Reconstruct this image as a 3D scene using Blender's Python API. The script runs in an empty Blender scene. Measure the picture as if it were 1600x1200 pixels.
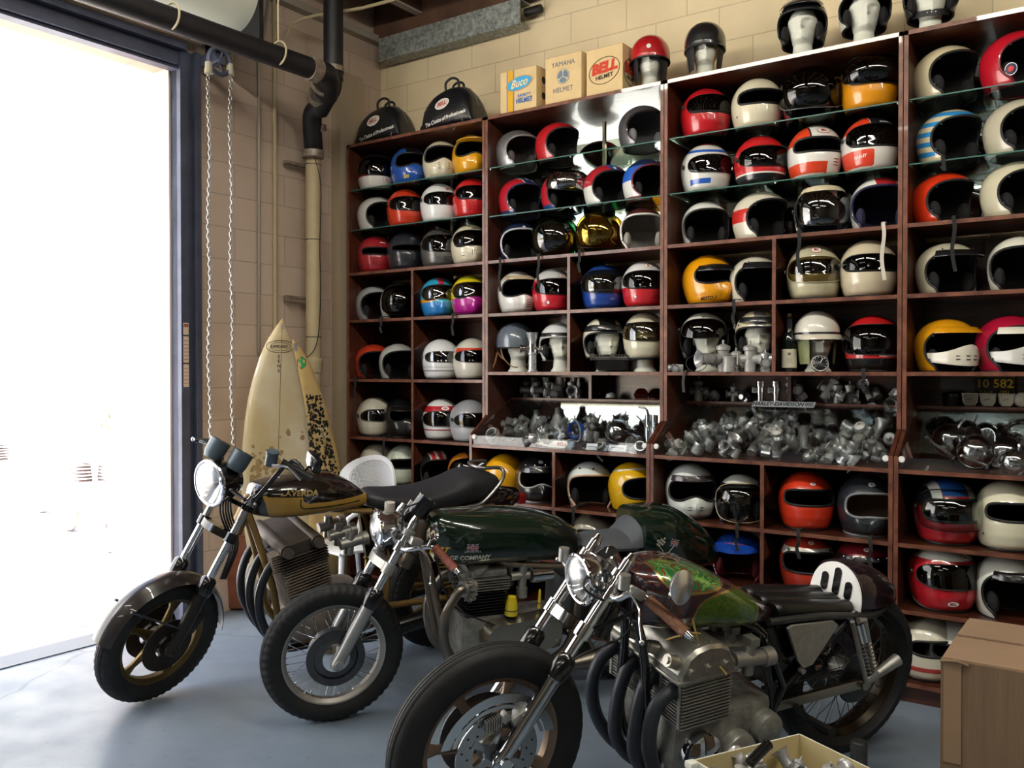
import bpy, bmesh, math, random
from mathutils import Vector, Matrix, Euler
R = math.radians; PI = math.pi
rnd = random.Random(7)
sc = bpy.context.scene
COL = sc.collection
V = Vector

# ------------------------------------------------------------------ camera
F = 1395.0; CAMH = 1.5; YAW = R(35.1); PITCH = R(0.78)
cam = bpy.data.cameras.new('camera'); camo = bpy.data.objects.new('camera', cam); COL.objects.link(camo)
camo.location = (0, 0, CAMH); camo.rotation_euler = (PI/2 - PITCH, 0, YAW)
cam.sensor_width = 36; cam.lens = 36*F/1600; cam.clip_start = .05; cam.clip_end = 300
sc.camera = camo
_m = Euler((PI/2 - PITCH, 0, YAW)).to_matrix()
O = V((0, 0, CAMH))
def ray(x, y): return _m @ V(((x-800)/F, (600-y)/F, -1))
def onY(x, y, Y):
    d = ray(x, y); return O + d*(Y/d.y)
def onX(x, y, X):
    d = ray(x, y); return O + d*(X/d.x)
def onZ(x, y, Z):
    d = ray(x, y); return O + d*((Z-CAMH)/d.z)
def camdir(x, Y):   # heading (radians) from a point seen at column x towards the viewpoint
    p = onY(x, 590, Y); return math.atan2(-p.y, -p.x)

# ------------------------------------------------------------------ materials
MATS = {}
def srgb(h):
    if isinstance(h, (tuple, list)): return (*h[:3], 1)
    h = h.lstrip('#'); h = ''.join(q*2 for q in h) if len(h) == 3 else h; c = [int(h[i:i+2], 16)/255 for i in (0, 2, 4)]
    return (*[(v/12.92 if v <= .04045 else ((v+.055)/1.055)**2.4) for v in c], 1)
def mat(name, color='#888888', rough=.5, metal=0, coat=0, noise=0, nscale=8, bump=0, bscale=60, spec=.5, emis=None, estr=0, alpha=1, dark=None, stretch=None, ntype='noise'):
    if name in MATS: return MATS[name]
    m = bpy.data.materials.new(name); m.use_nodes = True; nt = m.node_tree; n = nt.nodes; l = nt.links
    b = n['Principled BSDF']; c = srgb(color)
    b.inputs['Base Color'].default_value = c
    b.inputs['Roughness'].default_value = rough; b.inputs['Metallic'].default_value = metal
    b.inputs['Coat Weight'].default_value = coat; b.inputs['Coat Roughness'].default_value = .03
    b.inputs['Specular IOR Level'].default_value = spec; b.inputs['Alpha'].default_value = alpha
    if emis:
        b.inputs['Emission Color'].default_value = srgb(emis); b.inputs['Emission Strength'].default_value = estr
    if noise or bump:
        tc = n.new('ShaderNodeTexCoord'); mp = n.new('ShaderNodeMapping'); l.new(tc.outputs['Object'], mp.inputs[0])
        if stretch: mp.inputs['Scale'].default_value = stretch
    if noise:
        t = n.new('ShaderNodeTexNoise'); t.inputs['Scale'].default_value = nscale; t.inputs['Detail'].default_value = 6; t.inputs['Roughness'].default_value = .6
        l.new(mp.outputs[0], t.inputs[0])
        r = n.new('ShaderNodeValToRGB'); r.color_ramp.elements[0].position = .35; r.color_ramp.elements[1].position = .68
        d = srgb(dark) if dark else tuple(v*(1-noise) for v in c[:3])+(1,)
        r.color_ramp.elements[0].color = d; r.color_ramp.elements[1].color = c
        l.new(t.outputs[0], r.inputs[0]); l.new(r.outputs[0], b.inputs['Base Color'])
        mr = n.new('ShaderNodeMapRange'); mr.inputs[3].default_value = min(1, rough*1.35); mr.inputs[4].default_value = rough*.85
        l.new(t.outputs[0], mr.inputs[0]); l.new(mr.outputs[0], b.inputs['Roughness'])
    if bump:
        t2 = n.new('ShaderNodeTexNoise'); t2.inputs['Scale'].default_value = bscale; t2.inputs['Detail'].default_value = 4
        l.new(mp.outputs[0], t2.inputs[0]); bp = n.new('ShaderNodeBump'); bp.inputs['Strength'].default_value = bump; bp.inputs['Distance'].default_value = .01
        l.new(t2.outputs[0], bp.inputs['Height']); l.new(bp.outputs[0], b.inputs['Normal'])
    MATS[name] = m; return m
def glassy(name, tint='#ffffff', refl=.06, rough=.02, gl='#ffffff'):
    """thin pane: tinted transparency plus a fresnel-weighted gloss"""
    if name in MATS: return MATS[name]
    m = bpy.data.materials.new(name); m.use_nodes = True; nt = m.node_tree; n = nt.nodes; l = nt.links
    n.remove(n['Principled BSDF']); out = n['Material Output']
    tr = n.new('ShaderNodeBsdfTransparent'); tr.inputs[0].default_value = srgb(tint)
    g = n.new('ShaderNodeBsdfGlossy'); g.inputs['Roughness'].default_value = rough; g.inputs[0].default_value = srgb(gl)
    lw = n.new('ShaderNodeLayerWeight'); lw.inputs[0].default_value = .25
    mr = n.new('ShaderNodeMapRange'); mr.inputs[3].default_value = refl; mr.inputs[4].default_value = .5
    l.new(lw.outputs['Fresnel'], mr.inputs[0])
    mx = n.new('ShaderNodeMixShader'); l.new(mr.outputs[0], mx.inputs[0]); l.new(tr.outputs[0], mx.inputs[1]); l.new(g.outputs[0], mx.inputs[2])
    l.new(mx.outputs[0], out.inputs[0]); MATS[name] = m; return m
def paint(h, metal=0):   # glossy lacquer in a given colour
    return mat('paint_'+h.lstrip('#')+('m' if metal else ''), h, .28, metal, .8)
def matte(h, r=.7): return mat('matte_%s_%d' % (h.lstrip('#'), r*100), h, r)
BLK = mat('black_rubber', '#0b0b0c', .55); CLOTH = mat('dark_padding', '#08080a', .9, bump=.3, bscale=90)
CHROME = mat('chrome', '#e4e6ea', .07, 1); ALU = mat('dull_aluminium', '#b4b3ad', .36, .75, noise=.3, nscale=14)
ALUC = mat('cast_alloy', '#a8a7a0', .42, .65, noise=.4, nscale=22, bump=.25); STEEL = mat('grey_steel', '#5c5d60', .4, .9, noise=.4, nscale=10)
TYRE = mat('tyre_rubber', '#141416', .62, noise=.4, nscale=9); BLKP = mat('black_enamel', '#0a0a0c', .2, 0, .6)
BRASS = mat('brass', '#a07a3c', .35, 1); FOAM = mat('white_foam', '#cfd0c4', .8, bump=.15, bscale=160)
GOLD = mat('gold_paint', '#7d6228', .35, .6, noise=.25); WHITE = paint('#e9e9e4'); PAPER = matte('#efeee6', .6)

# ------------------------------------------------------------------ mesh builder
def smoothpts(pts, n=6, closed=False):
    pts = [V(p) for p in pts]; N = len(pts); out = []
    rng = range(N if closed else N-1)
    for i in rng:
        p1, p2 = pts[i], pts[(i+1) % N]
        p0 = pts[i-1] if (closed or i > 0) else p1*2-p2
        p3 = pts[(i+2) % N] if (closed or i+2 < N) else p2*2-p1
        for k in range(n):
            t = k/n
            out.append(.5*((2*p1)+(p2-p0)*t+(2*p0-5*p1+4*p2-p3)*t*t+(3*p1-p0-3*p2+p3)*t**3))
    if not closed: out.append(pts[-1])
    return out
class MB:
    def __init__(s, xf=None): s.bm = bmesh.new(); s.mi = 0; s.xf = xf
    def v(s, p): return s.bm.verts.new(s.xf @ V(p) if s.xf else V(p))
    def f(s, vs, sm=True):
        try: f = s.bm.faces.new(vs)
        except ValueError: return None
        f.material_index = s.mi; f.smooth = sm; return f
    def grid(s, P, cu=False, cv=False, flip=False):
        vs = [[s.v(p) for p in row] for row in P]; a, b = len(vs), len(vs[0])
        for i in range(a if cu else a-1):
            for j in range(b if cv else b-1):
                q = [vs[i][j], vs[(i+1) % a][j], vs[(i+1) % a][(j+1) % b], vs[i][(j+1) % b]]
                s.f(q[::-1] if flip else q)
        return vs
    def box(s, c, d, rot=None, bev=0):
        c = V(c); d = V(d)/2; Mx = rot.to_matrix() if isinstance(rot, Euler) else (rot or Matrix.Identity(3))
        if bev:
            t = bmesh.new(); bmesh.ops.create_cube(t, size=1)
            for v in t.verts: v.co = V((v.co.x*2*d.x, v.co.y*2*d.y, v.co.z*2*d.z))
            bmesh.ops.bevel(t, geom=t.edges[:], offset=bev, segments=2, affect='EDGES', profile=.6)
            mp = {v: s.v(c+Mx @ v.co) for v in t.verts}
            for f in t.faces: s.f([mp[v] for v in f.verts], False)
            t.free(); return
        vs = [s.v(c+Mx @ V((x*d.x, y*d.y, z*d.z))) for x in (-1, 1) for y in (-1, 1) for z in (-1, 1)]
        for q in ((0, 1, 3, 2), (4, 6, 7, 5), (0, 4, 5, 1), (2, 3, 7, 6), (0, 2, 6, 4), (1, 5, 7, 3)): s.f([vs[i] for i in q], False)
    def b2(s, a, b, bev=0): a = V(a); b = V(b); s.box((a+b)/2, [abs(x) for x in (b-a)], None, bev)
    def frame(s, d):
        d = d.normalized(); u = d.orthogonal().normalized(); return u, d.cross(u)
    def cyl(s, p, q, r, r2=None, n=16, caps=True):
        p = V(p); q = V(q); r2 = r if r2 is None else r2; u, w = s.frame(q-p)
        A = [[c+(u*math.cos(2*PI*k/n)+w*math.sin(2*PI*k/n))*rr for k in range(n)] for c, rr in ((p, r), (q, r2))]
        g = s.grid(A, cv=True)
        if caps:
            s.f(g[0]); s.f(g[1][::-1])
    def tube(s, pts, r, n=8, closed=False, sm=0, caps=True, flat=1):
        if sm: 
            rr = r if isinstance(r, (int, float)) else None
            if rr is None:
                r0 = r; r = [r0[i]+(r0[i+1]-r0[i])*k/sm for i in range(len(r0)-1) for k in range(sm)]+[r0[-1]]
            pts = smoothpts(pts, sm, closed)
        pts = [V(p) for p in pts]; N = len(pts)
        rs = [r]*N if isinstance(r, (int, float)) else r
        rows = []; u = None
        for i, p in enumerate(pts):
            a = pts[i-1] if (i > 0 or closed) else p; b = pts[(i+1) % N] if (i < N-1 or closed) else p
            t = (b-a)
            if t.length < 1e-9: t = V((0, 0, 1))
            t.normalize()
            u = t.orthogonal().normalized() if u is None else (u-t*u.dot(t)).normalized()
            w = t.cross(u); rows.append([p+(u*math.cos(2*PI*k/n)+w*math.sin(2*PI*k/n)*flat)*rs[i] for k in range(n)])
        g = s.grid(rows, cu=closed, cv=True)
        if caps and not closed: s.f(g[0]); s.f(g[-1][::-1])
    def ribbon(s, pts, w, side, th=.003, sm=5):
        pts = smoothpts(pts, sm); side = V(side).normalized(); rows = []
        for i, p in enumerate(pts):
            a = pts[max(0, i-1)]; b = pts[min(len(pts)-1, i+1)]; nn = (b-a).normalized().cross(side)*th/2
            rows.append([p-side*w/2+nn, p+side*w/2+nn, p+side*w/2-nn, p-side*w/2-nn])
        g = s.grid(rows, cv=True); s.f(g[0]); s.f(g[-1][::-1])
    def lathe(s, prof, p=(0, 0, 0), axis=(0, 0, 1), n=28, cap0=False, cap1=False, sx=1, sy=1):
        p = V(p); d = V(axis).normalized(); u, w = s.frame(d)
        g = s.grid([[p+d*h+(u*math.cos(2*PI*k/n)*sx+w*math.sin(2*PI*k/n)*sy)*r for k in range(n)] for r, h in prof], cv=True)
        if cap0: s.f(g[0])
        if cap1: s.f(g[-1][::-1])
    def ball(s, c, r, n=14, m=8, rot=None):
        c = V(c); r = V(r) if not isinstance(r, (int, float)) else V((r, r, r)); Mx = rot.to_matrix() if rot else Matrix.Identity(3)
        s.grid([[c+Mx @ V((r.x*math.sin(PI*i/m)*math.cos(2*PI*k/n), r.y*math.sin(PI*i/m)*math.sin(2*PI*k/n), r.z*math.cos(PI*i/m))) for k in range(n)] for i in range(m+1)], cv=True)
    def torus(s, c, axis, Rr, r, n=40, m=10, a0=0, a1=2*PI, sy=1):
        c = V(c); d = V(axis).normalized(); u, w = s.frame(d); full = abs(a1-a0-2*PI) < 1e-6; N = n if full else n+1
        s.grid([[c+(u*math.cos(t)+w*math.sin(t))*(Rr+r*math.cos(2*PI*j/m))+d*r*sy*math.sin(2*PI*j/m) for j in range(m)] for t in [a0+(a1-a0)*i/n for i in range(N)]], cu=full, cv=True)
    def prism(s, poly, to3, sm=False):
        """poly: 2-D outline; to3(u, v, side) -> point, side 0/1"""
        a = [s.v(to3(u, v, 0)) for u, v in poly]; b = [s.v(to3(u, v, 1)) for u, v in poly]; n = len(a)
        s.f(a[::-1], False); s.f(b, False)
        for i in range(n): s.f([a[i], a[(i+1) % n], b[(i+1) % n], b[i]], sm)
    def plate(s, poly, y0, y1, sm=False): s.prism(poly, lambda u, v, k: (u, y1 if k else y0, v), sm)
    def loft(s, secs, closed=True, caps=True):
        g = s.grid(secs, cv=closed)
        if caps: s.f(g[0]); s.f(g[-1][::-1])
    def build(s, name, mats, parent=None, ang=38, weld=True):
        bm = s.bm
        if weld: bmesh.ops.remove_doubles(bm, verts=bm.verts[:], dist=1e-5)
        bmesh.ops.dissolve_degenerate(bm, dist=1e-6, edges=bm.edges[:])
        bmesh.ops.recalc_face_normals(bm, faces=bm.faces[:])
        for e in bm.edges:
            if len(e.link_faces) == 2 and e.calc_face_angle(0) > R(ang): e.smooth = False
        for f in bm.faces: f.smooth = True
        me = bpy.data.meshes.new(name); bm.to_mesh(me); bm.free()
        for m in (mats if isinstance(mats, (list, tuple)) else [mats]): me.materials.append(m)
        return link(name, me, parent)
def link(name, me, parent=None):
    o = bpy.data.objects.new(name, me); COL.objects.link(o)
    if parent: o.parent = parent
    return o
def tag(o, label=None, cat=None, group=None, kind=None):
    if label: o['label'] = label
    if cat: o['category'] = cat
    if group: o['group'] = group
    if kind: o['kind'] = kind
    return o
def thing(name, label, cat, loc=(0, 0, 0), rz=0, group=None, rx=0):
    o = bpy.data.objects.new(name, None); COL.objects.link(o); o.location = loc; o.rotation_euler = (rx, 0, rz); o.empty_display_size = .05
    return tag(o, label, cat, group)
def dup(o, loc, rot=None, label=None, group=None, scale=None):
    r = o.copy(); COL.objects.link(r); r.location = loc
    if rot is not None: r.rotation_euler = rot
    if scale: r.scale = (scale,)*3
    if label: r['label'] = label
    if group: r['group'] = group
    for ch in list(o.children):
        c = ch.copy(); COL.objects.link(c); c.parent = r
        for g in ch.children:
            d = g.copy(); COL.objects.link(d); d.parent = c
    return r
_tc = {}
def text_geo(s, size, bold=0, shear=0, sp=1, xs=1):
    """flat lettering as (verts, faces), centred on x and y"""
    k = (s, bold, shear, sp)
    if k not in _tc:
        cu = bpy.data.curves.new('lettering', 'FONT'); cu.body = s; cu.size = 1; cu.offset = bold; cu.shear = shear; cu.space_character = sp
        cu.align_x = 'CENTER'; cu.align_y = 'CENTER'; cu.resolution_u = 3
        o = bpy.data.objects.new('lettering', cu); COL.objects.link(o)
        dg = bpy.context.evaluated_depsgraph_get(); me = o.evaluated_get(dg).to_mesh()
        _tc[k] = ([v.co.to_2d() for v in me.vertices], [tuple(p.vertices) for p in me.polygons])
        o.evaluated_get(dg).to_mesh_clear(); bpy.data.objects.remove(o); bpy.data.curves.remove(cu)
    vs, fs = _tc[k]; return [(v.x*size*xs, v.y*size) for v in vs], fs
def add_text(mb, s, size, fn, **kw):
    vs, fs = text_geo(s, size, **kw); vv = [mb.v(fn(x, y)) for x, y in vs]
    for f in fs: mb.f([vv[i] for i in f])
# ------------------------------------------------------------------ room
WX = -4.66; SF = 4.4625; SL = 4.30; WY = 4.925; CEIL = 4.03
PX = [-4.548, -3.340, -2.125, -.909, .306]
def struct(name, mb, m, **k): return tag(mb.build(name, m, **k), kind='structure')
def block_mat(name, c1, c2, swap=False):
    m = bpy.data.materials.new(name); m.use_nodes = True; nt = m.node_tree; n = nt.nodes; l = nt.links; b = n['Principled BSDF']
    tc = n.new('ShaderNodeTexCoord'); sx = n.new('ShaderNodeSeparateXYZ'); cx = n.new('ShaderNodeCombineXYZ'); l.new(tc.outputs['Object'], sx.inputs[0])
    l.new(sx.outputs['Y' if swap else 'X'], cx.inputs[0]); l.new(sx.outputs['Z'], cx.inputs[1])
    br = n.new('ShaderNodeTexBrick'); l.new(cx.outputs[0], br.inputs[0])
    br.inputs['Color1'].default_value = srgb(c1); br.inputs['Color2'].default_value = srgb(c2); br.inputs['Mortar'].default_value = tuple(v*.75 for v in srgb(c1)[:3])+(1,)
    br.inputs['Scale'].default_value = 1; br.inputs['Mortar Size'].default_value = .004; br.inputs['Brick Width'].default_value = .40; br.inputs['Row Height'].default_value = .20
    br.inputs['Mortar Smooth'].default_value = .6
    ns = n.new('ShaderNodeTexNoise'); ns.inputs['Scale'].default_value = 1.6; ns.inputs['Detail'].default_value = 8; l.new(tc.outputs['Object'], ns.inputs[0])
    mx = n.new('ShaderNodeMixRGB'); mx.blend_type = 'MULTIPLY'; mx.inputs[0].default_value = .55
    rp = n.new('ShaderNodeValToRGB'); rp.color_ramp.elements[0].position = .3; rp.color_ramp.elements[0].color = (.62, .58, .55, 1); rp.color_ramp.elements[1].position = .62; rp.color_ramp.elements[1].color = (1, 1, 1, 1)
    l.new(ns.outputs[0], rp.inputs[0]); l.new(br.outputs['Color'], mx.inputs[1]); l.new(rp.outputs[0], mx.inputs[2]); l.new(mx.outputs[0], b.inputs['Base Color'])
    bp = n.new('ShaderNodeBump'); bp.inputs['Strength'].default_value = .5; bp.inputs['Distance'].default_value = .006; bp.invert = True
    l.new(br.outputs['Fac'], bp.inputs['Height']); l.new(bp.outputs[0], b.inputs['Normal']); b.inputs['Roughness'].default_value = .8
    return m
def floor_mat():
    m = bpy.data.materials.new('painted_concrete'); m.use_nodes = True; nt = m.node_tree; n = nt.nodes; l = nt.links; b = n['Principled BSDF']
    tc = n.new('ShaderNodeTexCoord')
    def noise(s, d=8):
        t = n.new('ShaderNodeTexNoise'); t.inputs['Scale'].default_value = s; t.inputs['Detail'].default_value = d; l.new(tc.outputs['Object'], t.inputs[0]); return t
    def ramp(src, p0, c0, p1, c1):
        r = n.new('ShaderNodeValToRGB'); e = r.color_ramp.elements; e[0].position = p0; e[0].color = c0; e[1].position = p1; e[1].color = c1; l.new(src, r.inputs[0]); return r
    big = ramp(noise(1.3).outputs[0], .3, srgb('#66727f'), .7, srgb('#808e9d'))
    sp = ramp(noise(26, 10).outputs[0], .60, (1, 1, 1, 1), .74, (.45, .45, .47, 1))
    vo = n.new('ShaderNodeTexVoronoi'); vo.feature = 'DISTANCE_TO_EDGE'; vo.inputs['Scale'].default_value = .55
    dn = noise(3.5, 6); mv = n.new('ShaderNodeMixRGB'); mv.inputs[0].default_value = .16; l.new(tc.outputs['Object'], mv.inputs[1]); l.new(dn.outputs['Color'], mv.inputs[2]); l.new(mv.outputs[0], vo.inputs[0])
    cr = ramp(vo.outputs[0], .0, (.25, .25, .27, 1), .006, (1, 1, 1, 1))
    m1 = n.new('ShaderNodeMixRGB'); m1.blend_type = 'MULTIPLY'; m1.inputs[0].default_value = .35; l.new(big.outputs[0], m1.inputs[1]); l.new(sp.outputs[0], m1.inputs[2])
    m2 = n.new('ShaderNodeMixRGB'); m2.blend_type = 'MULTIPLY'; m2.inputs[0].default_value = .5; l.new(m1.outputs[0], m2.inputs[1]); l.new(cr.outputs[0], m2.inputs[2]); l.new(m2.outputs[0], b.inputs['Base Color'])
    rr = ramp(noise(4).outputs[0], .3, (.28,)*3+(1,), .7, (.5,)*3+(1,)); l.new(rr.outputs[0], b.inputs['Roughness'])
    bp = n.new('ShaderNodeBump'); bp.inputs['Strength'].default_value = .12; l.new(noise(14).outputs[0], bp.inputs['Height']); l.new(bp.outputs[0], b.inputs['Normal'])
    return m
WALLM = block_mat('block_wall_paint', '#c6b3a2', '#c0ac9b', True); WALLM2 = block_mat('block_wall_back', '#ecdab4', '#e8d5ae')
RX, RY0 = 5.4, -5.2            # right wall and rear wall
mb = MB(); mb.b2((WX-.02, RY0, -.12), (RX, WY+.2, 0)); struct('floor', mb, floor_mat())
mb = MB()                       # left wall with the roll-up door opening (y -1.2 .. 3.19)
DY0, DY1, DZ = -.9, 3.19, 3.28
mb.b2((WX-.22, DY1, 0), (WX, WY+.2, CEIL+.26)); mb.b2((WX-.22, DY0, DZ+.02), (WX, DY1, CEIL+.26)); mb.b2((WX-.22, RY0, 0), (WX, DY0, CEIL+.26)); struct('wall_left', mb, WALLM)
mb = MB(); mb.b2((WX, WY, 0), (RX, WY+.2, CEIL+.26)); struct('wall_back', mb, WALLM2)
DULL = matte('#8d857a', .9)
mb = MB(); mb.b2((RX, RY0, 0), (RX+.2, WY, CEIL+.26)); struct('wall_right', mb, DULL)
mb = MB(); mb.b2((WX, RY0-.2, 0), (RX, RY0, CEIL+.26)); struct('wall_front', mb, DULL)
PLY = mat('plywood_deck', '#9a6a48', .8, noise=.55, nscale=3, stretch=(1, 6, 1), dark='#4a2d1d')
mb = MB(); mb.b2((WX-.2, RY0-.2, CEIL+.26), (RX+.2, WY+.2, CEIL+.31)); struct('ceiling', mb, PLY)
JOI = mat('rafter_timber', '#6b4c3a', .85, noise=.4, nscale=5)
for i in range(18):
    x = -4.22+i*.52
    mb = MB(); mb.b2((x, RY0, CEIL+.012), (x+.05, 4.825, CEIL+.255)); mb.mi = 1; mb.b2((x-.004, RY0, CEIL), (x+.054, 4.825, CEIL+.012)); tag(mb.build('ceiling_joist', [JOI, matte('#b3a798')]), 'timber joist with pale bottom edge running overhead under the plywood roof deck', 'joist', 'ceiling joists')
LEDGE = 1
mb = MB(); mb.b2((WX, DY1+.3, 3.92), (WX+.07, WY, 3.97)); tag(mb.build('wall_plate', matte('#a39a8e')), 'pale timber plate along the top of the left block wall', 'timber')
if 0: mb = MB(); mb.b2((WX+.02, WY-.55, CEIL-.09), (RX, WY-.46, CEIL+.0)); tag(mb.build('timber_purlin', mat('purlin_wood', '#77604c', .8, noise=.3)), 'long pale wooden purlin crossing under the joists near the back wall', 'beam')
# galvanised steel beam along the back wall, reaching half its length
GALV = mat('galvanised_steel', '#b3b8b2', .5, .2, noise=.45, nscale=38, dark='#6c7370')
p = onY(812, 5, 4.62)
bl = (WX+.10); zt, zb = 3.93, 3.765
mb = MB(); yb0, yb1 = 4.80, WY-.005; xe = onY(812, 8, yb0).x
mb.b2((bl, yb0, zb), (xe, yb0+.012, zt)); mb.b2((bl, yb0+.012, zb), (xe, yb1, zb+.012)); mb.b2((bl, yb0+.012, zt-.012), (xe, yb1, zt))
o = mb.build('steel_beam', GALV); tag(o, 'galvanised steel channel beam high on the back wall above the vinyl bags', 'beam')
mb = MB(); mb.b2((WX+.02, 4.83, zt+.002), (RX, 4.86, CEIL+.25)); tag(mb.build('rim_board', JOI), 'dark timber rim board above the galvanised beam closing the joist ends', 'timber')
mb = MB(); mb.cyl((xe, yb0+.07, zb+.09), (xe+.12, yb0+.07, zb+.09), .028); tag(mb.build('pipe_stub', BLK), 'short black pipe end sticking out past the steel beam end', 'pipe')
# column in the corner
mb = MB(); mb.b2((WX, 4.42, 0), (WX+.092, 4.64, 3.6)); struct('trim_corner_column', mb, mat('column_paint', '#a8977f', .7, noise=.15, nscale=3, stretch=(1, 1, .2)))
# door jamb, header
JM = mat('jamb_steel_glare', '#53586c', .45, .3, noise=.3, nscale=6)  # steel tone lifted and blued to carry the doorway's veiling glare
jb = thing('roller_door', 'roll-up door hardware, dark jamb track, header and white coiled curtain', 'door', (WX, DY1, 0))
jb['kind'] = 'structure'; jb.name = 'door_1'
def JL(mb): return mb
Tj = Matrix.Translation((-WX, -DY1, 0))
mb = MB(Tj); mb.b2((WX-.06, DY1, 0), (WX+.035, DY1+.055, DZ+.12)); mb.b2((WX-.02, DY1+.055, 0), (WX+.012, DY1+.125, DZ+.12)); mb.b2((WX+.02, DY1+.09, 0), (WX+.06, DY1+.125, DZ+.12))
mb.build('jamb', JM, jb)
mb = MB(Tj)
mb.b2((WX-.05, DY0, DZ), (WX+.02, DY1, DZ+.11)); mb.b2((WX-.02, DY0, DZ+.11), (WX+.07, DY1+.02, DZ+.15)); mb.b2((WX+.0, DY0, DZ+.02), (WX+.045, DY1-.02, DZ+.05)); mb.build('bottom_bar', JM, jb)
mb = MB(Tj); mb.cyl((WX+.10, DY0, DZ+.17), (WX+.10, DY1+.1, DZ+.17), .018); mb.build('guide_bar', mat('tan_bar', '#8d7a63', .5, .4), jb)
mb = MB(Tj); mb.cyl((WX+.27, DY0-.1, DZ+.44), (WX+.27, DY1+.20, DZ+.44), .235, n=48); mb.build('door_curtain', mat('white_curtain', '#c9cdbf', .45, bump=.1, bscale=6), jb)
mb = MB(Tj); mb.b2((WX+.0, DY1+.20, DZ+.12), (WX+.5, DY1+.23, DZ+.72)); mb.build('end_bracket', BLK, jb)
mb = MB(Tj)
for z0, z1 in ((1.72, 1.79), (1.555, 1.71), (1.41, 1.545)): mb.b2((WX+.0355, DY1+.012, z0), (WX+.037, DY1+.048, z1))
mb.mi = 1; mb.b2((WX+.037, DY1+.015, 1.765), (WX+.038, DY1+.045, 1.785))
for k in range(12): mb.b2((WX+.037, DY1+.016, 1.43+k*.022+(.01 if k > 4 else 0)), (WX+.0375, DY1+.044, 1.433+k*.022+(.01 if k > 4 else 0)))
mb.build('warning_sticker', [matte('#d9c3ae'), matte('#9d5a48')], jb)
# chain hoist wheel and chains
hw = onX(343, 96, WX+.22)
h = thing('chain_hoist', 'black spoked chain wheel of the roll-up door hoist with two hanging chain loops', 'hoist', hw)
mb = MB(); mb.torus((0, 0, 0), (1, 0, 0), .075, .014); mb.cyl((-.05, 0, 0), (.03, 0, 0), .022)
for k in range(5): a = k*2*PI/5; mb.cyl((0, 0, 0), (0, .075*math.cos(a), .075*math.sin(a)), .007, n=8)
mb.box((-.09, 0, .03), (.14, .03, .06)); mb.build('chain_wheel', JM, h)
for dy, zc in ((-.075, -.055), (.075, -.025)):
    mb = MB(); mb.lathe([(.001, .03), (.02, .03), (.022, 0), (.026, -.035), (.001, -.035)], (0, dy, zc)); mb.build('chain_guide', mat('pale_guide', '#a5a08c', .5), h)
CH = mat('zinc_chain', '#a9abab', .35, .9)
for dy, z0, z1 in ((-.075, -.09, 1.02), (.075, -.06, 1.07)):
    mb = MB(); z = hw.z+z0; k = 0; ztop = z
    while z > z1:
        sw = .006*math.sin(k*.22+dy*30)+.02*((ztop-z)/2.2)*(-1 if dy < 0 else 1)*.3
        c = V((0, dy+sw, z-hw.z)); a = k % 2
        ux = V((1, 0, 0)) if a else V((0, 1, 0))
        if a: ux = V((.8, .6, 0))
        else: ux = V((-.6, .8, 0))
        pts = [c+ux*(.009*math.cos(t))+V((0, 0, 1))*(.017*math.sin(t)) for t in [i*PI/4 for i in range(8)]]
        mb.tube(pts, .0028, 5, closed=True); z -= .027; k += 1
    mb.build('chain', CH, h)
# drain pipe
PB = mat('black_cast_pipe', '#131217', .5, noise=.4, nscale=12); CL = mat('worn_clamp', '#9b9284', .45, .3, noise=.5, nscale=20, dark='#6c5d52')
pp = thing('drain_pipe', 'black cast drain pipe with worn couplings running overhead and down the corner', 'pipe', (0, 0, 0))
PXX = WX+.38
A = onX(330, 55, WX+.62); 
def px(x, y, X): return onX(x, y, X)
P1 = px(180, 5, WX+.62); P2 = px(400, 82, WX+.62); P3 = px(505, 113, WX+.42); P3b = px(521, 115, WX+.34); P5 = px(493, 172, WX+.2); P6 = px(489, 236, WX+.15)
d = (P2-P1).normalized(); P0 = P2-d*5.5
P3 = px(500, 112, WX+.60)
mb = MB(); rp = .062
mb.cyl(P0, P3, rp, n=24); mb.tube([P3-d*.02, P3+d*.06, px(515, 132, WX+.52), px(512, 150, WX+.42)], rp, 20, sm=5); mb.tube([px(512, 145, WX+.42), px(497, 172, WX+.3)], rp*1.08, 20)
_q = px(521, 125, WX+.45); mb.cyl((_q.x, _q.y, CEIL+.26), _q, rp, n=24); mb.tube([px(521, 118, WX+.45), px(518, 140, WX+.43), px(503, 158, WX+.36)], rp*.95, 20, sm=4)
mb.tube([px(499, 168, WX+.3), px(488, 182, WX+.22), px(490, 235, WX+.13)], rp, 20, sm=5); mb.build('pipe_run', PB, pp)
def clamp(a, b, r=.072):
    mb = MB(); mb.cyl(a, b, r, n=24); mb.build('coupling', CL, pp)
clamp(P3-d*.09, P3-d*.02); clamp(px(520, 105, WX+.45), px(520, 113, WX+.45)); clamp(px(506, 131, WX+.47), px(503, 136, WX+.44)); clamp(px(500, 147, WX+.38), px(497, 154, WX+.34)); clamp(px(493, 194, WX+.18), px(493, 204, WX+.17)); clamp(px(489, 236, WX+.15), px(489, 247, WX+.15))
q = P2-d*1.75
clamp(q, q+d*.05); clamp(q-d*.22, q-d*.17)
for x, y in ((435, 83), (268, 25)):
    c = px(x, y, WX+.62); mb = MB(); mb.torus(c, d, rp+.004, .006, n=30, m=6); mb.cyl(c+V((0, 0, rp)), V((c.x, c.y, CEIL+.1)), .005, n=6); mb.build('pipe_hanger', mat('hanger', '#b4a78c', .6), pp)
PVC = mat('painted_pvc', '#b9a884', .5, noise=.12)
bp_ = thing('downpipe', 'cream painted plastic downpipe below the black drain pipe beside the surfboards', 'pipe', px(489, 246, WX+.13))
b0 = bp_.location; mb = MB(); z1 = px(492, 566, WX+.13).z-b0.z
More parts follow.
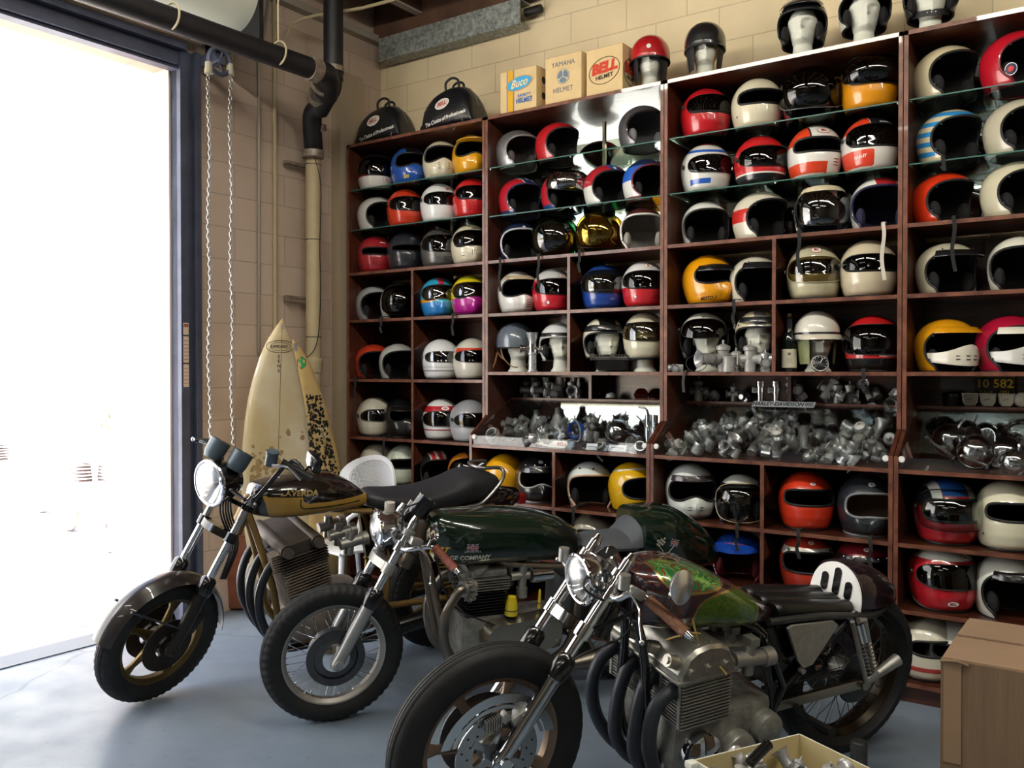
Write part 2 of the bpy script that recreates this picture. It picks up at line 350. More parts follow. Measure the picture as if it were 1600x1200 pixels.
mb.cyl((0, 0, 0), (0, 0, -b0.z+.02), .05, n=28); mb.build('pipe', PVC, bp_)
mb = MB(); mb.lathe([(.05, .03), (.062, .03), (.066, .015), (.062, -.005), (.058, -.07), (.05, -.07)], (0, 0, z1)); mb.build('collar', PVC, bp_)
mb = MB(); mb.tube([(.045, -.03, 0), (.055, .02, -.2), (.052, .01, -.6), (.055, .015, -.9), (.05, -.02, -1.25), (.02, -.14, -1.36), (0, -.2, -1.3), (-.02, -.25, -1.1)], .003, 5, sm=6)
for z in (-.05, -.55, -1.2): mb.torus((0, 0, z), (0, 0, 1), .051, .002, n=24, m=5)
mb.build('black_cable', BLK, bp_)
for zz in (-.06, z1+.42): mb = MB(); mb.b2((-.1, -.17, zz), (-.06, .05, zz+.02)); mb.build('pipe_strap', CL, bp_)
for xx, r_, lab in ((404, .010, 'thin galvanised conduit running down the left block wall'), (429, .014, 'tan painted conduit on the left block wall near the surfboards')):
    t = px(xx, 95, WX+.02); b = px(xx, 545, WX+.02); mb = MB()
    top = [t+V((.0, .03, .12)), t+V((0, .10, .5))] if xx == 404 else [V((t.x, t.y, CEIL))]
    mb.tube([V((b.x, b.y, 1.62 if xx == 404 else .02)), V((t.x, t.y, t.z-.3)), V((t.x, t.y, t.z))]+top, r_, 8)
    tag(mb.build('conduit', mat('conduit_zinc', '#a9a496', .4, .6) if xx == 404 else PVC), lab, 'conduit')
mb = MB(); c1 = px(447, 55, WX+.1); mb.tube([c1, c1+V((.1, .05, .10)), c1+V((.6, .35, .2)), c1+V((1.6, .7, .45))], .011, 8, sm=4); tag(mb.build('conduit', PVC), 'bent tan conduit crossing the ceiling corner above the drain pipe', 'conduit')
# sill strip of the door
mb = MB(); mb.b2((WX-.22, DY0, -.01), (WX-.02, DY1, .006)); struct('trim_threshold', mb, mat('threshold_metal', '#6f7680', .5, .5))
# ------------------------------------------------------------------ outside
mb = MB(); mb.b2((WX-40, -25, -.14), (WX-.2, 30, -.02)); struct('ground_yard', mb, mat('sunlit_concrete', '#d9d4cc', .9, noise=.08, nscale=.8))
mb = MB(); mb.b2((WX-17, -20, -.02), (WX-16.7, 30, 16)); struct('wall_glare_backdrop', mb, mat('glare_backdrop', '#e8e4dc', .9))  # added wall, raised past the door view so its sunlit face burns white
mb = MB(); mb.b2((WX-.75, DY1+.02, -.02), (WX-.23, DY1+.5, 4.2)); struct('trim_outer_pier', mb, mat('outer_pier', '#e4d2ca', .9, noise=.15, nscale=3))
mb = MB(); mb.b2((WX-.235, DY1-.012, -.02), (WX-.062, DY1+.02, DZ+.02)); struct('trim_reveal', mb, mat('outer_pier', '', .9))
LEAF = mat('hedge_leaf', '#9db36a', .7); rr = random.Random(3)
for bi, (x, y, n_) in enumerate(((215, 700, 110), (185, 700, 60), (243, 705, 60))):
    c = onX(x, y, WX-5.0-bi*.4); t = thing('shrub', ['sunlit green shrub against the glare beyond the open door, largest one', 'pale shrub left of the largest one beyond the open door', 'small pale shrub next to the door pier outside'][bi], 'shrub', (c.x, c.y, -.02))
    mb = MB()
    for k in range(n_):
        q = V((rr.gauss(0, .35), rr.gauss(0, .22), rr.uniform(.25, 2.0))); a = rr.uniform(0, 6.28); s_ = rr.uniform(.04, .09)
        u = V((math.cos(a), math.sin(a), rr.uniform(-.5, .5)))*s_; w = V((-math.sin(a), math.cos(a), rr.uniform(-.8, .8)))*s_*.6
        mb.f([mb.v(q-u), mb.v(q+w), mb.v(q+u), mb.v(q-w)])
    mb.build('foliage', LEAF, t, weld=False)
    mb = MB()
    for k in range(4): mb.tube([(0, 0, 0), (rr.gauss(0, .1), rr.gauss(0, .1), .8), (rr.gauss(0, .3), rr.gauss(0, .2), 1.7)], [.025, .018, .008], 6, sm=4)
    mb.build('stem', matte('#b7a088'), t)
# outside bikes (parked in the glare, which is mixed into their pale colours)
def yard_bike(x, y, L, lab, rz, big):
    c = onZ(x, y, -.02); t = thing('motorcycle', lab, 'motorcycle', c, rz)
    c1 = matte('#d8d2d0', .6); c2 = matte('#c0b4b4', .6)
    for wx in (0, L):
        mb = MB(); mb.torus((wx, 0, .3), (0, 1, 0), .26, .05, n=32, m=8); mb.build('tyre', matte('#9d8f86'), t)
        mb = MB(); mb.torus((wx, 0, .3), (0, 1, 0), .21, .012, n=28, m=6); mb.cyl((wx, -.05, .3), (wx, .05, .3), .05)
        for k in range(12): a = k*PI/6; mb.cyl((wx, 0, .3), (wx+.21*math.cos(a), 0, .3+.21*math.sin(a)), .004, n=4)
        mb.build('wheel_rim', c1, t)
    mb = MB()
    for s in (-.08, .08): mb.cyl((0, s, .3), (.28, s, .95), .02)
    mb.tube([(.28, 0, .92), (.5, 0, .45), (.55, 0, .25), (.95, 0, .25), (1.0, 0, .6), (.3, 0, .85)], .018, 8, sm=3); mb.tube([(1.0, .07, .3), (L, .07, .3)], .018); mb.build('frame', c2, t)
    mb = MB(); mb.box((.7, 0, .42), (.3, .3, .26), bev=.04)
    for k in range(5): mb.box((.64, 0, .57+k*.03), (.2, .24, .012))
    mb.build('engine', c2, t)
    mb = MB(); mb.ball((.58, 0, .82), (.26, .13, .12)); mb.build('fuel_tank', c1, t)
    mb = MB(); mb.box((1.05, 0, .76), (.55, .22, .09), bev=.035); mb.build('seat', c2, t)
    mb = MB(); mb.tube([(.3, -.34, 1.02), (.24, -.2, 1.05), (.28, 0, .98), (.24, .2, 1.05), (.3, .34, 1.02)], .012, 8, sm=4); mb.build('handlebar', c2, t)
    mb = MB(); mb.lathe([(.001, 0), (.07, .01), (.085, .05), (.04, .13), (.001, .14)], (.14, 0, .86), (1, 0, 0)); mb.build('headlight', c1, t)
    return t
yard_bike(172, 862, 1.35, 'stripped motorcycle with glare painted into its colours, lying nearest the door outside', R(165), 1)
yard_bike(60, 800, 1.4, 'pale motorcycle standing farther out in the bright yard at the photo edge', R(190), 0)
mb = MB(); c = onZ(107, 965, -.019); mb.torus((0, 0, 0), (0, 0, 1), .26, .012, n=32, m=6, sy=.3); mb.lathe([(.001, .001), (.25, .001)]); o = mb.build('manhole_cover', matte('#cfcbc6')); o.location = (c.x, c.y, -.018); tag(o, 'round iron cover set in the concrete just outside the door', 'manhole')

# ------------------------------------------------------------------ shelf units
WOOD = mat('stained_plywood', '#57301f', .28, noise=.5, nscale=5, stretch=(9, 9, .9), coat=.35, dark='#38170f')
WOODH = mat('stained_plywood_h', '#57301f', .28, noise=.5, nscale=5, stretch=(.9, 9, 9), coat=.35, dark='#38170f')
EDGE = mat('plywood_edge', '#80503c', .35, noise=.45, nscale=12, coat=.3, dark='#4a2418')
MIRROR = mat('mirror_glass', '#dfe6e4', .015, 1)
SGL = glassy('shelf_glass', '#e4efe9', .05); SGE = mat('glass_edge', '#2c5f55', .3)
CGL = glassy('case_glass', '#fafcfc', .015)
T = .019; TOP = 3.083
Z1 = [2.19, 1.862, 1.45, 1.05, .727, .427, .10]
Z2 = [2.19, 1.862, 1.50, .727, .427, .10]
unit_lab = ['leftmost dark wooden helmet shelf unit, cells all the way down, beside corner column', 'second dark wooden shelf unit, glass case reflecting the bright doorway', 'third dark wooden shelf unit, glass case lettered with a motorcycle maker name', 'rightmost dark wooden shelf unit, cut by the right edge, behind the cardboard box']
for i in range(4):
    x0, x1 = PX[i]+.002, PX[i+1]-.002; cx = (x0+x1)/2
    u = thing('shelf_unit', unit_lab[i], 'shelf unit', (cx, SF, 0), 0, 'helmet shelf units along the wall'); h_ = (x1-x0)/2; D = WY-SF-.02
    def sidepanel(s):
        xa, xb = (-h_, -h_+T) if s < 0 else (h_-T, h_)
        if i == 0 and s < 0: poly = [(0, 0), (D, 0), (D, TOP), (0, TOP)]
        elif i == 0: poly = [(0, 0), (D, 0), (D, TOP), (0, TOP)]
        else: poly = [(SL-SF, 0), (D, 0), (D, TOP), (0, TOP), (0, 1.314*.9375+.0), (SL-SF, 1.118)]
        mb = MB(); mb.prism(poly, lambda a, b, k: (xb if k else xa, a, b)); mb.build('side_panel', WOOD, u)
    sidepanel(-1); sidepanel(1)
    for s in (-1, 1):
        xa, xb = (-h_, -h_+T) if s < 0 else (h_-T, h_)
        if i:
            mb = MB(); mb.b2((xa, SL-SF-.003, 0), (xb, SL-SF, 1.118)); mb.build('edge_strip', EDGE, u)
            mb = MB(); mb.b2((xa, -.003, 1.232), (xb, 0, TOP)); mb.build('edge_strip', EDGE, u)
        else: mb = MB(); mb.b2((xa, -.003, 0), (xb, 0, TOP)); mb.build('edge_strip', EDGE, u)
    mb = MB(); mb.b2((-h_+T, D-.01, 0), (h_-T, D, 2.15)); mb.build('back_panel', WOODH, u)
    mb = MB(); mb.b2((-h_+T, D-.018, 2.20), (h_-T, D-.01, TOP-.02)); mb.build('mirror', MIRROR, u)
    if i: mb = MB(); mb.b2((-h_+T, D-.016, 1.09), (h_-T, D-.0105, 1.3)); mb.build('case_mirror', MIRROR, u)
    def board(z, y0, name='shelf_board', y1=D-.018, m=WOODH, th=T):
        mb = MB(); mb.b2((-h_+T, y0+.002, z-th), (h_-T, y1, z)); mb.mi = 1; mb.b2((-h_+T, y0, z-th), (h_-T, y0+.002, z)); return mb.build(name, [m, EDGE], u)
    mb = MB(); mb.b2((-h_, .002, TOP-.02), (h_, D, TOP)); mb.mi = 1; mb.b2((-h_, -.003, TOP-.02), (h_, .002, TOP)); mb.build('top_board', [WOODH, EDGE], u)
    zs = Z1 if i == 0 else Z2
    for z in zs:
        low = z < 1.1 and i > 0
        board(z, SL-SF if low else 0)
    if i:
        board(1.335, .25); board(1.06, SL-SF)
    # partitions
    rows = [(2.19-T, 1.862), (1.862-T, zs[2])]
    if i == 0: rows += [(1.45-T, 1.05), (1.05-T, .727), (.727-T, .427), (.427-T, .1)]
    else: rows += [(1.06-T, .727), (.727-T, .427), (.427-T, .1)]
    if i == 3: rows = rows[3:] if 0 else []
    for za, zb_ in rows:
        y0 = SL-SF if (za < 1.1 and i) else 0
        mb = MB(); mb.b2((-T/2, y0+.002, zb_), (T/2, D-.018, za)); mb.mi = 1; mb.b2((-T/2, y0, zb_), (T/2, y0+.002, za)); mb.build('divider', [WOOD, EDGE], u)
    if i in (1, 2): mb = MB(); mb.b2((-T/2, .25, 1.335), (T/2, D-.018, 1.481)); mb.build('divider', WOOD, u)
    mb = MB(); mb.b2((-h_+T, (SL-SF if i else 0)+.04, 0), (h_-T, (SL-SF if i else 0)+.06, .081)); mb.build('kick_board', WOODH, u)
    # glass shelves
    for z in (2.767, 2.467 if i else 2.488):
        mb = MB(); mb.b2((-h_+T+.003, .012, z-.006), (h_-T-.003, D-.03, z)); mb.mi = 1; mb.b2((-h_+T+.003, .008, z-.006), (h_-T-.003, .012, z)); mb.build('glass_shelf', [SGL, SGE], u)
        mb = MB()
        for sx in (-h_+T+.004, 0, h_-T-.004):
            mb.cyl((sx, D-.05, z-.014), (sx, D-.05, z-.007), .006, n=8); mb.cyl((sx*.995, .02, z-.012), (sx*.995, .02, z-.0065), .006, n=8)
        mb.build('shelf_pin', CHROME, u)
    mb = MB(); mb.b2((-.008, D-.03, 2.2), (.008, D-.018, TOP-.03)); mb.build('shelf_standard', mat('pilaster', '#a89c86', .4, .7), u)
    if i:   # glass display case front
        ya, yb = SL-SF+.004, .24
        mb = MB(); pts = [(ya, 1.115), (yb, 1.325)]
        mb.prism([(ya, 1.112), (yb, 1.322), (yb, 1.326), (ya, 1.116)], lambda a, b, k: ((h_-T-.002)*(1 if k else -1), a, b)); mb.build('sloped_glass', CGL, u)
        mb = MB(); mb.b2((-h_+T+.002, ya, 1.061), (h_-T-.002, ya+.004, 1.112)); mb.build('front_glass', CGL, u)
        for s in (-1, 1):
            mb = MB(); mb.lathe([(.001, -.012), (.014, -.012), (.015, 0), (.012, .003), (.001, .003)], (s*(h_-.032), ya-.003, 1.105), (0, -1, 0), n=20); mb.build('glass_clip', mat('white_plastic', '#e8e8e4', .4), u)
# lettering strip on the third case's glass
def slope_pt(i, x, t): # t 0..1 from lower edge to upper edge
    return V((x, SL+.004+(.24+SF-SL-.004)*t, 1.1165+.21*t))
a = onY(1178, 636, 4.69).x; b = onY(1275, 640, 4.69).x; c0 = (a+b)/2; W_ = b-a
nv = V((0, -.95, .3)).normalized(); uv = V((0, .3, .95)).normalized(); base = slope_pt(2, c0, .93)+V((0, -.004, .017))
mb = MB(); mb.grid([[base+V((sx*W_/2+sy*.004, 0, 0))+uv*(sy*.015) for sy in (-1, 1)] for sx in (-1, 1)])
mb.mi = 1; add_text(mb, 'HARLEY-DAVIDSON', .027, lambda x, y: base+nv*.001+V((x-.03, 0, 0))+uv*y, bold=.03, shear=.25, xs=1.12)
for q in range(8):
    for w in range(3):
        if (q+w) % 2: c = base+nv*.001+V((W_/2-.052+q*.0055, 0, 0))+uv*(-.009+w*.007); mb.f([mb.v(c+V((dx, 0, 0))+uv*dy) for dx, dy in ((0, 0), (.0055, 0), (.0055, .007), (0, .007))])
tag(mb.build('lettered_sticker', [matte('#c4c9cc', .4), matte('#14151c', .4)]), 'silver sticker with slanted black brand lettering and checkers on third case glass', 'sticker')
# ------------------------------------------------------------------ helmets
D2 = R(1)
KIND = {  # height, waist height, table of (z fraction of waist, front, back, half width) and opening
 'full': (.262, .125, [(0, .112, .098, .098), (.10, .132, .108, .108), (.45, .148, .128, .120), (.8, .150, .145, .126), (1, .146, .150, .127)]),
 'open': (.245, .120, [(0, .118, .112, .104), (.15, .132, .126, .113), (.5, .143, .140, .123), (.8, .147, .148, .127), (1, .146, .150, .127)]),
 'mx':   (.262, .125, [(0, .118, .098, .096), (.12, .145, .108, .106), (.45, .166, .128, .119), (.8, .158, .145, .126), (1, .148, .150, .127)]),
 'half': (.165, .04, [(0, .138, .145, .118), (.5, .140, .148, .121), (1, .138, .146, .121)]),
}
def lut(tab, t, k):
    for a, b in zip(tab, tab[1:]):
        if t <= b[0]: u = (t-a[0])/(b[0]-a[0]); u = u*u*(3-2*u) if len(tab) < 3 else u; return a[k]+(b[k]-a[k])*u
    return tab[-1][k]
class Shell:
    def __init__(s, kind): s.H, s.zm, s.tab = KIND[kind]; s.kind = kind
    def rad(s, z):
        if z <= s.zm: t = max(0, z/s.zm); return [lut(s.tab, t, k) for k in (1, 2, 3)]
        q = min(1, (z-s.zm)/(s.H-s.zm)); c = (1-q**2.1)**.5 if q < 1 else 0; T_ = s.tab[-1]
        return [T_[k]*c for k in (1, 2, 3)]
    def p(s, ph, z, off=0):
        fr, bk, w = s.rad(z); c = math.cos(ph); sn = math.sin(ph)
        e = .93
        x = (fr if c > 0 else bk)*math.copysign(abs(c)**e, c); y = w*math.copysign(abs(sn)**e, sn)
        if s.kind == 'mx' and c > 0 and z < s.zm:   # pointed chin bar
            x += .016*math.exp(-(ph/R(22))**2)*math.sin(PI*min(1, z/s.zm))
        if off:
            q = max(0, (z-s.zm)/(s.H-s.zm)); n = V((x/max(fr, .03), y/max(w, .03), q*1.2)).normalized(); return V((x, y, z))+n*off
        return V((x, y, z))
    def base(s, n=64, a=14, b=13):
        rows = [[s.p(2*PI*k/n, s.zm*i/a) for k in range(n)] for i in range(a)]
        rows += [[s.p(2*PI*k/n, s.zm+(s.H-s.zm)*(math.sin(PI/2*i/b))) for k in range(n)] for i in range(b)]
        bm = bmesh.new(); vs = [[bm.verts.new(q) for q in r] for r in rows]; top = bm.verts.new((0, 0, s.H))
        for i in range(len(vs)-1):
            for k in range(n): bm.faces.new((vs[i][k], vs[i][(k+1) % n], vs[i+1][(k+1) % n], vs[i+1][k]))
        for k in range(n): bm.faces.new((vs[-1][k], vs[-1][(k+1) % n], top))
        return bm
SH = {k: Shell(k) for k in KIND}; _base = {k: SH[k].base() for k in KIND}
def az(p): return math.atan2(p.y, p.x)
def cut(bm, f, delete=True):
    val = {v: f(v.co) for v in bm.verts}; new = set()
    for e in list(bm.edges):
        a, b = e.verts; fa, fb = val[a], val[b]
        if fa*fb < 0:
            A, B = a.co.copy(), b.co.copy(); t0, t1, g0, g1 = 0., 1., fa, fb
            for _ in range(5):
                t = (t0+t1)/2 if _ < 3 else t0+(t1-t0)*g0/(g0-g1); g = f(A.lerp(B, t))
                if g*g0 > 0: t0, g0 = t, g
                else: t1, g1 = t, g
                if g0 == g1: break
            t = min(.98, max(.02, (t0+t1)/2)); e2, v = bmesh.utils.edge_split(e, a, t); v.co = A.lerp(B, t); val[v] = 0; new.add(v)
    for fc in list(bm.faces):
        z = [v for v in fc.verts if v in new]
        if len(z) >= 2:
            try: bmesh.utils.face_split(fc, z[0], z[1] if len(z) == 2 else z[-1])
            except Exception: pass
    if delete:
        bmesh.ops.delete(bm, geom=[fc for fc in bm.faces if f(fc.calc_center_median()) < 0], context='FACES')
        bmesh.ops.delete(bm, geom=[v for v in bm.verts if not v.link_faces], context='VERTS')
def loops(bm):
    es = {e for e in bm.edges if len(e.link_faces) == 1}; out = []
    while es:
        e = es.pop(); path = [e.verts[0], e.verts[1]]
        while True:
            nx = next((q for q in path[-1].link_edges if q in es), None)
            if nx is None: break
            es.remove(nx); path.append(nx.other_vert(path[-1]))
        if len(path) > 8: out.append([v.co.copy() for v in path[:-1]])
    return out
def relax(pts, n=2):
    for _ in range(n): pts = [(pts[i-1]+pts[i]*2+pts[(i+1) % len(pts)])/4 for i in range(len(pts))]
    return pts
def sup(ph, z, zc, hz, p0, n=4): return (abs(ph)/p0)**n+(abs(z-zc)/hz)**n-1
def port(kind, o):
    if kind == 'open':
        k = o.get('brow', 0)
        return lambda p: min((abs((p.x-.150)/.122)**2.3+abs((p.z-.100-k/2)/(.092+k/2))**2.3-1), 10*max(p.z-.10, .070-p.x))
    if kind == 'half': return lambda p: 1
    if kind == 'full':
        w = R(o.get('pw', 60)); zc = o.get('pz', .140); h = o.get('ph', .034); n = o.get('pn', 3.5); rise = o.get('rise', 0)
    else:
        w = R(o.get('pw', 62)); zc = o.get('pz', .148); h = o.get('ph', .052); n = o.get('pn', 2.8); rise = o.get('rise', .026)
    def f(p):
        if p.x < 0: return 5
        a = az(p); g = math.exp(-(a/R(20))**2)*rise
        return sup(a, p.z, zc+g/2, h-g/2, w, n)
    return f
VIS = {'smoke': glassy('smoke_visor', '#3a3838', .05, .03), 'dark': glassy('dark_visor', '#0c0c0e', .04, .05), 'clear': glassy('clear_visor', '#d8dcd8', .07, .03), 'gold': glassy('gold_visor', '#caa23a', .35, .08, '#e8c060'),
       'green': glassy('green_visor', '#2f7a45', .10, .03), 'amber': glassy('amber_visor', '#b9ad88', .12, .04), 'chrome': glassy('mirror_visor', '#6a5c50', .4, .06), 'blue': glassy('blue_visor', '#7f93a8', .16, .05)}
def helmet(x, z, rel, kind, col, label, Y=None, s=1, regions=(), trim='#131214', visor=None, vis='smoke', peak=None, snaps=0, text=(), badge=(), liner='#0b0b0d', vents=(), strap=0, dz=0, group=None, metal=0, flecks=0, tilt=0, base_roll=1, cat='helmet', world=None, **o):
    Y = Y or SF+.165; S = SH[kind]
    loc = onY(x, 590, Y); loc.z = z+.001+dz
    if world: loc = V(world)
    if kind in ('full', 'mx') and base_roll: loc.z += .007
    t = thing('helmet', label, cat, loc, camdir(x, Y)+R(rel), group or 'helmets on the shelves'); t.scale = (s, s, s)
    if tilt: t.rotation_euler = (0, R(tilt), t.rotation_euler.z)
    f = port(kind, o)
    bm = _base[kind].copy(); cut(bm, f)
    for c, g in regions: cut(bm, g, False)
    mats = [mat('flake_'+col.lstrip('#'), col, .32, .75, .5, noise=.5, nscale=130) if flecks else paint(col, metal)]
    for i, (c, g) in enumerate(regions):
        mats.append(paint(c))
        for fc in bm.faces:
            if g(fc.calc_center_median()) > 0: fc.material_index = i+1
    L = loops(bm); zc = {}
    mb = MB(); mb.bm.free(); mb.bm = bm; mb.build('shell', mats, t, ang=50, weld=False)
    # padding
    bm = _base[kind].copy(); ctr = V((0, 0, .11)); k_ = .925 if kind != 'half' else .95
    cut(bm, f)
    for v in bm.verts: v.co = ctr+(v.co-ctr)*k_ if v.co.z > .012 else ctr+(v.co-ctr)*.955
    mb = MB(); mb.bm.free(); mb.bm = bm
    if kind == 'open':   # cheek pads
        for sy in (-1, 1): mb.ball((.03, sy*.088, .055), (.038, .022, .05))
    mb.build('lining', mat('lining_'+liner.lstrip('#'), liner, .9, bump=.3, bscale=70), t, weld=False)
    mb = MB()
    for lp in L:
        zs = max(p.z for p in lp); lp = relax(lp)
        if kind in ('full', 'mx') and zs < .03: mb.tube([p*.97+V((0, 0, -.001)) for p in lp], .0085, 7, closed=True)
        else: mb.tube(lp, .0058, 7, closed=True)
    mb.build('trim', paint(trim) if trim not in ('#131214',) else BLK, t)
    if visor:
        r_ = o.get('vr', (.140, .062, 74)); bul = {'flat': 0, 'bubble': .045, 'shield': .012, 'big': .012}[visor]
        if visor == 'big': r_ = o.get('vr', (.135, .07, 80))
        if visor == 'shield': r_ = o.get('vr', (.125, .085, 76))
        if visor == 'bubble': r_ = o.get('vr', (.125, .10, 84))
        vc, vh, vw = r_; vw = R(vw); bm = _base[kind].copy(); cut(bm, lambda p: -sup(az(p), p.z, vc, vh, vw, 2.6) if p.x > -.03 else -5)
        bm.normal_update(); N_ = {v: v.normal.copy() for v in bm.verts}
        if kind == 'open':
            pass
        for v in bm.verts:
            a = az(v.co); k = max(0, 1-(a/vw)**2)*max(0, 1-(abs(v.co.z-vc)/vh)**2)
            fx = 0
            if kind == 'open' and v.co.z < S.zm: fx = (S.tab[-1][1]*math.cos(a)-v.co.x)*.5
            v.co += N_[v]*(.0065+bul*k**.7)+V((max(0, fx), 0, 0))
        VL = loops(bm); mb = MB(); mb.bm.free(); mb.bm = bm; vo = mb.build('visor', VIS[vis], t, weld=False)
        mb = MB()
        if o.get('vtrim', 1):
            for lp in VL: mb.tube(relax(lp), .0022, 5, closed=True)
            mb.build('visor_rim', BLK if o.get('vtrim', 1) == 1 else paint(o['vtrim']), t)
        mb = MB()
        for sy in (-1, 1):
            q = S.p(sy*R(82), vc, .006); mb.cyl(q, q+V((0, sy*.006, 0)), .012, n=14)
        mb.build('pivot', STEEL, t)
    if peak:
        pc, L_, zz, drop = peak; rows = []
        for sg, e in ((1, 0), (1, 1)):
            pass
        n = 20; top = []; bot = []
        for i in range(n+1):
            a = R(-62+124*i/n); ca = math.cos(a)**.8; q0 = S.p(a, zz, .006); q1 = S.p(a, zz-.022, .005)
            ext = V((math.cos(a)*.95, math.sin(a)*.35, 0)); tip = q1+ext*L_*ca+V((0, 0, -drop*ca))
            mid = q0.lerp(tip, .45)+V((.004, 0, .009*ca))
            top.append([q0, mid, tip]); bot.append([q1-V((0, 0, .001)), q1.lerp(tip, .5)+V((0, 0, -.002)), tip-V((0, 0, .004))])
        mb = MB(); rows = [[*a, *b[::-1]] for a, b in zip(top, bot)]; mb.grid(rows, cv=True); mb.f([mb.v(p) for p in rows[0]]); mb.f([mb.v(p) for p in rows[-1]]); mb.build('peak', paint(pc), t)
    if snaps:
        zz = o.get('sz', .20)
        for i in range(snaps):
            a = R(-48+96*i/(snaps-1)); mb = MB(); q = S.p(a, zz, .006); mb.ball(q, .0055, 8, 5); mb.build('snap', CHROME if o.get('sc', 1) else BLK, t)
    for sy in ((1, -1) if o.get('rivet', kind == 'open') else ()):
        mb = MB(); q = S.p(sy*R(72), .055, .001); mb.ball(q, (.005, .004, .005), 8, 5); q = S.p(sy*R(62), .16, .001); mb.ball(q, (.004, .004, .004), 8, 5); mb.build('rivet', STEEL, t)
    def ell(mb, ph, zc_, w, h, off, n=20):
        rr_ = [[S.p(ph+w*q*math.cos(2*PI*k/n)/.135, zc_+h*q*math.sin(2*PI*k/n), off) for k in range(n)] for q in (0.02, .5, 1)]; mb.grid(rr_, cv=True)
    for b_ in badge:
        ph, zc_, w, h, bg, st, tcol = b_[:7]; ph = R(ph); mb = MB(); mb.mi = 1; ell(mb, ph, zc_, w*1.1, h*1.14, .0016); mb.mi = 0; ell(mb, ph, zc_, w, h, .0022)
        mb.mi = 1
        if st: add_text(mb, st, h*1.25, lambda u, v: S.p(ph+u/.135, zc_+v, .0034), bold=.04, xs=.9)
        mb.build('badge', [matte(bg, .4), matte(tcol, .4)], t)
    for tx in text:
        st, size, ph, zc_, tcol = tx[:5]; ph = R(ph); sl = tx[5] if len(tx) > 5 else 0; mb = MB()
        add_text(mb, st, size, lambda u, v: S.p(ph+u/.135, zc_+v+u*sl, .0085 if (visor and o.get('tv')) else .002), bold=.03, shear=.15 if len(tx) > 6 else 0); mb.build('lettering', matte(tcol, .4), t)
    if vents:
        mb = MB()
        for ph, zv, w, h in vents:
            ph = R(ph); mb.grid([[S.p(ph+(i-2)/2*w/2/.14, zv+j*h/2, .0018) for j in (-1, 1)] for i in range(5)])
        mb.build('vent', matte(o.get('ventc', '#0a0a0a'), .6), t)
    if strap:
        Mi = (Matrix.Rotation(-t.rotation_euler.z, 3, 'Z')); e = SF-.012 if z > 1.1 else SL-.012
        if z < 1.1 and x < 735: e = SF-.012
        dx = o.get('sx', 0)
        pts = [V((dx*.3, .02, .02)), V((dx, e-loc.y+.03, .012)), V((dx, e-loc.y-.004, .004)), V((dx+.006, e-loc.y-.012, -.05)), V((dx-.004, e-loc.y-.01, -strap*.6)), V((dx+.01, e-loc.y-.014, -strap))]
        pts = [p+V((0, 0, z-loc.z+.004)) if i < 3 else p for i, p in enumerate(pts)]
        mb = MB(); mb.ribbon([Mi @ p/s for p in pts], .016, Mi @ V((1, .3, 0))); mb.build('chin_strap', mat('strap_web', '#151517', .8) if not o.get('sw') else matte(o['sw']), t)
        if o.get('buckle'): mb = MB(); mb.box(Mi @ pts[-1], (.018, .006, .022), bev=.002); mb.build('buckle', CHROME, t)
    return t
def band(a, b, k=1): return lambda p: min(p.z-a, b-p.z)*k
def slantband(a, b, m): return lambda p: min(p.z+m*p.x-a, b-p.z-m*p.x)
def mid(w, zmin=.1): return lambda p: min(w-abs(p.y), p.z-zmin)
def stripe(y0, y1, zmin=.1): return lambda p: min(p.y-y0, y1-p.y, p.z-zmin)
ABOVE = lambda a: (lambda p: p.z-a)
BELOW = lambda a: (lambda p: a-p.z)
RED = '#b01c1c'; ORG = '#c8371c'; CRM = '#cfc7ae'; WHT = '#dcdcd6'; NVY = '#17213f'; YEL = '#d79a12'; BLU = '#1d4fa0'
B3 = (.0, .205, .03, .012, '#f2efe6', 'BELL', '#a51d1d')
def bell(ph=0, z=.2, w=.03, h=.012, bg='#efece4', c='#a51d1d'): return (ph, z, w, h, bg, 'BELL', c)
chin = lambda n, z=.05, ph=0, dx=7, w=.004, h=.024: [(ph+(i-(n-1)/2)*dx, z, w, h) for i in range(n)]
hs = lambda n, ph, z, w=.03, dzz=.012, h=.0035: [(ph, z-i*dzz, w, h) for i in range(n)]
A1, B1, C1, Dz, E1, F1, G1, H1, I1 = 2.767, 2.488, 2.19, 1.862, 1.45, 1.05, .727, .427, .10
# ---- unit 1
helmet(588, A1, 14, 'full', '#1d1413', 'dark helmet with white and red chin band and smoked bubble, first on topmost glass shelf', regions=[('#d8d4cc', BELOW(.082)), ('#a3242b', band(.082, .092))], visor='shield', vis='dark', badge=[bell(18, .06, .026, .011)], vr=(.15, .065, 80))
helmet(640, A1, 16, 'mx', '#1f4fa3', 'blue off-road helmet with yellow lettering on its chin, topmost shelf', regions=[('#121216', lambda p: min(p.z-.19, .05-abs(p.y)))], rise=.03, text=[('500', .026, -30, .035, '#d8b21c')])
helmet(690, A1, 6, 'mx', CRM, 'cream off-road helmet with ribbed chin, third on topmost glass shelf of leftmost unit', rise=.035, ph=.058, vents=hs(4, -14, .085, .016, .012, .003)+hs(4, 14, .085, .016, .012, .003))
helmet(737, A1, 10, 'mx', YEL, 'yellow off-road helmet with big yellow peak, beside the shelf post on topmost shelf', rise=.03, peak=(YEL, .06, .215, -.012), ph=.055)
helmet(590, B1, 42, 'open', '#c9c8c2', 'plain off-white open-face helmet on the middle glass shelf, leftmost', )
helmet(634, B1, 14, 'full', ORG, 'orange-red full-face helmet with large dark visor under the blue off-road one', visor='flat', vis='dark', vr=(.14, .046, 66))
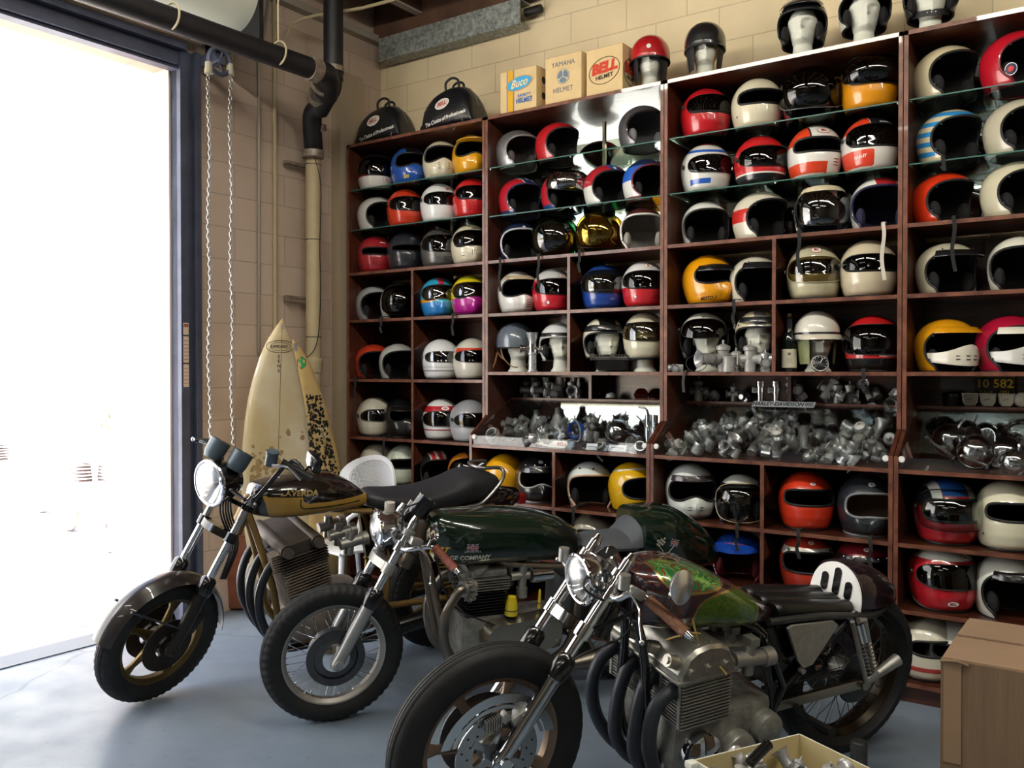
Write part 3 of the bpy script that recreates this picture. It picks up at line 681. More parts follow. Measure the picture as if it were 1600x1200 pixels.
helmet(687, B1, 16, 'full', '#dedfe0', 'white full-face helmet with narrow dark slot and tiny red brow letters, middle glass shelf', ph=.036, visor='flat', vis='dark', vr=(.14, .04, 66), text=[('BELL', .016, 10, .205, '#b32222')])
helmet(738, B1, 14, 'full', '#bb1b1e', 'bright red full-face helmet with grid vents, beside the post on middle glass shelf', visor='flat', vis='dark', vr=(.15, .04, 66), vents=[(a, zz, .01, .006) for a in (-22, -11, 0, 11, 22) for zz in (.04, .055, .07)], ventc='#5e0c10')
helmet(587, C1, 14, 'full', '#9d2129', 'dull red full-face helmet with thin slot and ribbed chin, bottom glass row left end', ph=.024, vents=chin(6, .055, 0, 8), ventc='#5e0f14', text=[('SIMPSON', .011, 10, .2, '#ddd')])
helmet(634, C1, 14, 'full', '#23262e', 'charcoal full-face helmet with narrow slot, beside the dull red one', ph=.022, text=[('GT', .016, 10, .205, '#999')], badge=[(10, .205, .02, .008, '#55585e', '', '#888')])
helmet(687, C1, 12, 'full', '#8b8a88', 'silver full-face helmet with large visor and framed brow lettering', flecks=1, visor='flat', vis='smoke', vr=(.145, .055, 72), text=[('SIMPSON', .010, 8, .22, '#141414')], vents=hs(3, 10, .06, .05, .012))
helmet(735, C1, 10, 'mx', CRM, 'cream off-road helmet with slotted pointed chin and dark visor, lettered SIMPSON', visor='flat', vis='dark', vr=(.155, .05, 64), rise=.035, vents=chin(4, .065, 2, 6, .004, .035)+[(-34, .06, .02, .004), (-34, .045, .02, .004)], text=[('SIMPSON', .010, 4, .222, '#141414')])
helmet(586, Dz, 30, 'open', '#9fa1a4', 'light grey open-face helmet in the upper left cell, left of the black-visored one')
helmet(624, Dz, 22, 'open', '#c8c6be', 'off-white open-face helmet covered by a black bubble visor, beside the light grey one', visor='bubble', vis='dark', strap=.1)
helmet(686, Dz, 8, 'mx', '#2f9cc0', 'turquoise full-face helmet with red marks and orange visor border', rise=.028, regions=[('#b8324e', lambda p: min(.022-abs(p.y)-(.23-p.z)*.2, p.z-.195, p.x+.02)), ('#d98b22', lambda p: min(p.z-.085-.03*math.exp(-(az(p)/R(20))**2), .108+.03*math.exp(-(az(p)/R(20))**2)-p.z, p.x)), ('#2a7fc4', BELOW(.085))], visor='flat', vis='amber', vr=(.15, .045, 66))
helmet(735, Dz, 8, 'mx', '#d9c312', 'yellow and magenta full-face helmet with ribbed crown, right of the turquoise one', rise=.028, regions=[('#9a9a20', lambda p: p.z-.225), ('#a81d86', lambda p: min(.10+.02*math.exp(-(az(p)/R(20))**2)-p.z, p.x-.02))], visor='flat', vis='amber', vr=(.155, .045, 66), strap=.14)
helmet(584, E1, 24, 'open', '#c23a22', 'orange-red open-face helmet with black padding above the cream full-face one', strap=.13)
helmet(622, E1, 24, 'open', '#b9bab5', 'pale grey open-face helmet tucked behind the centre divider, beside the orange-red one')
helmet(689, E1, 10, 'full', '#dfe0e0', 'glossy white full-face helmet with thin grey pinstripes round the chin', visor='flat', vis='amber', ph=.03, vr=(.14, .034, 60), regions=[('#9a9a98', band(.068, .072)), ('#9a9a98', band(.078, .081)), ('#8f8f8c', band(.045, .05))])
helmet(738, E1, 10, 'full', '#c9c5b8', 'cream full-face helmet with orange-red brow strip, half hidden by the unit post', visor='flat', vis='dark', ph=.03, regions=[('#c53a20', lambda p: min(p.z-.165, .195-p.z, p.x-.03))], vr=(.14, .036, 64))
helmet(586, F1, 20, 'full', '#c7c2b0', 'old cream full-face helmet with smoked visor band in lower left cell', visor='flat', vis='smoke', ph=.036, vr=(.135, .036, 68))
helmet(628, F1, 20, 'mx', '#101113', 'black off-road helmet with black peak in the lower left cell', peak=('#121314', .07, .20, 0), ph=.05, strap=.16)
helmet(690, F1, 6, 'full', '#dcdcd8', 'white full-face helmet with broad red brow band and white maker badge', regions=[('#b21e2b', band(.175, .215)), ('#8c1d2c', band(.055, .064))], visor='flat', vis='smoke', ph=.04, vr=(.132, .046, 70), badge=[bell(6, .2, .03, .012)])
helmet(734, F1, 24, 'full', '#8f9094', 'silver-grey full-face helmet with blue-tinted visor, next to the display case end', metal=0, visor='flat', vis='smoke', regions=[('#a9a9aa', BELOW(.085))], ph=.036, vr=(.135, .042, 70), Y=SF+.12)
helmet(590, G1, 10, 'full', '#bdb8a6', 'plain cream helmet dome above the white chair back', ph=.03)
helmet(631, G1, 10, 'full', '#c4cdbb', 'pale greenish white helmet dome next to the centre divider behind chair', ph=.03)
helmet(684, G1, 16, 'open', '#16181d', 'black open-face helmet with red and white stripes and bronze star', regions=[('#b8b09a', stripe(-.075, .028, .13)), ('#a52331', stripe(-.065, -.04, .13)), ('#a52331', stripe(-.022, .006, .13))], badge=[(60, .19, .022, .022, '#8a5a2c', '', '#8a5a2c')])
helmet(730, G1, 16, 'open', '#c77a1c', 'orange helmet with black stripes peeking between post and striped helmet', regions=[('#15151a', stripe(-.02, .0, .1)), ('#15151a', BELOW(.12))], visor='shield', vis='dark')
# ---- unit 2
helmet(809, A1, 42, 'open', '#b9b9bd', 'silver sparkle open-face helmet at left end of the mirrored top glass shelf', flecks=1, liner='#4a4445', trim='#8e8b8a')
helmet(872, A1, 44, 'open', '#b01a22', 'candy red open-face helmet with black interior on the mirrored top glass shelf')
helmet(1003, A1, 34, 'open', '#8e8e94', 'silver sparkle open-face helmet with grey lining by the right post of top shelf', flecks=1, liner='#6e6e72', trim='#2a1f1f', Y=SF+.15)
helmet(813, B1-.021, 38, 'open', '#b01c2a', 'red open-face helmet with navy starred centre band and blue lower edge', regions=[('#1c2c58', lambda p: min(.045-abs(p.y), p.z-.11)), ('#1c2c58', lambda p: min(.03-p.z-.2*(p.x+.05)*0, 1)), ('#e0dfda', lambda p: min(.05-abs(p.y), abs(p.y)-.045, p.z-.11))], text=[('★', .03, 12, .215, '#e4e4e4'), ('★', .03, -10, .225, '#e4e4e4')], trim='#2b2f52')
helmet(880, B1-.021, 30, 'open', '#b41e2e', 'red and blue open-face helmet with raised smoky bubble visor', regions=[('#24304f', lambda p: min(.05-abs(p.y), p.z-.1)), ('#24407c', BELOW(.035))], visor='bubble', vis='chrome', vr=(.165, .06, 80))
helmet(948, B1-.021, 38, 'open', '#d8d8d2', 'white open-face helmet with red side panel and starred blue centre band', regions=[('#a8202c', lambda p: min(p.z-.11, abs(p.y)-.05)), ('#2453a0', lambda p: min(.05-abs(p.y), p.z-.11)), ('#8a1d26', lambda p: min(.02-abs(p.y-.03)*.7, p.z-.18))], text=[('★', .032, -14, .205, '#e8e8e8')])
helmet(1010, B1-.021, 38, 'open', '#1b2747', 'navy open-face helmet with blue and white side flash next to right post', regions=[('#2a5fc0', lambda p: min(p.z-.11, .19-p.z, -.02-p.y)), ('#d9dad8', lambda p: min(.11-p.z, -.02-p.y)), ('#7a2430', BELOW(.02))], text=[('★', .028, -6, .215, '#d8d8d8')], trim='#6a2b34')
helmet(812, C1, 14, 'open', '#1a2443', 'navy open-face helmet with silver edge and hanging black strap', trim='#b9bcc2', text=[('★', .03, 0, .2, '#c8ccd8')], strap=.2, sx=-.02)
helmet(867, C1, 2, 'open', '#1e4d2c', 'dark green open-face helmet behind a green transparent bubble', visor='bubble', vis='green', vr=(.12, .11, 86), strap=.19, sx=0)
helmet(934, C1, 12, 'open', '#c9990f', 'metallic gold open-face helmet with mirrored gold bubble visor', visor='bubble', vis='gold', vr=(.125, .10, 80), strap=.12, sx=-.02, metal=1)
helmet(1004, C1, 2, 'open', '#4a2123', 'dark maroon open-face helmet with white edge and pale grey lining', trim='#d9d6cf', liner='#8b8984', Y=SF+.15)
helmet(809, Dz, 14, 'mx', '#d8d6d2', 'white off-road helmet with clear beige peak above its wide dark port', rise=.02, ph=.058, pz=.145, peak=('#bba98a', .035, .222, .0), vents=hs(4, 12, .07, .035, .013, .0035))
helmet(864, Dz, 14, 'full', '#c3c3c2', 'full-face helmet, white crown over red body, beside the white off-road one', regions=[('#b81c2c', BELOW(.185))], visor='flat', vis='smoke', ph=.038, vr=(.14, .046, 68), badge=[bell(14, .205, .024, .01), (-30, .045, .01, .01, '#e8e8e8', '', '#333')], vents=hs(3, 18, .07, .04))
helmet(942, Dz, 8, 'full', '#1a3f8e', 'metallic blue full-face helmet with very large clear visor', metal=0, visor='big', vis='amber', ph=.045, vr=(.15, .065, 78), text=[('BELL', .014, 16, .05, '#7fa2d8')])
helmet(1006, Dz, 8, 'full', '#d4d4d4', 'white over red full-face helmet with flat smoked visor by right post', regions=[('#b81f2a', BELOW(.105))], visor='flat', vis='smoke', ph=.042, vr=(.145, .048, 70), badge=[bell(6, .225, .028, .011), (-32, .05, .008, .008, '#eee', '', '#333')], vents=hs(3, 22, .07, .04), ventc='#5c0f14')
helmet(790, G1, 150, 'full', '#d79c10', 'yellow helmet with grey face shield turned away, behind the black motorcycle seat', visor='shield', vis='amber', Y=SL+.17, regions=[('#26262a', lambda p: min(p.z-.15, .185-p.z, p.x))])
helmet(838, G1, 12, 'mx', '#17181b', 'black off-road helmet with chrome chin reflections and three snaps', ph=.062, pz=.14, rise=.03, snaps=4, peak=('#1c1d20', .02, .20, .002), badge=[bell(4, .23, .02, .008, '#e8e8e8', '#333')], Y=SL+.17, trim='#9a9a9a', sz=.212)
helmet(922, G1, 10, 'open', '#d4dad2', 'white open-face helmet with chrome edge and straps hanging from black interior', trim='#c9a184', snaps=3, sc=0, sz=.212, Y=SL+.17, strap=.2, sx=0, s=1.04, brow=-.01)
helmet(988, G1, 26, 'full', '#d8a80e', 'yellow full-face helmet with tall black-rimmed port and white crown pinstripe', ph=.055, pz=.13, pw=48, pn=2.6, regions=[('#dcdcd0', slantband(.215, .222, -.15))], Y=SL+.15)
helmet(925, H1, 10, 'full', '#b3ac98', 'dusty cream helmet dome low behind the green motorcycle tank', Y=SL+.17)
# ---- unit 3
helmet(1101, A1, 20, 'full', '#b3141f', 'shiny red full-face helmet with tinted visor and vented chin, third unit top glass shelf', visor='flat', vis='dark', ph=.04, pz=.145, vr=(.152, .044, 66), vents=hs(4, 14, .075, .035)+chin(3, .06, 34, 5), ventc='#6a0c14', s=1.03)
helmet(1181, A1, 16, 'full', CRM, 'cream full-face helmet with round-ended black port, third unit top shelf', ph=.036, pz=.138, s=1.03, rivet=1)
helmet(1264, A1, 4, 'open', '#7c0f25', 'maroon helmet inside a big clear smoke bubble visor', visor='bubble', vis='smoke', vr=(.14, .10, 84), s=1.06, regions=[('#a00f2c', lambda p: min(p.x, .07-p.z))], vtrim='#8f8f90')
helmet(1356, A1, 16, 'full', '#d28a10', 'metallic orange-gold helmet with smoked bubble visor in the corner of third unit', visor='bubble', vis='smoke', vr=(.16, .065, 72), s=1.06, ph=.05, pz=.15)
helmet(1102, B1-.021, 20, 'full', '#cfcfca', 'white full-face helmet with blue band, red crown and blue chin flash', regions=[('#b8242a', lambda p: p.z-.24), ('#2056ae', slantband(.205, .22, .1)), ('#2056ae', lambda p: min(p.z-.03, .055-p.z, R(25)-abs(az(p)+R(35))))], visor='flat', vis='smoke', ph=.04, pz=.13, vr=(.13, .045, 62), s=1.03)
helmet(1186, B1-.021, 22, 'full', '#bb1d22', 'red full-face helmet with sweeping smoked visor and white lower edge', visor='big', vis='dark', vr=(.13, .05, 72), regions=[('#111114', BELOW(.045)), ('#e0dfd8', band(.045, .053))], s=1.02)
helmet(1271, B1-.021, 14, 'full', '#d9d6d0', 'white and orange full-face helmet with oval maker badge and vented chin', regions=[('#cf3f1d', lambda p: min(p.z-.15, -.045-p.y)), ('#cf3f1d', lambda p: min(.062-p.z, p.z-.012, R(10)-az(p))), ('#19191b', lambda p: min(p.z-.17, .05+p.y, -.043-p.y))], ph=.034, pz=.145, badge=[(8, .215, .036, .015, '#dcd8d2', 'BELL', '#9c2f22')], vents=hs(3, 32, .075, .035, .014), s=1.05)
helmet(1357, B1-.021, 16, 'full', '#d4cfc8', 'orange, white and black full-face helmet with silver motorcycle brand lettering', regions=[('#cf3a1c', lambda p: min(p.z-.17, -.03-p.y)), ('#cf3a1c', lambda p: min(.085-p.z, p.z-.012, R(-8)-az(p))), ('#18181b', lambda p: min(p.z-.165, p.y+.028, p.x+.03))], visor='flat', vis='dark', ph=.045, pz=.145, vr=(.15, .05, 66), text=[('HARLEY', .018, -38, .055, '#f0e8e0', .1, 1), ('DAVIDSON', .012, 18, .185, '#d8d8d8')], vents=[(18, .215, .06, .008), (18, .2, .06, .008)], ventc='#8a8a88', s=1.05)
helmet(1101, C1, 14, 'open', '#dadbd6', 'plain white open-face helmet at the left end of third unit wooden shelf', s=.98, brow=-.006)
helmet(1188, C1, 46, 'open', '#cfc8b6', 'cream open-face helmet circled by a wide red band', regions=[('#c02a25', band(.085, .15))], s=1.05)
helmet(1283, C1, 4, 'open', '#c9bd9f', 'tan cream helmet with short peak and blue-tinted full face shield', visor='shield', vis='blue', vr=(.115, .085, 58), peak=('#c9bd9f', .018, .215, 0), strap=.2, sx=-.06, s=1.06)
helmet(1372, C1, 12, 'open', '#d8d8d2', 'white open-face helmet with red crown patch, navy quilted lining and pale scarf', regions=[('#a81f26', lambda p: min(p.z-.17, .045-abs(p.y-.01)))], liner='#1c1a38', trim='#2b2547', strap=.26, sx=.06, sw='#c9c2b8', s=1.05)
helmet(1106, Dz, 34, 'mx', '#d8920c', 'yellow off-road helmet with black peak and model lettering on the jaw', rise=.015, ph=.05, pz=.145, pw=66, peak=('#16161a', .05, .19, .004), text=[('MOTO 3', .024, -42, .022, '#171717', .06, 1)], vents=hs(4, 12, .075, .02, .013), s=1.03)
helmet(1180, Dz, 26, 'open', '#cfc9b8', 'off-white open-face helmet with black snap-on peak right of the yellow one', peak=('#1a1a1d', .05, .20, .012), snaps=2, strap=.13, sx=-.05, buckle=1, s=1.02)
helmet(1271, Dz, 4, 'full', '#b8b294', 'cream full-face helmet with brown-tinted visor and oval brow badge', visor='flat', vis='amber', ph=.03, pz=.145, vr=(.13, .06, 66), badge=[bell(2, .225, .03, .013)], s=1.06, vtrim='#a39c80')
helmet(1356, Dz, 10, 'full', '#c3b79c', 'plain sand-coloured full-face helmet with dark smoke slot, right end cell', ph=.036, pz=.143, visor='flat', vis='dark', vr=(.143, .036, 64), s=1.07)
helmet(1363, 1.5, 6, 'full', '#b0191c', 'red crown helmet with wraparound black shield and red lettered strip', visor='big', vis='dark', vr=(.14, .068, 88), regions=[('#101012', BELOW(.075)), ('#c01f26', lambda p: min(p.z-.055, .078-p.z))], text=[('PORSCHE DESIGN', .012, 26, .066, '#e9d9d9')], s=1.04, strap=.1, ph=.05)
helmet(1080, G1, 8, 'mx', '#d4d9d4', 'white off-road helmet with dark snap-on peak above the green tail', ph=.055, pz=.135, snaps=4, peak=('#3a3236', .012, .205, .0), rise=.032, Y=SL+.17, s=1.06, sz=.2, vents=[(-12, .06, .02, .004), (12, .06, .02, .004), (-12, .045, .02, .004), (12, .045, .02, .004)])
helmet(1158, G1, 2, 'open', '#cfd2cc', 'white open-face helmet with black brow strap and clear wrinkled bubble', regions=[('#1a1b22', band(.175, .205))], visor='shield', vis='clear', vr=(.11, .095, 72), Y=SL+.17, strap=.12, sx=.05, vtrim='#c8b890', s=.98)
helmet(1260, G1, 12, 'full', '#c8341a', 'orange full-face helmet with round-ended black port and small oval badge', ph=.036, pz=.15, badge=[bell(4, .212, .014, .006, '#e8e0d8', '#777')], Y=SL+.17, strap=.13, sx=.02, s=1.04)
helmet(1355, G1, 10, 'mx', '#22262c', 'dark grey off-road helmet with tan lining showing in its port', ph=.055, pz=.135, pw=50, liner='#8a7565', rise=.01, badge=[bell(2, .225, .02, .008, '#d8d8d8', '#444')], Y=SL+.17, strap=.14, sx=.06, s=1.05, trim='#80848a')
helmet(1156, H1, -8, 'open', '#1c49b0', 'matt blue helmet with visor peak and dark red interior behind bikes', peak=('#1c49b0', .05, .19, .01), liner='#5c0e1c', trim='#8f1c30', Y=SL+.17, s=1.02)
helmet(1262, H1, 6, 'full', '#c03a26', 'orange-red full-face helmet with white snap-on brow peak on lower shelf', ph=.045, pz=.135, snaps=2, sc=0, regions=[('#d4cfc2', lambda p: min(p.z-.165, .20-p.z, p.x-.03))], badge=[bell(4, .222, .016, .007)], Y=SL+.17, s=1.05, sz=.185)
helmet(1350, H1, 6, 'full', '#7d1a22', 'dark red helmet with black snap band behind the bright seat hoop', snaps=5, regions=[('#1b1216', lambda p: min(p.z-.16, .195-p.z, p.x-.02))], badge=[bell(2, .222, .016, .007)], Y=SL+.17, s=1.03, sz=.185, ph=.045, pz=.13)
# ---- unit 4
helmet(1476, A1, 46, 'open', '#c4b797', 'cream open-face helmet on the top glass shelf of rightmost unit', Y=SF+.17, s=1.05)
helmet(1585, A1, 48, 'open', '#b21426', 'deep red open-face helmet with round roundel decal, cut by the right edge', s=1.07, badge=[(-62, .06, .022, .022, '#1f1c3c', '', '#e8e8e8'), (-62, .06, .012, .012, '#c8322c', '', '#f0f0f0')], trim='#6c1420')
helmet(1482, B1-.021, 42, 'open', '#cdbf9d', 'open-face helmet striped in cream and light blue', regions=[('#2c86c4', lambda p, a=a: min(p.z+.12*p.x-a, a+.021-p.z-.12*p.x, p.z-.03)) for a in (.03, .074, .118, .162, .206)], strap=.06, s=1.05)
helmet(1590, B1-.021, 46, 'open', '#b9b29c', 'weathered cream open-face helmet at right edge beside the striped one', s=1.05)
helmet(1473, C1, 44, 'open', '#cf3313', 'bright orange open-face helmet with long strap hanging below the shelf', strap=.24, sx=.07, s=1.0)
helmet(1586, C1, 46, 'open', '#c6c0a6', 'off-white open-face helmet at right edge next to the orange one', s=1.05, text=[('®', .0, 0, .1, '#222')][:0])
helmet(1478, Dz, 34, 'open', '#b8b29c', 'cream open-face helmet with black peak and grey strap, below the orange one', peak=('#17171a', .06, .195, .008), snaps=2, s=1.0)
helmet(1592, Dz, 14, 'open', '#d6d4c6', 'white open-face helmet with a thin red crown line at the right edge', regions=[('#b8202a', stripe(-.003, .003, .12))], s=1.02, brow=-.006)
helmet(1478, 1.5, 34, 'open', '#d08f12', 'yellow open-face helmet with long peak and white bolt-on chin guard', peak=('#d08f12', .05, .20, .004), s=1.02, chin_guard=1)
helmet(1578, 1.5, 36, 'open', '#9c1230', 'crimson open-face helmet with white peak and silver chin piece, right edge', peak=('#d8d4c6', .05, .185, .004), s=1.05)
helmet(1480, G1, 18, 'full', '#a81f2a', 'red, white and blue helmet under a large clear bubble visor', regions=[('#2355a0', lambda p: min(p.z-.2, .05-abs(p.y))), ('#d8d8d4', lambda p: min(p.z-.16, .085-abs(p.y), abs(p.y)-.052)), ('#20222c', lambda p: min(p.z-.15, abs(p.y)-.085))], visor='bubble', vis='clear', vr=(.14, .08, 76), s=1.07, Y=SL+.17, ph=.045)
helmet(1578, G1, 22, 'full', '#d2ceb6', 'large plain cream full-face helmet with black port at the right edge', ph=.034, pz=.15, s=1.1, Y=SL+.17, strap=0, rivet=1)
helmet(1474, H1, 22, 'full', '#b01a26', 'red full-face helmet with white crown, smoked visor and two oval badges', regions=[('#d6d5cd', ABOVE(.20)), ('#d9d9d2', lambda p: min(.045-p.z+(-.04-p.x)*.4, 1))], visor='flat', vis='smoke', vr=(.14, .046, 66), badge=[bell(26, .212, .022, .011), bell(-6, .035, .022, .011)], s=1.12, Y=SL+.17, ph=.04)
helmet(1580, H1, 30, 'open', '#dadbd2', 'white open-face helmet with black peak on the lowest visible shelf, right edge', peak=('#101013', .02, .19, .004), s=1.1, Y=SL+.17)
helmet(1448, I1, 20, 'full', '#d0cab6', 'cream and red helmet on the floor-level shelf, beside the cardboard box', regions=[('#b8332c', band(.04, .06))], s=1.07, Y=SL+.17, pw=45, ph=.03)
helmet(1475+18, I1, 20, 'full', '#c9c9c2', 'white helmet almost hidden behind the cardboard box on the bottom shelf', s=1.0, Y=SL+.2)
from mathutils.bvhtree import BVHTree
# ------------------------------------------------------------------ motorcycles
class Bike:
    """local frame: origin at the front tyre's contact, +x rearward, +y off side, +z up; leaning on its stand towards -y"""
    def __init__(s, px, py, th, lean, label, rake, Rf, steer=0):
        c = onZ(px, py, 0); s.t = thing('motorcycle', label, 'motorcycle', c, R(th), None, R(lean))
        s.M = Matrix.Translation(c) @ Matrix.Rotation(R(th), 4, 'Z') @ Matrix.Rotation(R(lean), 4, 'X'); s.Mi = s.M.inverted()
        s.u = V((math.sin(R(rake)), 0, math.cos(R(rake)))); s.ax = V((0, 0, Rf)); s.R = Rf
        q = s.ax+V((.05, 0, -.0)); s.S = Matrix.Translation(q) @ Matrix.Rotation(R(steer), 4, s.u) @ Matrix.Translation(-q)
        s.Si = s.S.inverted()
    def P(s, x, y, yy=0, steer=False):
        o = s.Mi @ O; d = s.Mi.to_3x3() @ ray(x, y)
        if steer: o = s.Si @ o; d = s.Si.to_3x3() @ d
        return o+d*((yy-o.y)/d.y)
    def mb(s, steer=False): return MB(s.S if steer else None)
    def part(s, name, mb, m, parent=None, **k): return mb.build(name, m, parent or s.t, **k)
    def group(s, name, loc=(0, 0, 0)):
        e = bpy.data.objects.new(name, None); COL.objects.link(e); e.parent = s.t; e.empty_display_size = .05; return e
def ringy(c, prof, n=72, fn=None):  # prof (r, y) swept round the y axis at c
    return [[V(c)+V(((r+(fn(i, y, r) if fn else 0))*math.sin(2*PI*i/n), y, (r+(fn(i, y, r) if fn else 0))*math.cos(2*PI*i/n))) for i in range(n)] for r, y in prof]
def wheel(b, name, c, Rt, w, style, steer=False, rimmat=None, bead=None, tread=.003):
    g = b.group(name); Rr = bead or Rt-.098; mb = b.mb(steer); c = V(c)
    half = [(Rr-.004, w*.62), (Rr+.012, w*.82), (Rt-.055, w), (Rt-.028, w*.97), (Rt-.016, w*.86), (Rt-.008, w*.66), (Rt-.0045, w*.52), (Rt-.009, w*.48), (Rt-.002, w*.42), (Rt-.0, w*.18), (Rt-.005, w*.13), (Rt, w*.09)]
    prof = half+[(r, -y) for r, y in half[::-1]]
    def tr(i, y, r):
        if r < Rt-.035: return 0
        return -tread*(1.6 if abs(y) > w*.6 else 1) if (i//2) % 2 and abs(y) > w*.3 else 0
    mb.grid(ringy(c, prof, 216, tr), cv=True); b.part('tyre', mb, TYRE, g, ang=60)
    mb = b.mb(steer); pr = [(Rr+.004, w*.66), (Rr-.006, w*.62), (Rr-.012, w*.5), (Rr-.024, w*.3), (Rr-.024, -w*.3), (Rr-.012, -w*.5), (Rr-.006, -w*.62), (Rr+.004, -w*.66), (Rr+.0, -w*.55), (Rr-.004, 0), (Rr+.0, w*.55)]
    mb.grid(ringy(c, pr, 72), cu=True, cv=True)
    if style == 'wire':
        b.part('rim', mb, rimmat or ALU, g)
        mb = b.mb(steer)
        for k in range(40):
            a = 2*PI*k/40; sd = 1 if k % 2 else -1; dr = (1 if (k//2) % 2 else -1)*R(38); rh = .05
            p = c+V((rh*math.sin(a+dr), sd*.03, rh*math.cos(a+dr))); q = c+V(((Rr-.02)*math.sin(a), sd*.004, (Rr-.02)*math.cos(a))); mb.cyl(p, q, .0017, n=5)
            q2 = q+(q-c).normalized()*(-.012); mb.cyl(q, q2, .0032, n=5)
        b.part('spokes', mb, CHROME if name == 'front_wheel' else STEEL, g)
    else:
        n = 5 if style == 'laverda' else 7; rin = .055
        for k in range(n):
            a = 2*PI*k/n+.3; d = V((math.sin(a), 0, math.cos(a))); e = V((math.cos(a), 0, -math.sin(a)))
            rows = []
            for rr_, ww, th in ((rin*.8, .026, .022), (.12, .017, .014), (Rr-.06, .014, .012), (Rr-.02, .024, .018)):
                q = c+d*rr_; rows.append([q+e*ww+V((0, th*.4, 0)), q+e*ww*.4+V((0, th, 0)), q-e*ww*.4+V((0, th, 0)), q-e*ww+V((0, th*.4, 0)), q-e*ww-V((0, th*.4, 0)), q-e*ww*.4-V((0, th, 0)), q+e*ww*.4-V((0, th, 0)), q+e*ww-V((0, th*.4, 0))])
            mb.loft(rows)
        b.part('rim', mb, rimmat or GOLD, g)
    mb = b.mb(steer); hw = .06
    mb.lathe([(.001, -hw), (.02, -hw), (.024, -hw+.01), (.05, -.035), (.05, .035), (.024, hw-.01), (.02, hw), (.001, hw)], c, (0, 1, 0), n=28); b.part('hub', mb, ALUC, g)
    return g
def disc(b, g, c, y, Ro, Ri, steer, m=None, arms=6, holes=True):
    mb = b.mb(steer); c = V(c); c = V((c.x, y, c.z)); mb.grid(ringy(c, [(Ri, .0025), (Ro, .0025), (Ro, -.0025), (Ri, -.0025)], 48), cu=True, cv=True)
    if arms:
        for k in range(arms):
            a = 2*PI*k/arms; d = V((math.sin(a), 0, math.cos(a))); e = V((math.cos(a), 0, -math.sin(a))); mb.loft([[c+d*rr_+e*w_+V((0, t, 0)) for w_, t in ((ww, .004), (-ww, .004), (-ww, -.004), (ww, -.004))] for rr_, ww in ((.03, .02), (Ri*.7, .008), (Ri+.012, .014))])
        mb.grid(ringy(c, [(.02, .006), (.045, .006), (.045, -.006), (.02, -.006)], 28), cu=True, cv=True)
    if holes:
        mb.mi = 1
        for ring, rr_ in enumerate((Ri+(Ro-Ri)*.3, Ri+(Ro-Ri)*.7)):
            for k in range(16):
                a = 2*PI*(k+.5*ring)/16; q = c+V((rr_*math.sin(a), 0, rr_*math.cos(a))); mb.cyl(q+V((0, -.003, 0)), q+V((0, .003, 0)), .004, n=8)
    return b.part('brake_disc', mb, [m or STEEL, BLK], g)
def fork(b, style):
    u = b.u; S = True; yo = style.get('yo', .098)
    for sy in (-1, 1):
        a = b.ax+V((0, sy*yo, 0)); mb = b.mb(S)
        l0, l1 = style['low'], style['top']
        mb.mi = 0; rl = style.get('rl', .028)
        mb.tube([a-u*.03, a-u*.012, a+u*.03, a+u*.10, a+u*(l0*.9), a+u*l0], [rl*.7, rl*1.0, rl*.86, rl*.95, rl, rl*1.05], 18)
        mb.cyl(a+V((0, -sy*.03, 0)), a+V((0, sy*rl*1.25, 0)), .018, n=14); mb.lathe([(.026, 0), (.03, .004), (.03, .02), (.022, .024)], a+u*(l0*.86), u, n=18)
        mb.mi = 1; mb.tube([a+u*(l0-.04), a+u*(l0-.02), a+u*(l0+.03), a+u*(l0+.045)], [rl*1.18, rl*1.3, rl*1.22, rl*.8], 18)
        mb.mi = 2; mb.cyl(a+u*l0, a+u*l1, .0185, n=20)
        mb.mi = 3; mb.cyl(a+u*(l1), a+u*(l1+.022), .017, .012, n=12)
        b.part('fork_leg', mb, [style.get('m', ALU), BLKP, CHROME, CHROME])
    for nm, l, h in (('lower_triple_clamp', style['lt'], .045), ('top_triple_clamp', style['tt'], .026)):
        mb = b.mb(S); c = b.ax+u*l
        for sy in (-1, 1): mb.cyl(c+V((0, sy*yo, 0))-u*h/2, c+V((0, sy*yo, 0))+u*h/2, .028, n=18)
        wv = u.cross(V((0, 1, 0))).normalized()
        mb.prism([(-yo, -.018), (yo, -.018), (yo, .018), (.03, .055), (-.03, .055), (-yo, .018)], lambda p, q, k: c+V((0, p, 0))-wv*q*(-1)+u*((k-.5)*h*.8)); b.part(nm, mb, style.get('mt', ALUC))
def headlight(b, c, r, depth, bowl, lensm, tilt=0, steer=True, ears=True):
    g = b.group('headlight'); c = V(c); d = V((-math.cos(R(tilt)), 0, math.sin(R(tilt))))
    mb = b.mb(steer); mb.lathe([(r*1.02, 0), (r*1.02, -.014), (r*.97, -.03), (r*.93, -depth*.5), (r*.7, -depth*.85), (r*.3, -depth), (.001, -depth)], c, d, n=40); b.part('bowl', mb, bowl, g)
    mb = b.mb(steer); mb.torus(c, d, r*1.0, .008, n=48, m=8); b.part('rim', mb, CHROME, g)
    mb = b.mb(steer); mb.lathe([(r*.96, .002), (r*.85, .012), (r*.6, .022), (r*.3, .028), (.001, .03)], c, d, n=40); b.part('lens', mb, lensm, g)
    mb = b.mb(steer); mb.lathe([(r*.93, -.004), (r*.7, -.03), (r*.3, -.055), (.02, -.06), (.001, -.05)], c, d, n=36); b.part('reflector', mb, mat('reflector', '#f2f2f2', .12, 1), g)
    if ears:
        mb = b.mb(steer); tgt = b.ax+b.u*((c-b.ax).dot(b.u))
        for sy in (-1, 1): mb.tube([c-d*.04+V((0, sy*r*.98, 0)), V((tgt.x-.02, sy*.09, tgt.z)), V((tgt.x, sy*.098, tgt.z-.01))], .008, 8)
        b.part('headlight_bracket', mb, CHROME)
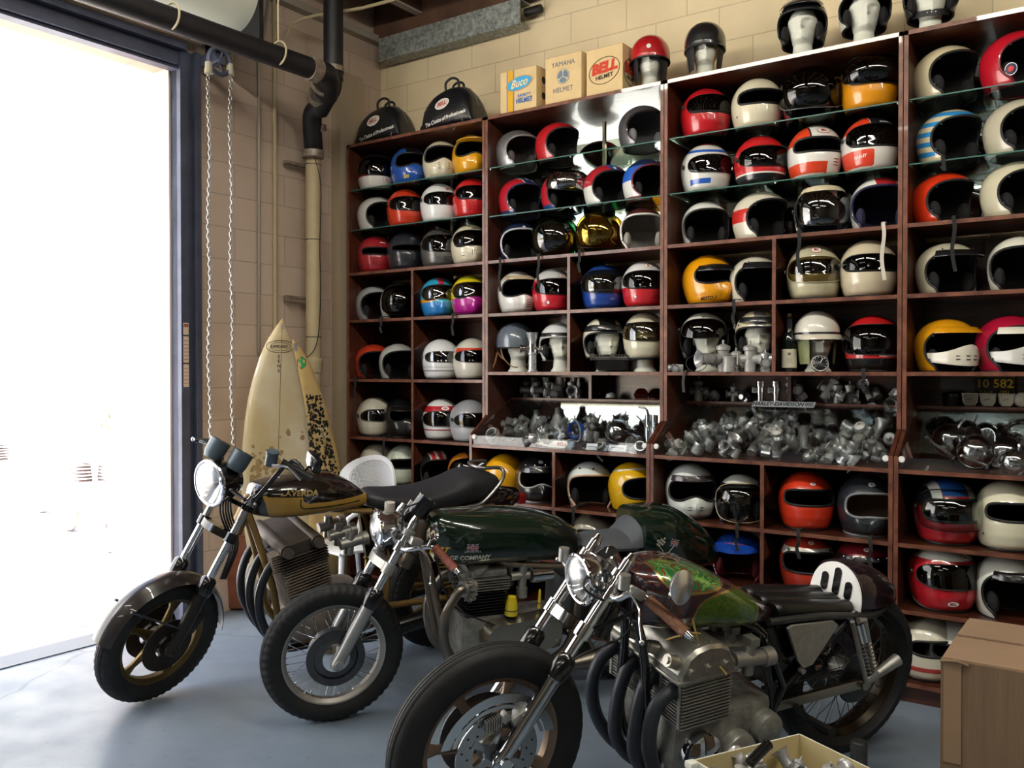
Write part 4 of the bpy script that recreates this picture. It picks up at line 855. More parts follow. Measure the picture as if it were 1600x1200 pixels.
LENS = glassy('headlight_lens', '#f4f6f8', .25, .25)
def gauge(b, c, r, h, d, m, steer=True):
    g = b.group('gauge'); mb = b.mb(steer); mb.lathe([(.001, -h), (r*.75, -h), (r*.95, -h*.7), (r, 0), (r*1.04, .004), (r*.9, .006)], c, d, n=28); b.part('case', mb, m, g)
    mb = b.mb(steer); mb.lathe([(.001, .004), (r*.9, .004)], c, d, n=24); mb.mi = 1; e = V(d).orthogonal().normalized(); mb.tube([V(c)+V(d).normalized()*.006, V(c)+V(d).normalized()*.006+e*r*.7], .0018, 4); b.part('dial', mb, [mat('dial_black', '#101114', .3), matte('#e8e8e8')], g)
def tank(b, st, mats, regions=(), n=36, ex=.72, name='fuel_tank', lowbias=0):
    secs = []; pts = []
    xs = [q[0] for q in st]
    for i in range((len(st)-1)*5+1):
        i0 = min(i//5, len(st)-2); t = i/5-i0
        def cr(k):
            p1, p2 = st[i0][k], st[i0+1][k]; p0 = st[max(0, i0-1)][k]; p3 = st[min(len(st)-1, i0+2)][k]
            return .5*(2*p1+(p2-p0)*t+(2*p0-5*p1+4*p2-p3)*t*t+(3*p1-p0-3*p2+p3)*t**3)
        x, zt, zb, w = cr(0), cr(1), cr(2), max(.004, cr(3)); zm = (zt+zb)/2-(zt-zb)*lowbias; row = []
        for k in range(n):
            a = 2*PI*k/n; c, s_ = math.cos(a), math.sin(a); hh = (zt-zm) if s_ > 0 else (zm-zb)
            row.append(V((x, w*math.copysign(abs(c)**ex, c), zm+hh*math.copysign(abs(s_)**ex, s_))))
        secs.append(row)
    mb = b.mb(); mb.loft(secs)
    for i, (mi, g) in enumerate(regions): cut(mb.bm, g, False)
    for mi, g in regions:
        for f in mb.bm.faces:
            if g(f.calc_center_median()) > 0: f.material_index = mi
    bv = BVHTree.FromBMesh(mb.bm)
    def side(x, z):
        h_ = bv.ray_cast(V((x, -1, z)), V((0, 1, 0))); return -h_[0].y if h_[0] else .1
    o = b.part(name, mb, mats, ang=45)
    return o, side
def psych(name, c1, c2, c3, sc_=9):
    m = bpy.data.materials.new(name); m.use_nodes = True; nt = m.node_tree; n = nt.nodes; l = nt.links; p = n['Principled BSDF']
    tc = n.new('ShaderNodeTexCoord'); t = n.new('ShaderNodeTexNoise'); t.inputs['Scale'].default_value = sc_; t.inputs['Detail'].default_value = 2; t.inputs['Distortion'].default_value = 2.2; l.new(tc.outputs['Object'], t.inputs[0])
    r = n.new('ShaderNodeValToRGB'); r.color_ramp.interpolation = 'CONSTANT'; e = r.color_ramp.elements; e[0].color = srgb(c1); e[1].position = .62; e[1].color = srgb(c1)
    for q, c in ((.40, c2), (.44, c1), (.49, c3), (.52, c1), (.57, c2), (.60, c3)): k = e.new(q); k.color = srgb(c)
    l.new(t.outputs[0], r.inputs[0]); l.new(r.outputs[0], p.inputs['Base Color']); p.inputs['Roughness'].default_value = .25; p.inputs['Coat Weight'].default_value = 1; p.inputs['Metallic'].default_value = .3
    return m
def fins(mb, c, sx, sy, z0, z1, n, th=.0035, rot=0, inner=.82):
    Rm = Matrix.Rotation(R(rot), 3, 'Y'); c = V(c)
    mb.box(c+Rm @ V((0, 0, (z0+z1)/2)), (sx*inner, sy*inner, z1-z0), Rm)
    for i in range(n): mb.box(c+Rm @ V((0, 0, z0+(z1-z0)*(i+.5)/n)), (sx, sy, th), Rm, bev=.0012)
def grip(b, a, c, r, m, end=True):
    mb = b.mb(True); a = V(a); c = V(c); mb.tube([a, a+(c-a)*.04, a+(c-a)*.5, c-(c-a)*.05, c], [r*1.15, r, r*.95, r, r*1.12], 16); b.part('grip', mb, m)
    if end: mb = b.mb(True); mb.cyl(c, c+(c-a).normalized()*.022, r*.8, r*.6, n=14); b.part('bar_end', mb, CHROME)

# ================= custom four-cylinder, nearest
b = Bike(752, 1312, 62, 9, 'nearest motorcycle, chromed custom four-cylinder with swirling green and red painted tank', 34, .335); H = b
fw = wheel(b, 'front_wheel', b.ax, .335, .05, 'mag', True, mat('bronze_cast', '#8a7462', .35, .7, noise=.2), .235, .0008)
disc(b, fw, b.ax, -.062, .14, .085, True, mat('disc_steel', '#9a9da0', .25, 1)); disc(b, fw, b.ax, .062, .14, .085, True, STEEL, holes=False)
fork(b, dict(low=.33, top=.72, lt=.46, tt=.665, m=mat('polished_fork', '#b9bcc0', .14, 1), mt=CHROME, rl=.027))
mb = b.mb(True)   # chromed mudguard brace arcs over the disc
for rr_, w_ in ((.185, .03), (.158, .012)):
    mb.grid(ringy(b.ax+V((0, -.068, 0)), [(rr_-w_/2, .002), (rr_+w_/2, .002), (rr_+w_/2, -.002), (rr_-w_/2, -.002)], 60), cu=True, cv=True)
bm = mb.bm; cut(bm, lambda p: min(p.z-(b.ax.z+.05), 1)); b.part('brake_shroud', mb, mat('shroud', '#b9c0c6', .18, 1))
mb = b.mb(True); c = b.ax+V((.07, -.075, .115)); mb.box(c, (.075, .045, .06), Euler((0, R(-30), 0)), bev=.01); mb.box(c+V((-.06, 0, .012)), (.03, .03, .03), Euler((0, R(-40), 0)), bev=.006)
for k in range(7): mb.box(b.ax+V((-.055+k*.008, -.082, .11+k*.002)), (.003, .02, .035))
b.part('brake_caliper', mb, ALU)
hc = b.P(905, 905, 0); headlight(b, hc, .078, .12, mat('bowl_chrome', '#cfd2d6', .12, 1), LENS, -6)
sp = b.P(948, 866, 0); gauge(b, sp, .038, .07, (-.5+.0, 0, .85), CHROME); gauge(b, b.P(938, 880, .06), .036, .07, (.5, 0, .8), BLKP)
# bars: clip-on tubes with brown grips and levers
for sy in (-1, 1):
    a = b.ax+b.u*.60+V((0, sy*.098, 0)); g0 = a+V((.02, sy*.05, .0)) if sy > 0 else b.P(1014, 938, -.24); g1 = g0+V((.10, .16, -.05)) if sy > 0 else b.P(1073, 990, -.38)
    mb = b.mb(True); mb.lathe([(.02, -.02), (.027, -.02), (.027, .02), (.02, .02)], a, b.u, n=16); mb.tube([a, a+V((0, sy*.05, 0)), g0+(g0-g1)*.2, g1], .011, 10, sm=4); b.part('handlebar', mb, CHROME)
    grip(b, g0, g1, .0175, mat('brown_grip', '#6b4227', .6, bump=.6, bscale=50))
    mb = b.mb(True); q0 = g0+V((-.045, 0, .03)) if sy > 0 else b.P(975, 915, -.22); q1 = g0+V((0, sy*.03, -.03)) if sy > 0 else b.P(998, 950, -.27); q2 = g1+V((-.07, 0, .01)) if sy > 0 else b.P(1003, 1004, -.34)
    mb.tube([q0, q1, q1.lerp(q2, .5)+V((-.004, 0, .01)), q2], [.007, .0075, .006, .005], 10, sm=5, flat=.6); mb.ball(q2, .009, 12, 8); b.part('lever', mb, mat('lever_alloy', '#c9cbce', .2, 1))
    mb = b.mb(True); mb.box(q0.lerp(g0, .5), (.05, .03, .03), Euler((0, R(30), 0)), bev=.006); mb.cyl(q0+V((0, 0, -.01)), q0+V((0, 0, .035)), .018, n=14); b.part('master_cylinder', mb, ALU)
mc = b.P(1066, 918, -.34); mb = b.mb(True); md = V((.25, -.95, .12)); mb.lathe([(.001, -.03), (.012, -.03), (.046, -.012), (.052, 0), (.048, .003), (.001, .004)], mc, md, n=32); b.part('mirror', mb, mat('mirror_back', '#dfe2e6', .22, .85))
mb = b.mb(True); mb.tube([b.P(1012, 924, -.25), b.P(1045, 933, -.32), mc-md.normalized()*.03], .006, 8); b.part('mirror_stalk', mb, CHROME)
pan = lambda p: min((1-abs((p.x-.79)/.140)**2.6-abs((p.z-.718)/.080)**2.6)*.1, p.z-(.685-(p.x-.65)*.10), -p.y)
pan_o = lambda p: min((1-abs((p.x-.79)/.148)**2.6-abs((p.z-.718)/.088)**2.6)*.1, -p.y)
up = lambda p: min((1-abs((p.x-.655-(.87-p.z)*.3)/.125)**2.4-abs((p.z-.862)/.046)**2.4)*.1, -p.y-.01)
up_o = lambda p: min((1-abs((p.x-.655-(.87-p.z)*.3)/.133)**2.4-abs((p.z-.862)/.054)**2.4)*.1, -p.y-.005)
st = [(.455, .82, .71, .03), (.48, .865, .69, .09), (.56, .888, .67, .135), (.66, .880, .662, .15), (.77, .842, .655, .152), (.87, .79, .645, .145), (.97, .732, .638, .122), (1.05, .685, .632, .08), (1.09, .658, .63, .03)]
_, ts = tank(b, st, [psych('tank_swirl_dark', '#33211c', '#5c1418', '#23394f', 14), paint('#c8b070', 1), psych('tank_panel_green', '#4b6a1c', '#255430', '#6e7426', 30), psych('tank_panel_flame', '#26703a', '#8c2018', '#76a046', 10)], [(1, pan_o), (2, pan), (1, up_o), (3, up)], ex=.62)
mb = b.mb(); mb.lathe([(.038, 0), (.042, .01), (.042, .022), (.03, .03), (.001, .03)], b.P(1045, 872, 0)-V((0, 0, .02)), (0, 0, 1)); b.part('filler_cap', mb, CHROME)
# seat, hoop, tail hump
mb = b.mb(); 
for k in range(3):
    y = -.075+k*.075; mb.tube([(1.06, y, .668), (1.10, y, .67), (1.28, y, .648), (1.43, y, .632)], [.03, .036, .036, .034], 14, sm=4, flat=1)
mb.box((1.25, 0, .62), (.40, .22, .03), Euler((0, R(3), 0)), bev=.01); b.part('seat', mb, mat('black_vinyl', '#0d0d10', .35))
mb = b.mb()
for sy in (-1, 1): mb.tube([(1.0, sy*.12, .655), (1.25, sy*.122, .645), (1.5, sy*.122, .615), (1.62, sy*.08, .61)], .014, 10, sm=4)
b.part('seat_rail', mb, STEEL)
hz = .636; hoop = []
for k in range(33):
    a = PI*k/32; hoop.append((.125*math.cos(a), .145*math.sin(a)**.85))
mb = b.mb(); to = lambda u_, v_, k: V((1.442+v_*.05+k*.006, u_, hz+v_))
slots = [(-.058, .022, .092), (0, .02, .128), (.058, .022, .092)]
mb.prism(hoop, to)
b.part('seat_hoop', mb, mat('hoop_door_reflection', '#ffffff', .3, 0, .5))  # plain white stands in for the doorway's reflection on the polished hoop
for yy, z0, z1 in slots:
    mb = b.mb(); w_ = .017
    poly = [(yy+w_*math.cos(t), (z1-w_ if math.sin(t) > 0 else z0+w_)+w_*math.sin(t)) for t in [2*PI*i/20 for i in range(20)]]
    mb.prism(poly, lambda u_, v_, k: V((1.442+v_*.05-.003+k*.004, u_, hz+v_))); b.part('hoop_slot', mb, BLKP)
st2 = [(1.455, .782, .63, .122), (1.52, .782, .625, .122), (1.61, .755, .62, .105), (1.70, .70, .615, .07), (1.76, .645, .61, .02)]
tank(b, st2, [mat('flake_purple', '#3d2634', .3, .6, .8, noise=.7, nscale=170, dark='#120a10')], name='tail_hump', lowbias=.4)
# frame
mb = b.mb(); r_ = .016
for sy in (-1, 1):
    mb.tube([(.45, 0, .80), (.52, sy*.05, .62), (.56, sy*.09, .30), (.66, sy*.10, .16), (.98, sy*.11, .17), (1.06, sy*.115, .30), (1.02, sy*.11, .50), (.96, sy*.10, .64), (.6, sy*.03, .73)], r_, 10, sm=4)
    mb.tube([(1.03, sy*.115, .30), (1.2, sy*.12, .46), (1.42, sy*.12, .64)], .013, 8); mb.tube([(1.0, sy*.115, .60), (1.1, sy*.125, .40), (1.06, sy*.12, .28)], .014, 8)
mb.cyl((.38, 0, .64), (.47, 0, .86), .032); b.part('frame', mb, BLKP)
mb = b.mb(); q = [b.P(x_, y_, -.135) for x_, y_ in ((1228, 981), (1236, 976), (1300, 969), (1306, 975), (1266, 1036), (1252, 1042), (1244, 1032))]
mb.prism([(p.x, p.z) for p in q], lambda x_, z_, k: (x_, -.135-.012*k, z_)); mb.mi = 0; mb.cyl((q[5].x, -.15, q[5].z-.012), (q[5].x, -.13, q[5].z-.012), .01, n=12); b.part('side_cover', mb, mat('brushed_cover', '#a5a196', .35, .5, noise=.2, nscale=40))
mb = b.mb(); mb.prism([(1.0, .62), (1.35, .62), (1.16, .44), (1.05, .40)], lambda x_, z_, k: (x_, .10-.2*k, z_)); b.part('battery_box', mb, BLKP)
# engine
eng = b.group('engine'); tl = -4
CE = V((.685, 0, .38)); Rm = Matrix.Rotation(R(tl), 3, 'Y')
mb = b.mb(); fins(mb, CE, .20, .43, .0, .165, 14, rot=tl)
for k in range(5):
    y = -.20+k*.10
    for sx in (-.102, .102): mb.box(CE+Rm @ V((sx, y, .085)), (.004, .012, .16), Rm)
b.part('cylinder_block', mb, [ALU, BLK], eng)
mb = b.mb(); prof = [(-.115, .165), (-.118, .20), (-.10, .225), (-.085, .255), (-.05, .275), (0, .283), (.05, .275), (.085, .255), (.10, .225), (.118, .20), (.115, .165)]
for k_, (ya, yb, sc_) in enumerate(((-.215, .215, 1),)):
    mb.loft([[CE+Rm @ V((x_*q, y_, .165+(z_-.165)*q)) for x_, z_ in prof] for y_, q in ((-.218, .90), (-.205, .99), (.205, .99), (.218, .90))])
for i in range(9):
    a_ = R(25+i*16.2); x_, z_ = .098*math.cos(a_), .185+.098*math.sin(a_); mb.cyl(CE+Rm @ V((x_, -.19, z_)), CE+Rm @ V((x_, .19, z_)), .0035, n=6)
mb.box(CE+Rm @ V((0, 0, .172)), (.245, .44, .012), Rm, bev=.004)
for y in (-.17, -.06, .06, .17):
    for sx in (-.10,): mb.cyl(CE+Rm @ V((sx, y, .225)), CE+Rm @ V((sx-.035, y, .24)), .024, .021, n=18); mb.cyl(CE+Rm @ V((sx-.035, y, .24)), CE+Rm @ V((sx-.041, y, .2425)), .013, n=6)
for x_ in (-.07, .0, .07): mb.cyl(CE+Rm @ V((x_, -.215, .20)), CE+Rm @ V((x_, -.228, .20)), .016, n=14)
b.part('cylinder_head', mb, mat('polished_head', '#b9b6ad', .3, .9, noise=.25, nscale=24), eng)
mb = b.mb(); mb.box((.80, 0, .29), (.40, .34, .20), bev=.04); mb.box((.98, 0, .30), (.16, .26, .16), bev=.03); mb.box((.72, 0, .20), (.24, .26, .06), bev=.02); b.part('crankcase', mb, ALUC, eng)
for x_, z_, r2, m_, nm in ((.70, .27, .072, CHROME, 'alternator_cover'), (.86, .24, .07, ALU, 'clutch_cover'), (.98, .30, .06, ALUC, 'sprocket_cover')):
    mb = b.mb(); mb.lathe([(r2, -.0), (r2, .035), (r2*.92, .05), (r2*.6, .062), (.001, .066)], (x_, -.16, z_), (0, -1, 0), n=32); b.part(nm, mb, m_, eng)
mb = b.mb()
for i in range(4):
    y = -.15+i*.1; a = V((.83, y, .555)); mb.cyl(a, a+V((.13, 0, -.01)), .026, n=16); mb.cyl(a+V((.13, 0, -.01)), a+V((.17, 0, -.01)), .034, n=16); mb.cyl(a+V((.07, 0, -.06)), a+V((.07, 0, .06)), .02, n=12); mb.box(a+V((.07, 0, .06)), (.04, .05, .03), bev=.005)
b.part('carburettor', mb, ALU)
PIPE = mat('black_header', '#2c3038', .45, .2)
for i in range(4):
    y = -.17+i*.113; mb = b.mb(); e = -.02 if i in (0, 3) else .01
    mb.tube([(.62, y, .50), (.575, y, .50), (.53+e, y, .455), (.51+e, y*1.04, .35), (.53, y*1.02, .22), (.62, y*.8, .12), (.78, y*.6-.02, .09), (.95, y*.4, .09)], .0245, 16, sm=6); mb.cyl((.61, y, .50), (.575, y, .50), .034, n=16); b.part('exhaust_pipe', mb, PIPE)
mb = b.mb(); mb.tube([(.62, -.10, .86), (.66, -.17, .64), (.70, -.2, .60), (.73, -.235, .56)], .004, 6, sm=5); mb.tube([b.P(1040, 1000, -.2), b.P(1075, 990, -.22), b.P(1094, 990, -.2)], .0035, 6, sm=4); b.part('plug_lead', mb, mat('tan_lead', '#a68b4e', .5))
mb = b.mb(True)
for k, (a, c) in enumerate((((950, 875), (1000, 945)), ((935, 880), (980, 960)))): mb.tube([b.P(*a, 0), b.P(a[0]-22, a[1]+40, -.1), b.P(*c, -.1), b.ax+b.u*.42+V((.04, -.05, 0))], .0045, 6, sm=6)
mb.tube([b.P(985, 930, -.15), b.P(978, 990, -.12), b.ax+b.u*.36+V((.0, -.12, .0)), b.ax+V((.08, -.1, .14))], .004, 6, sm=5); b.part('cable', mb, BLK)
# rear
rc = V((1.545, 0, .335)); rw = wheel(b, 'rear_wheel', rc, .335, .068, 'wire', False, mat('dark_gold_rim', '#2c2418', .3, .7), .262, .001); disc(b, rw, rc, .07, .13, .08, False)
mb = b.mb(); mb.grid(ringy(rc+V((0, -.07, 0)), [(.02, .006), (.10, .006), (.104, 0), (.10, -.006), (.02, -.006)], 36), cu=True, cv=True); b.part('sprocket', mb, STEEL, rw)
mb = b.mb()
for sy in (-1, 1): mb.box((1.29, sy*.105, .325), (.56, .022, .04), Euler((0, R(-2), 0)), bev=.005); mb.cyl((1.53, sy*.09, .335), (1.53, sy*.13, .335), .022, n=14)
b.part('swingarm', mb, mat('nickel', '#a39a88', .25, 1))
for sy in (-1, 1):
    mb = b.mb(); a, c = V((1.42, sy*.135, .62)), V((1.55, sy*.135, .36)); mb.cyl(a, c, .012, n=10); mb.cyl(a.lerp(c, .05), a.lerp(c, .35), .024, n=14)
    for k in range(9): mb.torus(a.lerp(c, .38+k*.062), c-a, .026, .0045, n=20, m=6)
    b.part('shock_absorber', mb, CHROME)
mb = b.mb(); a = b.P(1350, 968, -.15); c = b.P(1368, 1062, -.15); mb.tube([a+V((-.03, 0, .0)), a, c], .012, 8); mb.tube([a+V((-.06, 0, 0)), c+V((-.05, 0, 0))], .009, 8); b.part('tail_bracket', mb, ALU)
mb = b.mb(); a = b.P(1372, 1052, -.17); c = b.P(1402, 1030, -.17); mb.tube([b.P(1358, 1064, -.15), a, c], [.012, .017, .024], 18); b.part('silencer', mb, ALU)
mb = b.mb(); a = b.P(1262, 1122, -.13); c = b.P(1298, 1142, -.24); mb.cyl(a, c, .014, n=12); mb.cyl(c, c+(c-a).normalized()*.01, .018, n=12); mb.tube([a, b.P(1245, 1105, -.12)], .012, 8); b.part('footpeg', mb, BLK)
mb = b.mb(); mb.tube([b.P(1190, 1150, -.13), b.P(1175, 1210, -.28)], .012, 8); q = V((.93, -.13, .14)); mb.tube([q, V((.98, -.235, -.02))], .012, 8); b.part('side_stand', mb, BLKP)
mb = b.mb()
for k in range(46): a = (1.06+k*.0098, -.072, .375); mb.box(a, (.008, .012, .012))
b.part('drive_chain', mb, STEEL)

# ================= green twin in the middle
b = Bike(518, 1124, 58, 8, 'middle motorcycle, cafe racer with long dark green tank, wire wheels and clubman tail', 27.5, .305)
fw = wheel(b, 'front_wheel', b.ax, .305, .043, 'wire', True, mat('alloy_rim', '#b5b2ac', .35, .8, noise=.15), .225, .0045)
mb = b.mb(True); mb.lathe([(.001, -.05), (.03, -.055), (.05, -.05), (.085, -.048), (.105, -.042), (.108, -.02), (.108, .02), (.09, .035), (.001, .04)], b.ax, (0, 1, 0), n=48); b.part('drum_brake', mb, mat('drum_grey', '#5d6063', .4, .8, noise=.3, nscale=12), fw)
mb = b.mb(True); mb.lathe([(.062, 0), (.058, .012), (.04, .022), (.02, .027), (.001, .028)], b.ax+V((0, -.052, 0)), (0, -1, 0), n=36); b.part('hub_cap', mb, CHROME, fw)
disc(b, fw, b.ax, -.052, .125, .095, True, STEEL, arms=0, holes=False)
fork(b, dict(low=.30, top=.665, lt=.44, tt=.61, m=mat('satin_slider', '#a7a6a2', .4, .85), mt=ALU, rl=.029))
hc = b.P(590, 826, 0); headlight(b, hc, .08, .13, mat('bowl_chrome', '#cfd2d6', .12, 1), LENS, -4)
mb = b.mb(True); q = b.P(609, 789, 0); mb.cyl(q+V((0, 0, -.05)), q+V((0, 0, .012)), .022, n=18); b.part('ignition_switch', mb, matte('#b9b4a8', .5))
gauge(b, b.P(668, 780, 0), .045, .085, (.6, 0, .75), BLKP); gauge(b, b.P(652, 790, .09), .043, .08, (.6, 0, .75), BLKP)
for sy in (-1, 1):
    a = b.ax+b.u*.545+V((0, sy*.098, 0)); g0 = b.P(680, 856, -.24) if sy < 0 else a+V((.06, .10, -.01)); g1 = b.P(712, 890, -.34) if sy < 0 else a+V((.14, .23, -.05))
    mb = b.mb(True); mb.lathe([(.02, -.022), (.029, -.022), (.029, .022), (.02, .022)], a, b.u, n=16); mb.tube([a, a+V((.01, sy*.05, 0)), g0, g1], .011, 10, sm=4); b.part('handlebar', mb, CHROME)
    grip(b, g0, g1, .018, mat('redbrown_grip', '#6e3320', .6, bump=.6, bscale=50))
    q0 = b.P(650, 850, -.22) if sy < 0 else g0+V((-.05, -.03, .02)); q1 = b.P(668, 870, -.26) if sy < 0 else g0+V((-.05, .03, -.01)); q2 = b.P(673, 912, -.30) if sy < 0 else g1+V((-.07, 0, -.01))
    mb = b.mb(True); mb.tube([q0, q1, q1.lerp(q2, .5)+V((.008, 0, .0)), q2], [.008, .0085, .006, .005], 10, sm=5, flat=.6); mb.ball(q2, .008, 10, 6); b.part('lever', mb, mat('lever_alloy', '#c9cbce', .2, 1))
    mb = b.mb(True); mb.box(q0+V((0, 0, .01)), (.05, .035, .03), Euler((0, R(20), 0)), bev=.006); b.part('lever_perch', mb, ALU)
mb = b.mb(True); q = b.P(678, 833, -.22); mb.lathe([(.001, -.02), (.03, -.012), (.036, 0), (.03, .002)], q, (.5, -.7, .3), n=24); mb.tube([q, b.P(668, 855, -.22)], .005, 6); b.part('mirror', mb, CHROME)
GRN = mat('racing_green', '#12261a', .16, .1, 1, noise=.25, nscale=3)
st = [(.40, .87, .72, .05), (.44, .897, .685, .10), (.55, .902, .665, .135), (.72, .898, .66, .14), (.88, .882, .655, .135), (1.0, .85, .65, .12), (1.09, .80, .66, .09), (1.14, .75, .69, .04)]
kn = lambda p: min((1-abs((p.x-.99)/.10)**2.4-abs((p.z-.75)/.075)**2.4)*.1, abs(p.y)-.05)
_, tg = tank(b, st, [GRN, mat('racing_green_knee_shade', '#0b170f', .3, 0, .6)], [(1, kn)])  # knee indent is not modelled; its shade is painted as darker green
mb = b.mb(); mb.lathe([(.034, -.01), (.042, .0), (.045, .012), (.035, .026), (.001, .03)], b.P(747, 803, 0)-V((0, 0, .01)), (0, 0, 1)); b.part('filler_cap', mb, CHROME)
def sidetext(b, side, s_, size, x, z, col, xs=1, off=.0015, sh=0, parent=None, nm='lettering', slope=0):
    mb = b.mb(); add_text(mb, s_, size, lambda u_, v_: V((x+u_, -side(x+u_, z+v_+u_*slope)-off, z+v_+u_*slope)), bold=.03, xs=xs, shear=sh); return b.part(nm, mb, matte(col, .4))
q = b.P(757, 872, -.13); sidetext(b, tg, 'GARAGE COMPANY', .030, q.x-.10, q.z+.004, '#e6e3d2', .92)
q = b.P(695, 863, -.13); sidetext(b, tg, 'MART', .032, q.x-.02, q.z, '#e0b01c', 1, sh=.3); q = b.P(738, 862, -.13); sidetext(b, tg, 'MOTORCYCLE', .010, q.x, q.z, '#9aa090', 1.1)
def flag(b, side, c, w_, h_, yoff=None, rot=0):
    mb = b.mb(); cr, sr = math.cos(rot), math.sin(rot)
    def pt(u_, v_, o_): x, z = c[0]+u_*cr-v_*sr, c[1]+u_*sr+v_*cr; return V((x, -side(x, z)-o_, z))
    def rect(u0, v0, u1, v1, mi, o_): mb.mi = mi; mb.grid([[pt(u0+(u1-u0)*i/3, v0+(v1-v0)*j/2, o_) for j in range(3)] for i in range(4)])
    rect(-w_, -h_, w_, h_, 0, .0012); k = h_/3
    mb.mi = 1
    for s1 in (1, -1):
        mb.mi = 1; mb.f([mb.v(pt(-w_, -h_*s1, .0016)), mb.v(pt(-w_*.8, -h_*s1, .0016)), mb.v(pt(w_, h_*s1, .0016)), mb.v(pt(w_*.8, h_*s1, .0016))])
    rect(-w_, -k*.9, w_, k*.9, 1, .0018); rect(-k*.9, -h_, k*.9, h_, 1, .0018); rect(-w_, -k*.5, w_, k*.5, 2, .0022); rect(-k*.5, -h_, k*.5, h_, 2, .0022)
    return b.part('flag_decal', mb, [matte('#3a3f66', .4), matte('#cfc9bf', .4), matte('#a04048', .4)])
q = b.P(738, 855, -.13); flag(b, tg, (q.x, q.z), .026, .016)
# seat and clubman tail
mb = b.mb(); mb.loft([[V((x_, w_*math.cos(a), z_+h_*max(-.4, math.sin(a)))) for a in [2*PI*k/20 for k in range(20)]] for x_, z_, w_, h_ in ((1.13, .70, .06, .03), (1.2, .70, .11, .045), (1.32, .70, .125, .045), (1.40, .70, .125, .045))])
mb.loft([[V((x_+v_*.25, w_*math.cos(a), .70+v_)) for a in [2*PI*k/20 for k in range(20)] for v_ in [max(0, h_*math.sin(a)**1 if math.sin(a) > 0 else 0)]] for x_, w_, h_ in ((1.36, .125, .05), (1.40, .13, .13), (1.45, .13, .15), (1.475, .12, .14))]); b.part('seat', mb, mat('grey_vinyl', '#4b4f55', .6))
st2 = [(1.42, .86, .63, .145), (1.50, .865, .60, .155), (1.62, .855, .57, .150), (1.74, .80, .55, .125), (1.86, .70, .54, .085), (1.93, .61, .54, .03)]
_, tt_ = tank(b, st2, [GRN], name='tail_fairing')
q = b.P(1050, 847, -.14); flag(b, tt_, (q.x+.005, q.z), .024, .018, rot=-.25)
mb = b.mb(); q1 = b.P(1030, 848, -.14)
for i in range(5):
    for j in range(4):
        mb.mi = (i+j) % 2; x, z = q1.x-.022+i*.009, q1.z-.016+j*.009+i*.002
        mb.f([mb.v(V((xx, -tt_(xx, zz)-.0015, zz))) for xx, zz in ((x, z), (x+.009, z+.002), (x+.009, z+.011), (x, z+.009))])
mb.mi = 1
for x0, x1 in ((q1.x-.012, q1.x+.026), (q.x+.012, q.x-.024)): mb.tube([V((x0, -tt_(x0, q1.z)-.002, q1.z-.005)), V((x1, -tt_(x1, q1.z-.05)-.002, q1.z-.05))], .0015, 5)
b.part('flag_decal', mb, [matte('#15171a', .4), matte('#cfc9bf', .4)]); q = b.P(1040, 864, -.14); sidetext(b, tt_, 'Clubman', .019, q.x, q.z-.005, '#c9c4b8')
NK = mat('nickel_frame', '#86796a', .3, .9, noise=.2)
mb = b.mb()
for sy in (-1, 1):
    mb.tube([(.36, 0, .80), (.40, sy*.03, .66), (.46, sy*.07, .40), (.50, sy*.09, .27), (.62, sy*.10, .18), (.95, sy*.10, .18), (1.08, sy*.11, .30), (1.10, sy*.11, .62)], .0165, 12, sm=4)
    mb.tube([(1.10, sy*.11, .62), (1.35, sy*.11, .63), (1.65, sy*.10, .62)], .012, 8); mb.tube([(.38, 0, .76), (.8, sy*.08, .655), (1.10, sy*.11, .63)], .014, 8)
mb.cyl((.30, 0, .66), (.38, 0, .86), .03); b.part('frame', mb, NK)
eng = b.group('engine')
mb = b.mb(); fins(mb, (.66, 0, .44), .19, .20, .0, .11, 8, th=.004); b.part('cylinder_block', mb, BLKP, eng)
mb = b.mb(); fins(mb, (.66, 0, .55), .20, .21, .0, .06, 5, th=.004); mb.box((.66, 0, .63), (.17, .20, .03), bev=.008)
for y in (-.07, .07): mb.lathe([(.04, 0), (.045, .01), (.045, .02), (.02, .03), (.001, .03)], (.62, y, .635), (-.3, 0, 1), n=18)
b.part('cylinder_head', mb, ALUC, eng)
mb = b.mb(); mb.box((.68, 0, .33), (.28, .2, .22), bev=.04); mb.box((.92, 0, .32), (.26, .2, .18), bev=.04); b.part('crankcase', mb, ALUC, eng)
poly = []
for k in range(40):
    a = 2*PI*k/40; cx = .70 if math.cos(a) < 0 else .93; rr_ = .075 if math.cos(a) < 0 else .095; poly.append((cx+rr_*math.cos(a), .35+rr_*math.sin(a)))
mb = b.mb(); mb.prism(poly, lambda x_, z_, k: (.815+(x_-.815)*(1-.1*k), -.11-.055*k, .35+(z_-.35)*(1-.18*k)))
for a in poly[::6]: mb.cyl((.815+(a[0]-.815)*.86, -.158, .35+(a[1]-.35)*.75), (.815+(a[0]-.815)*.86, -.17, .35+(a[1]-.35)*.75), .006, n=8)
b.part('primary_cover', mb, mat('polished_cover', '#b3ab9a', .22, .95, noise=.15, nscale=6), eng, ang=30)
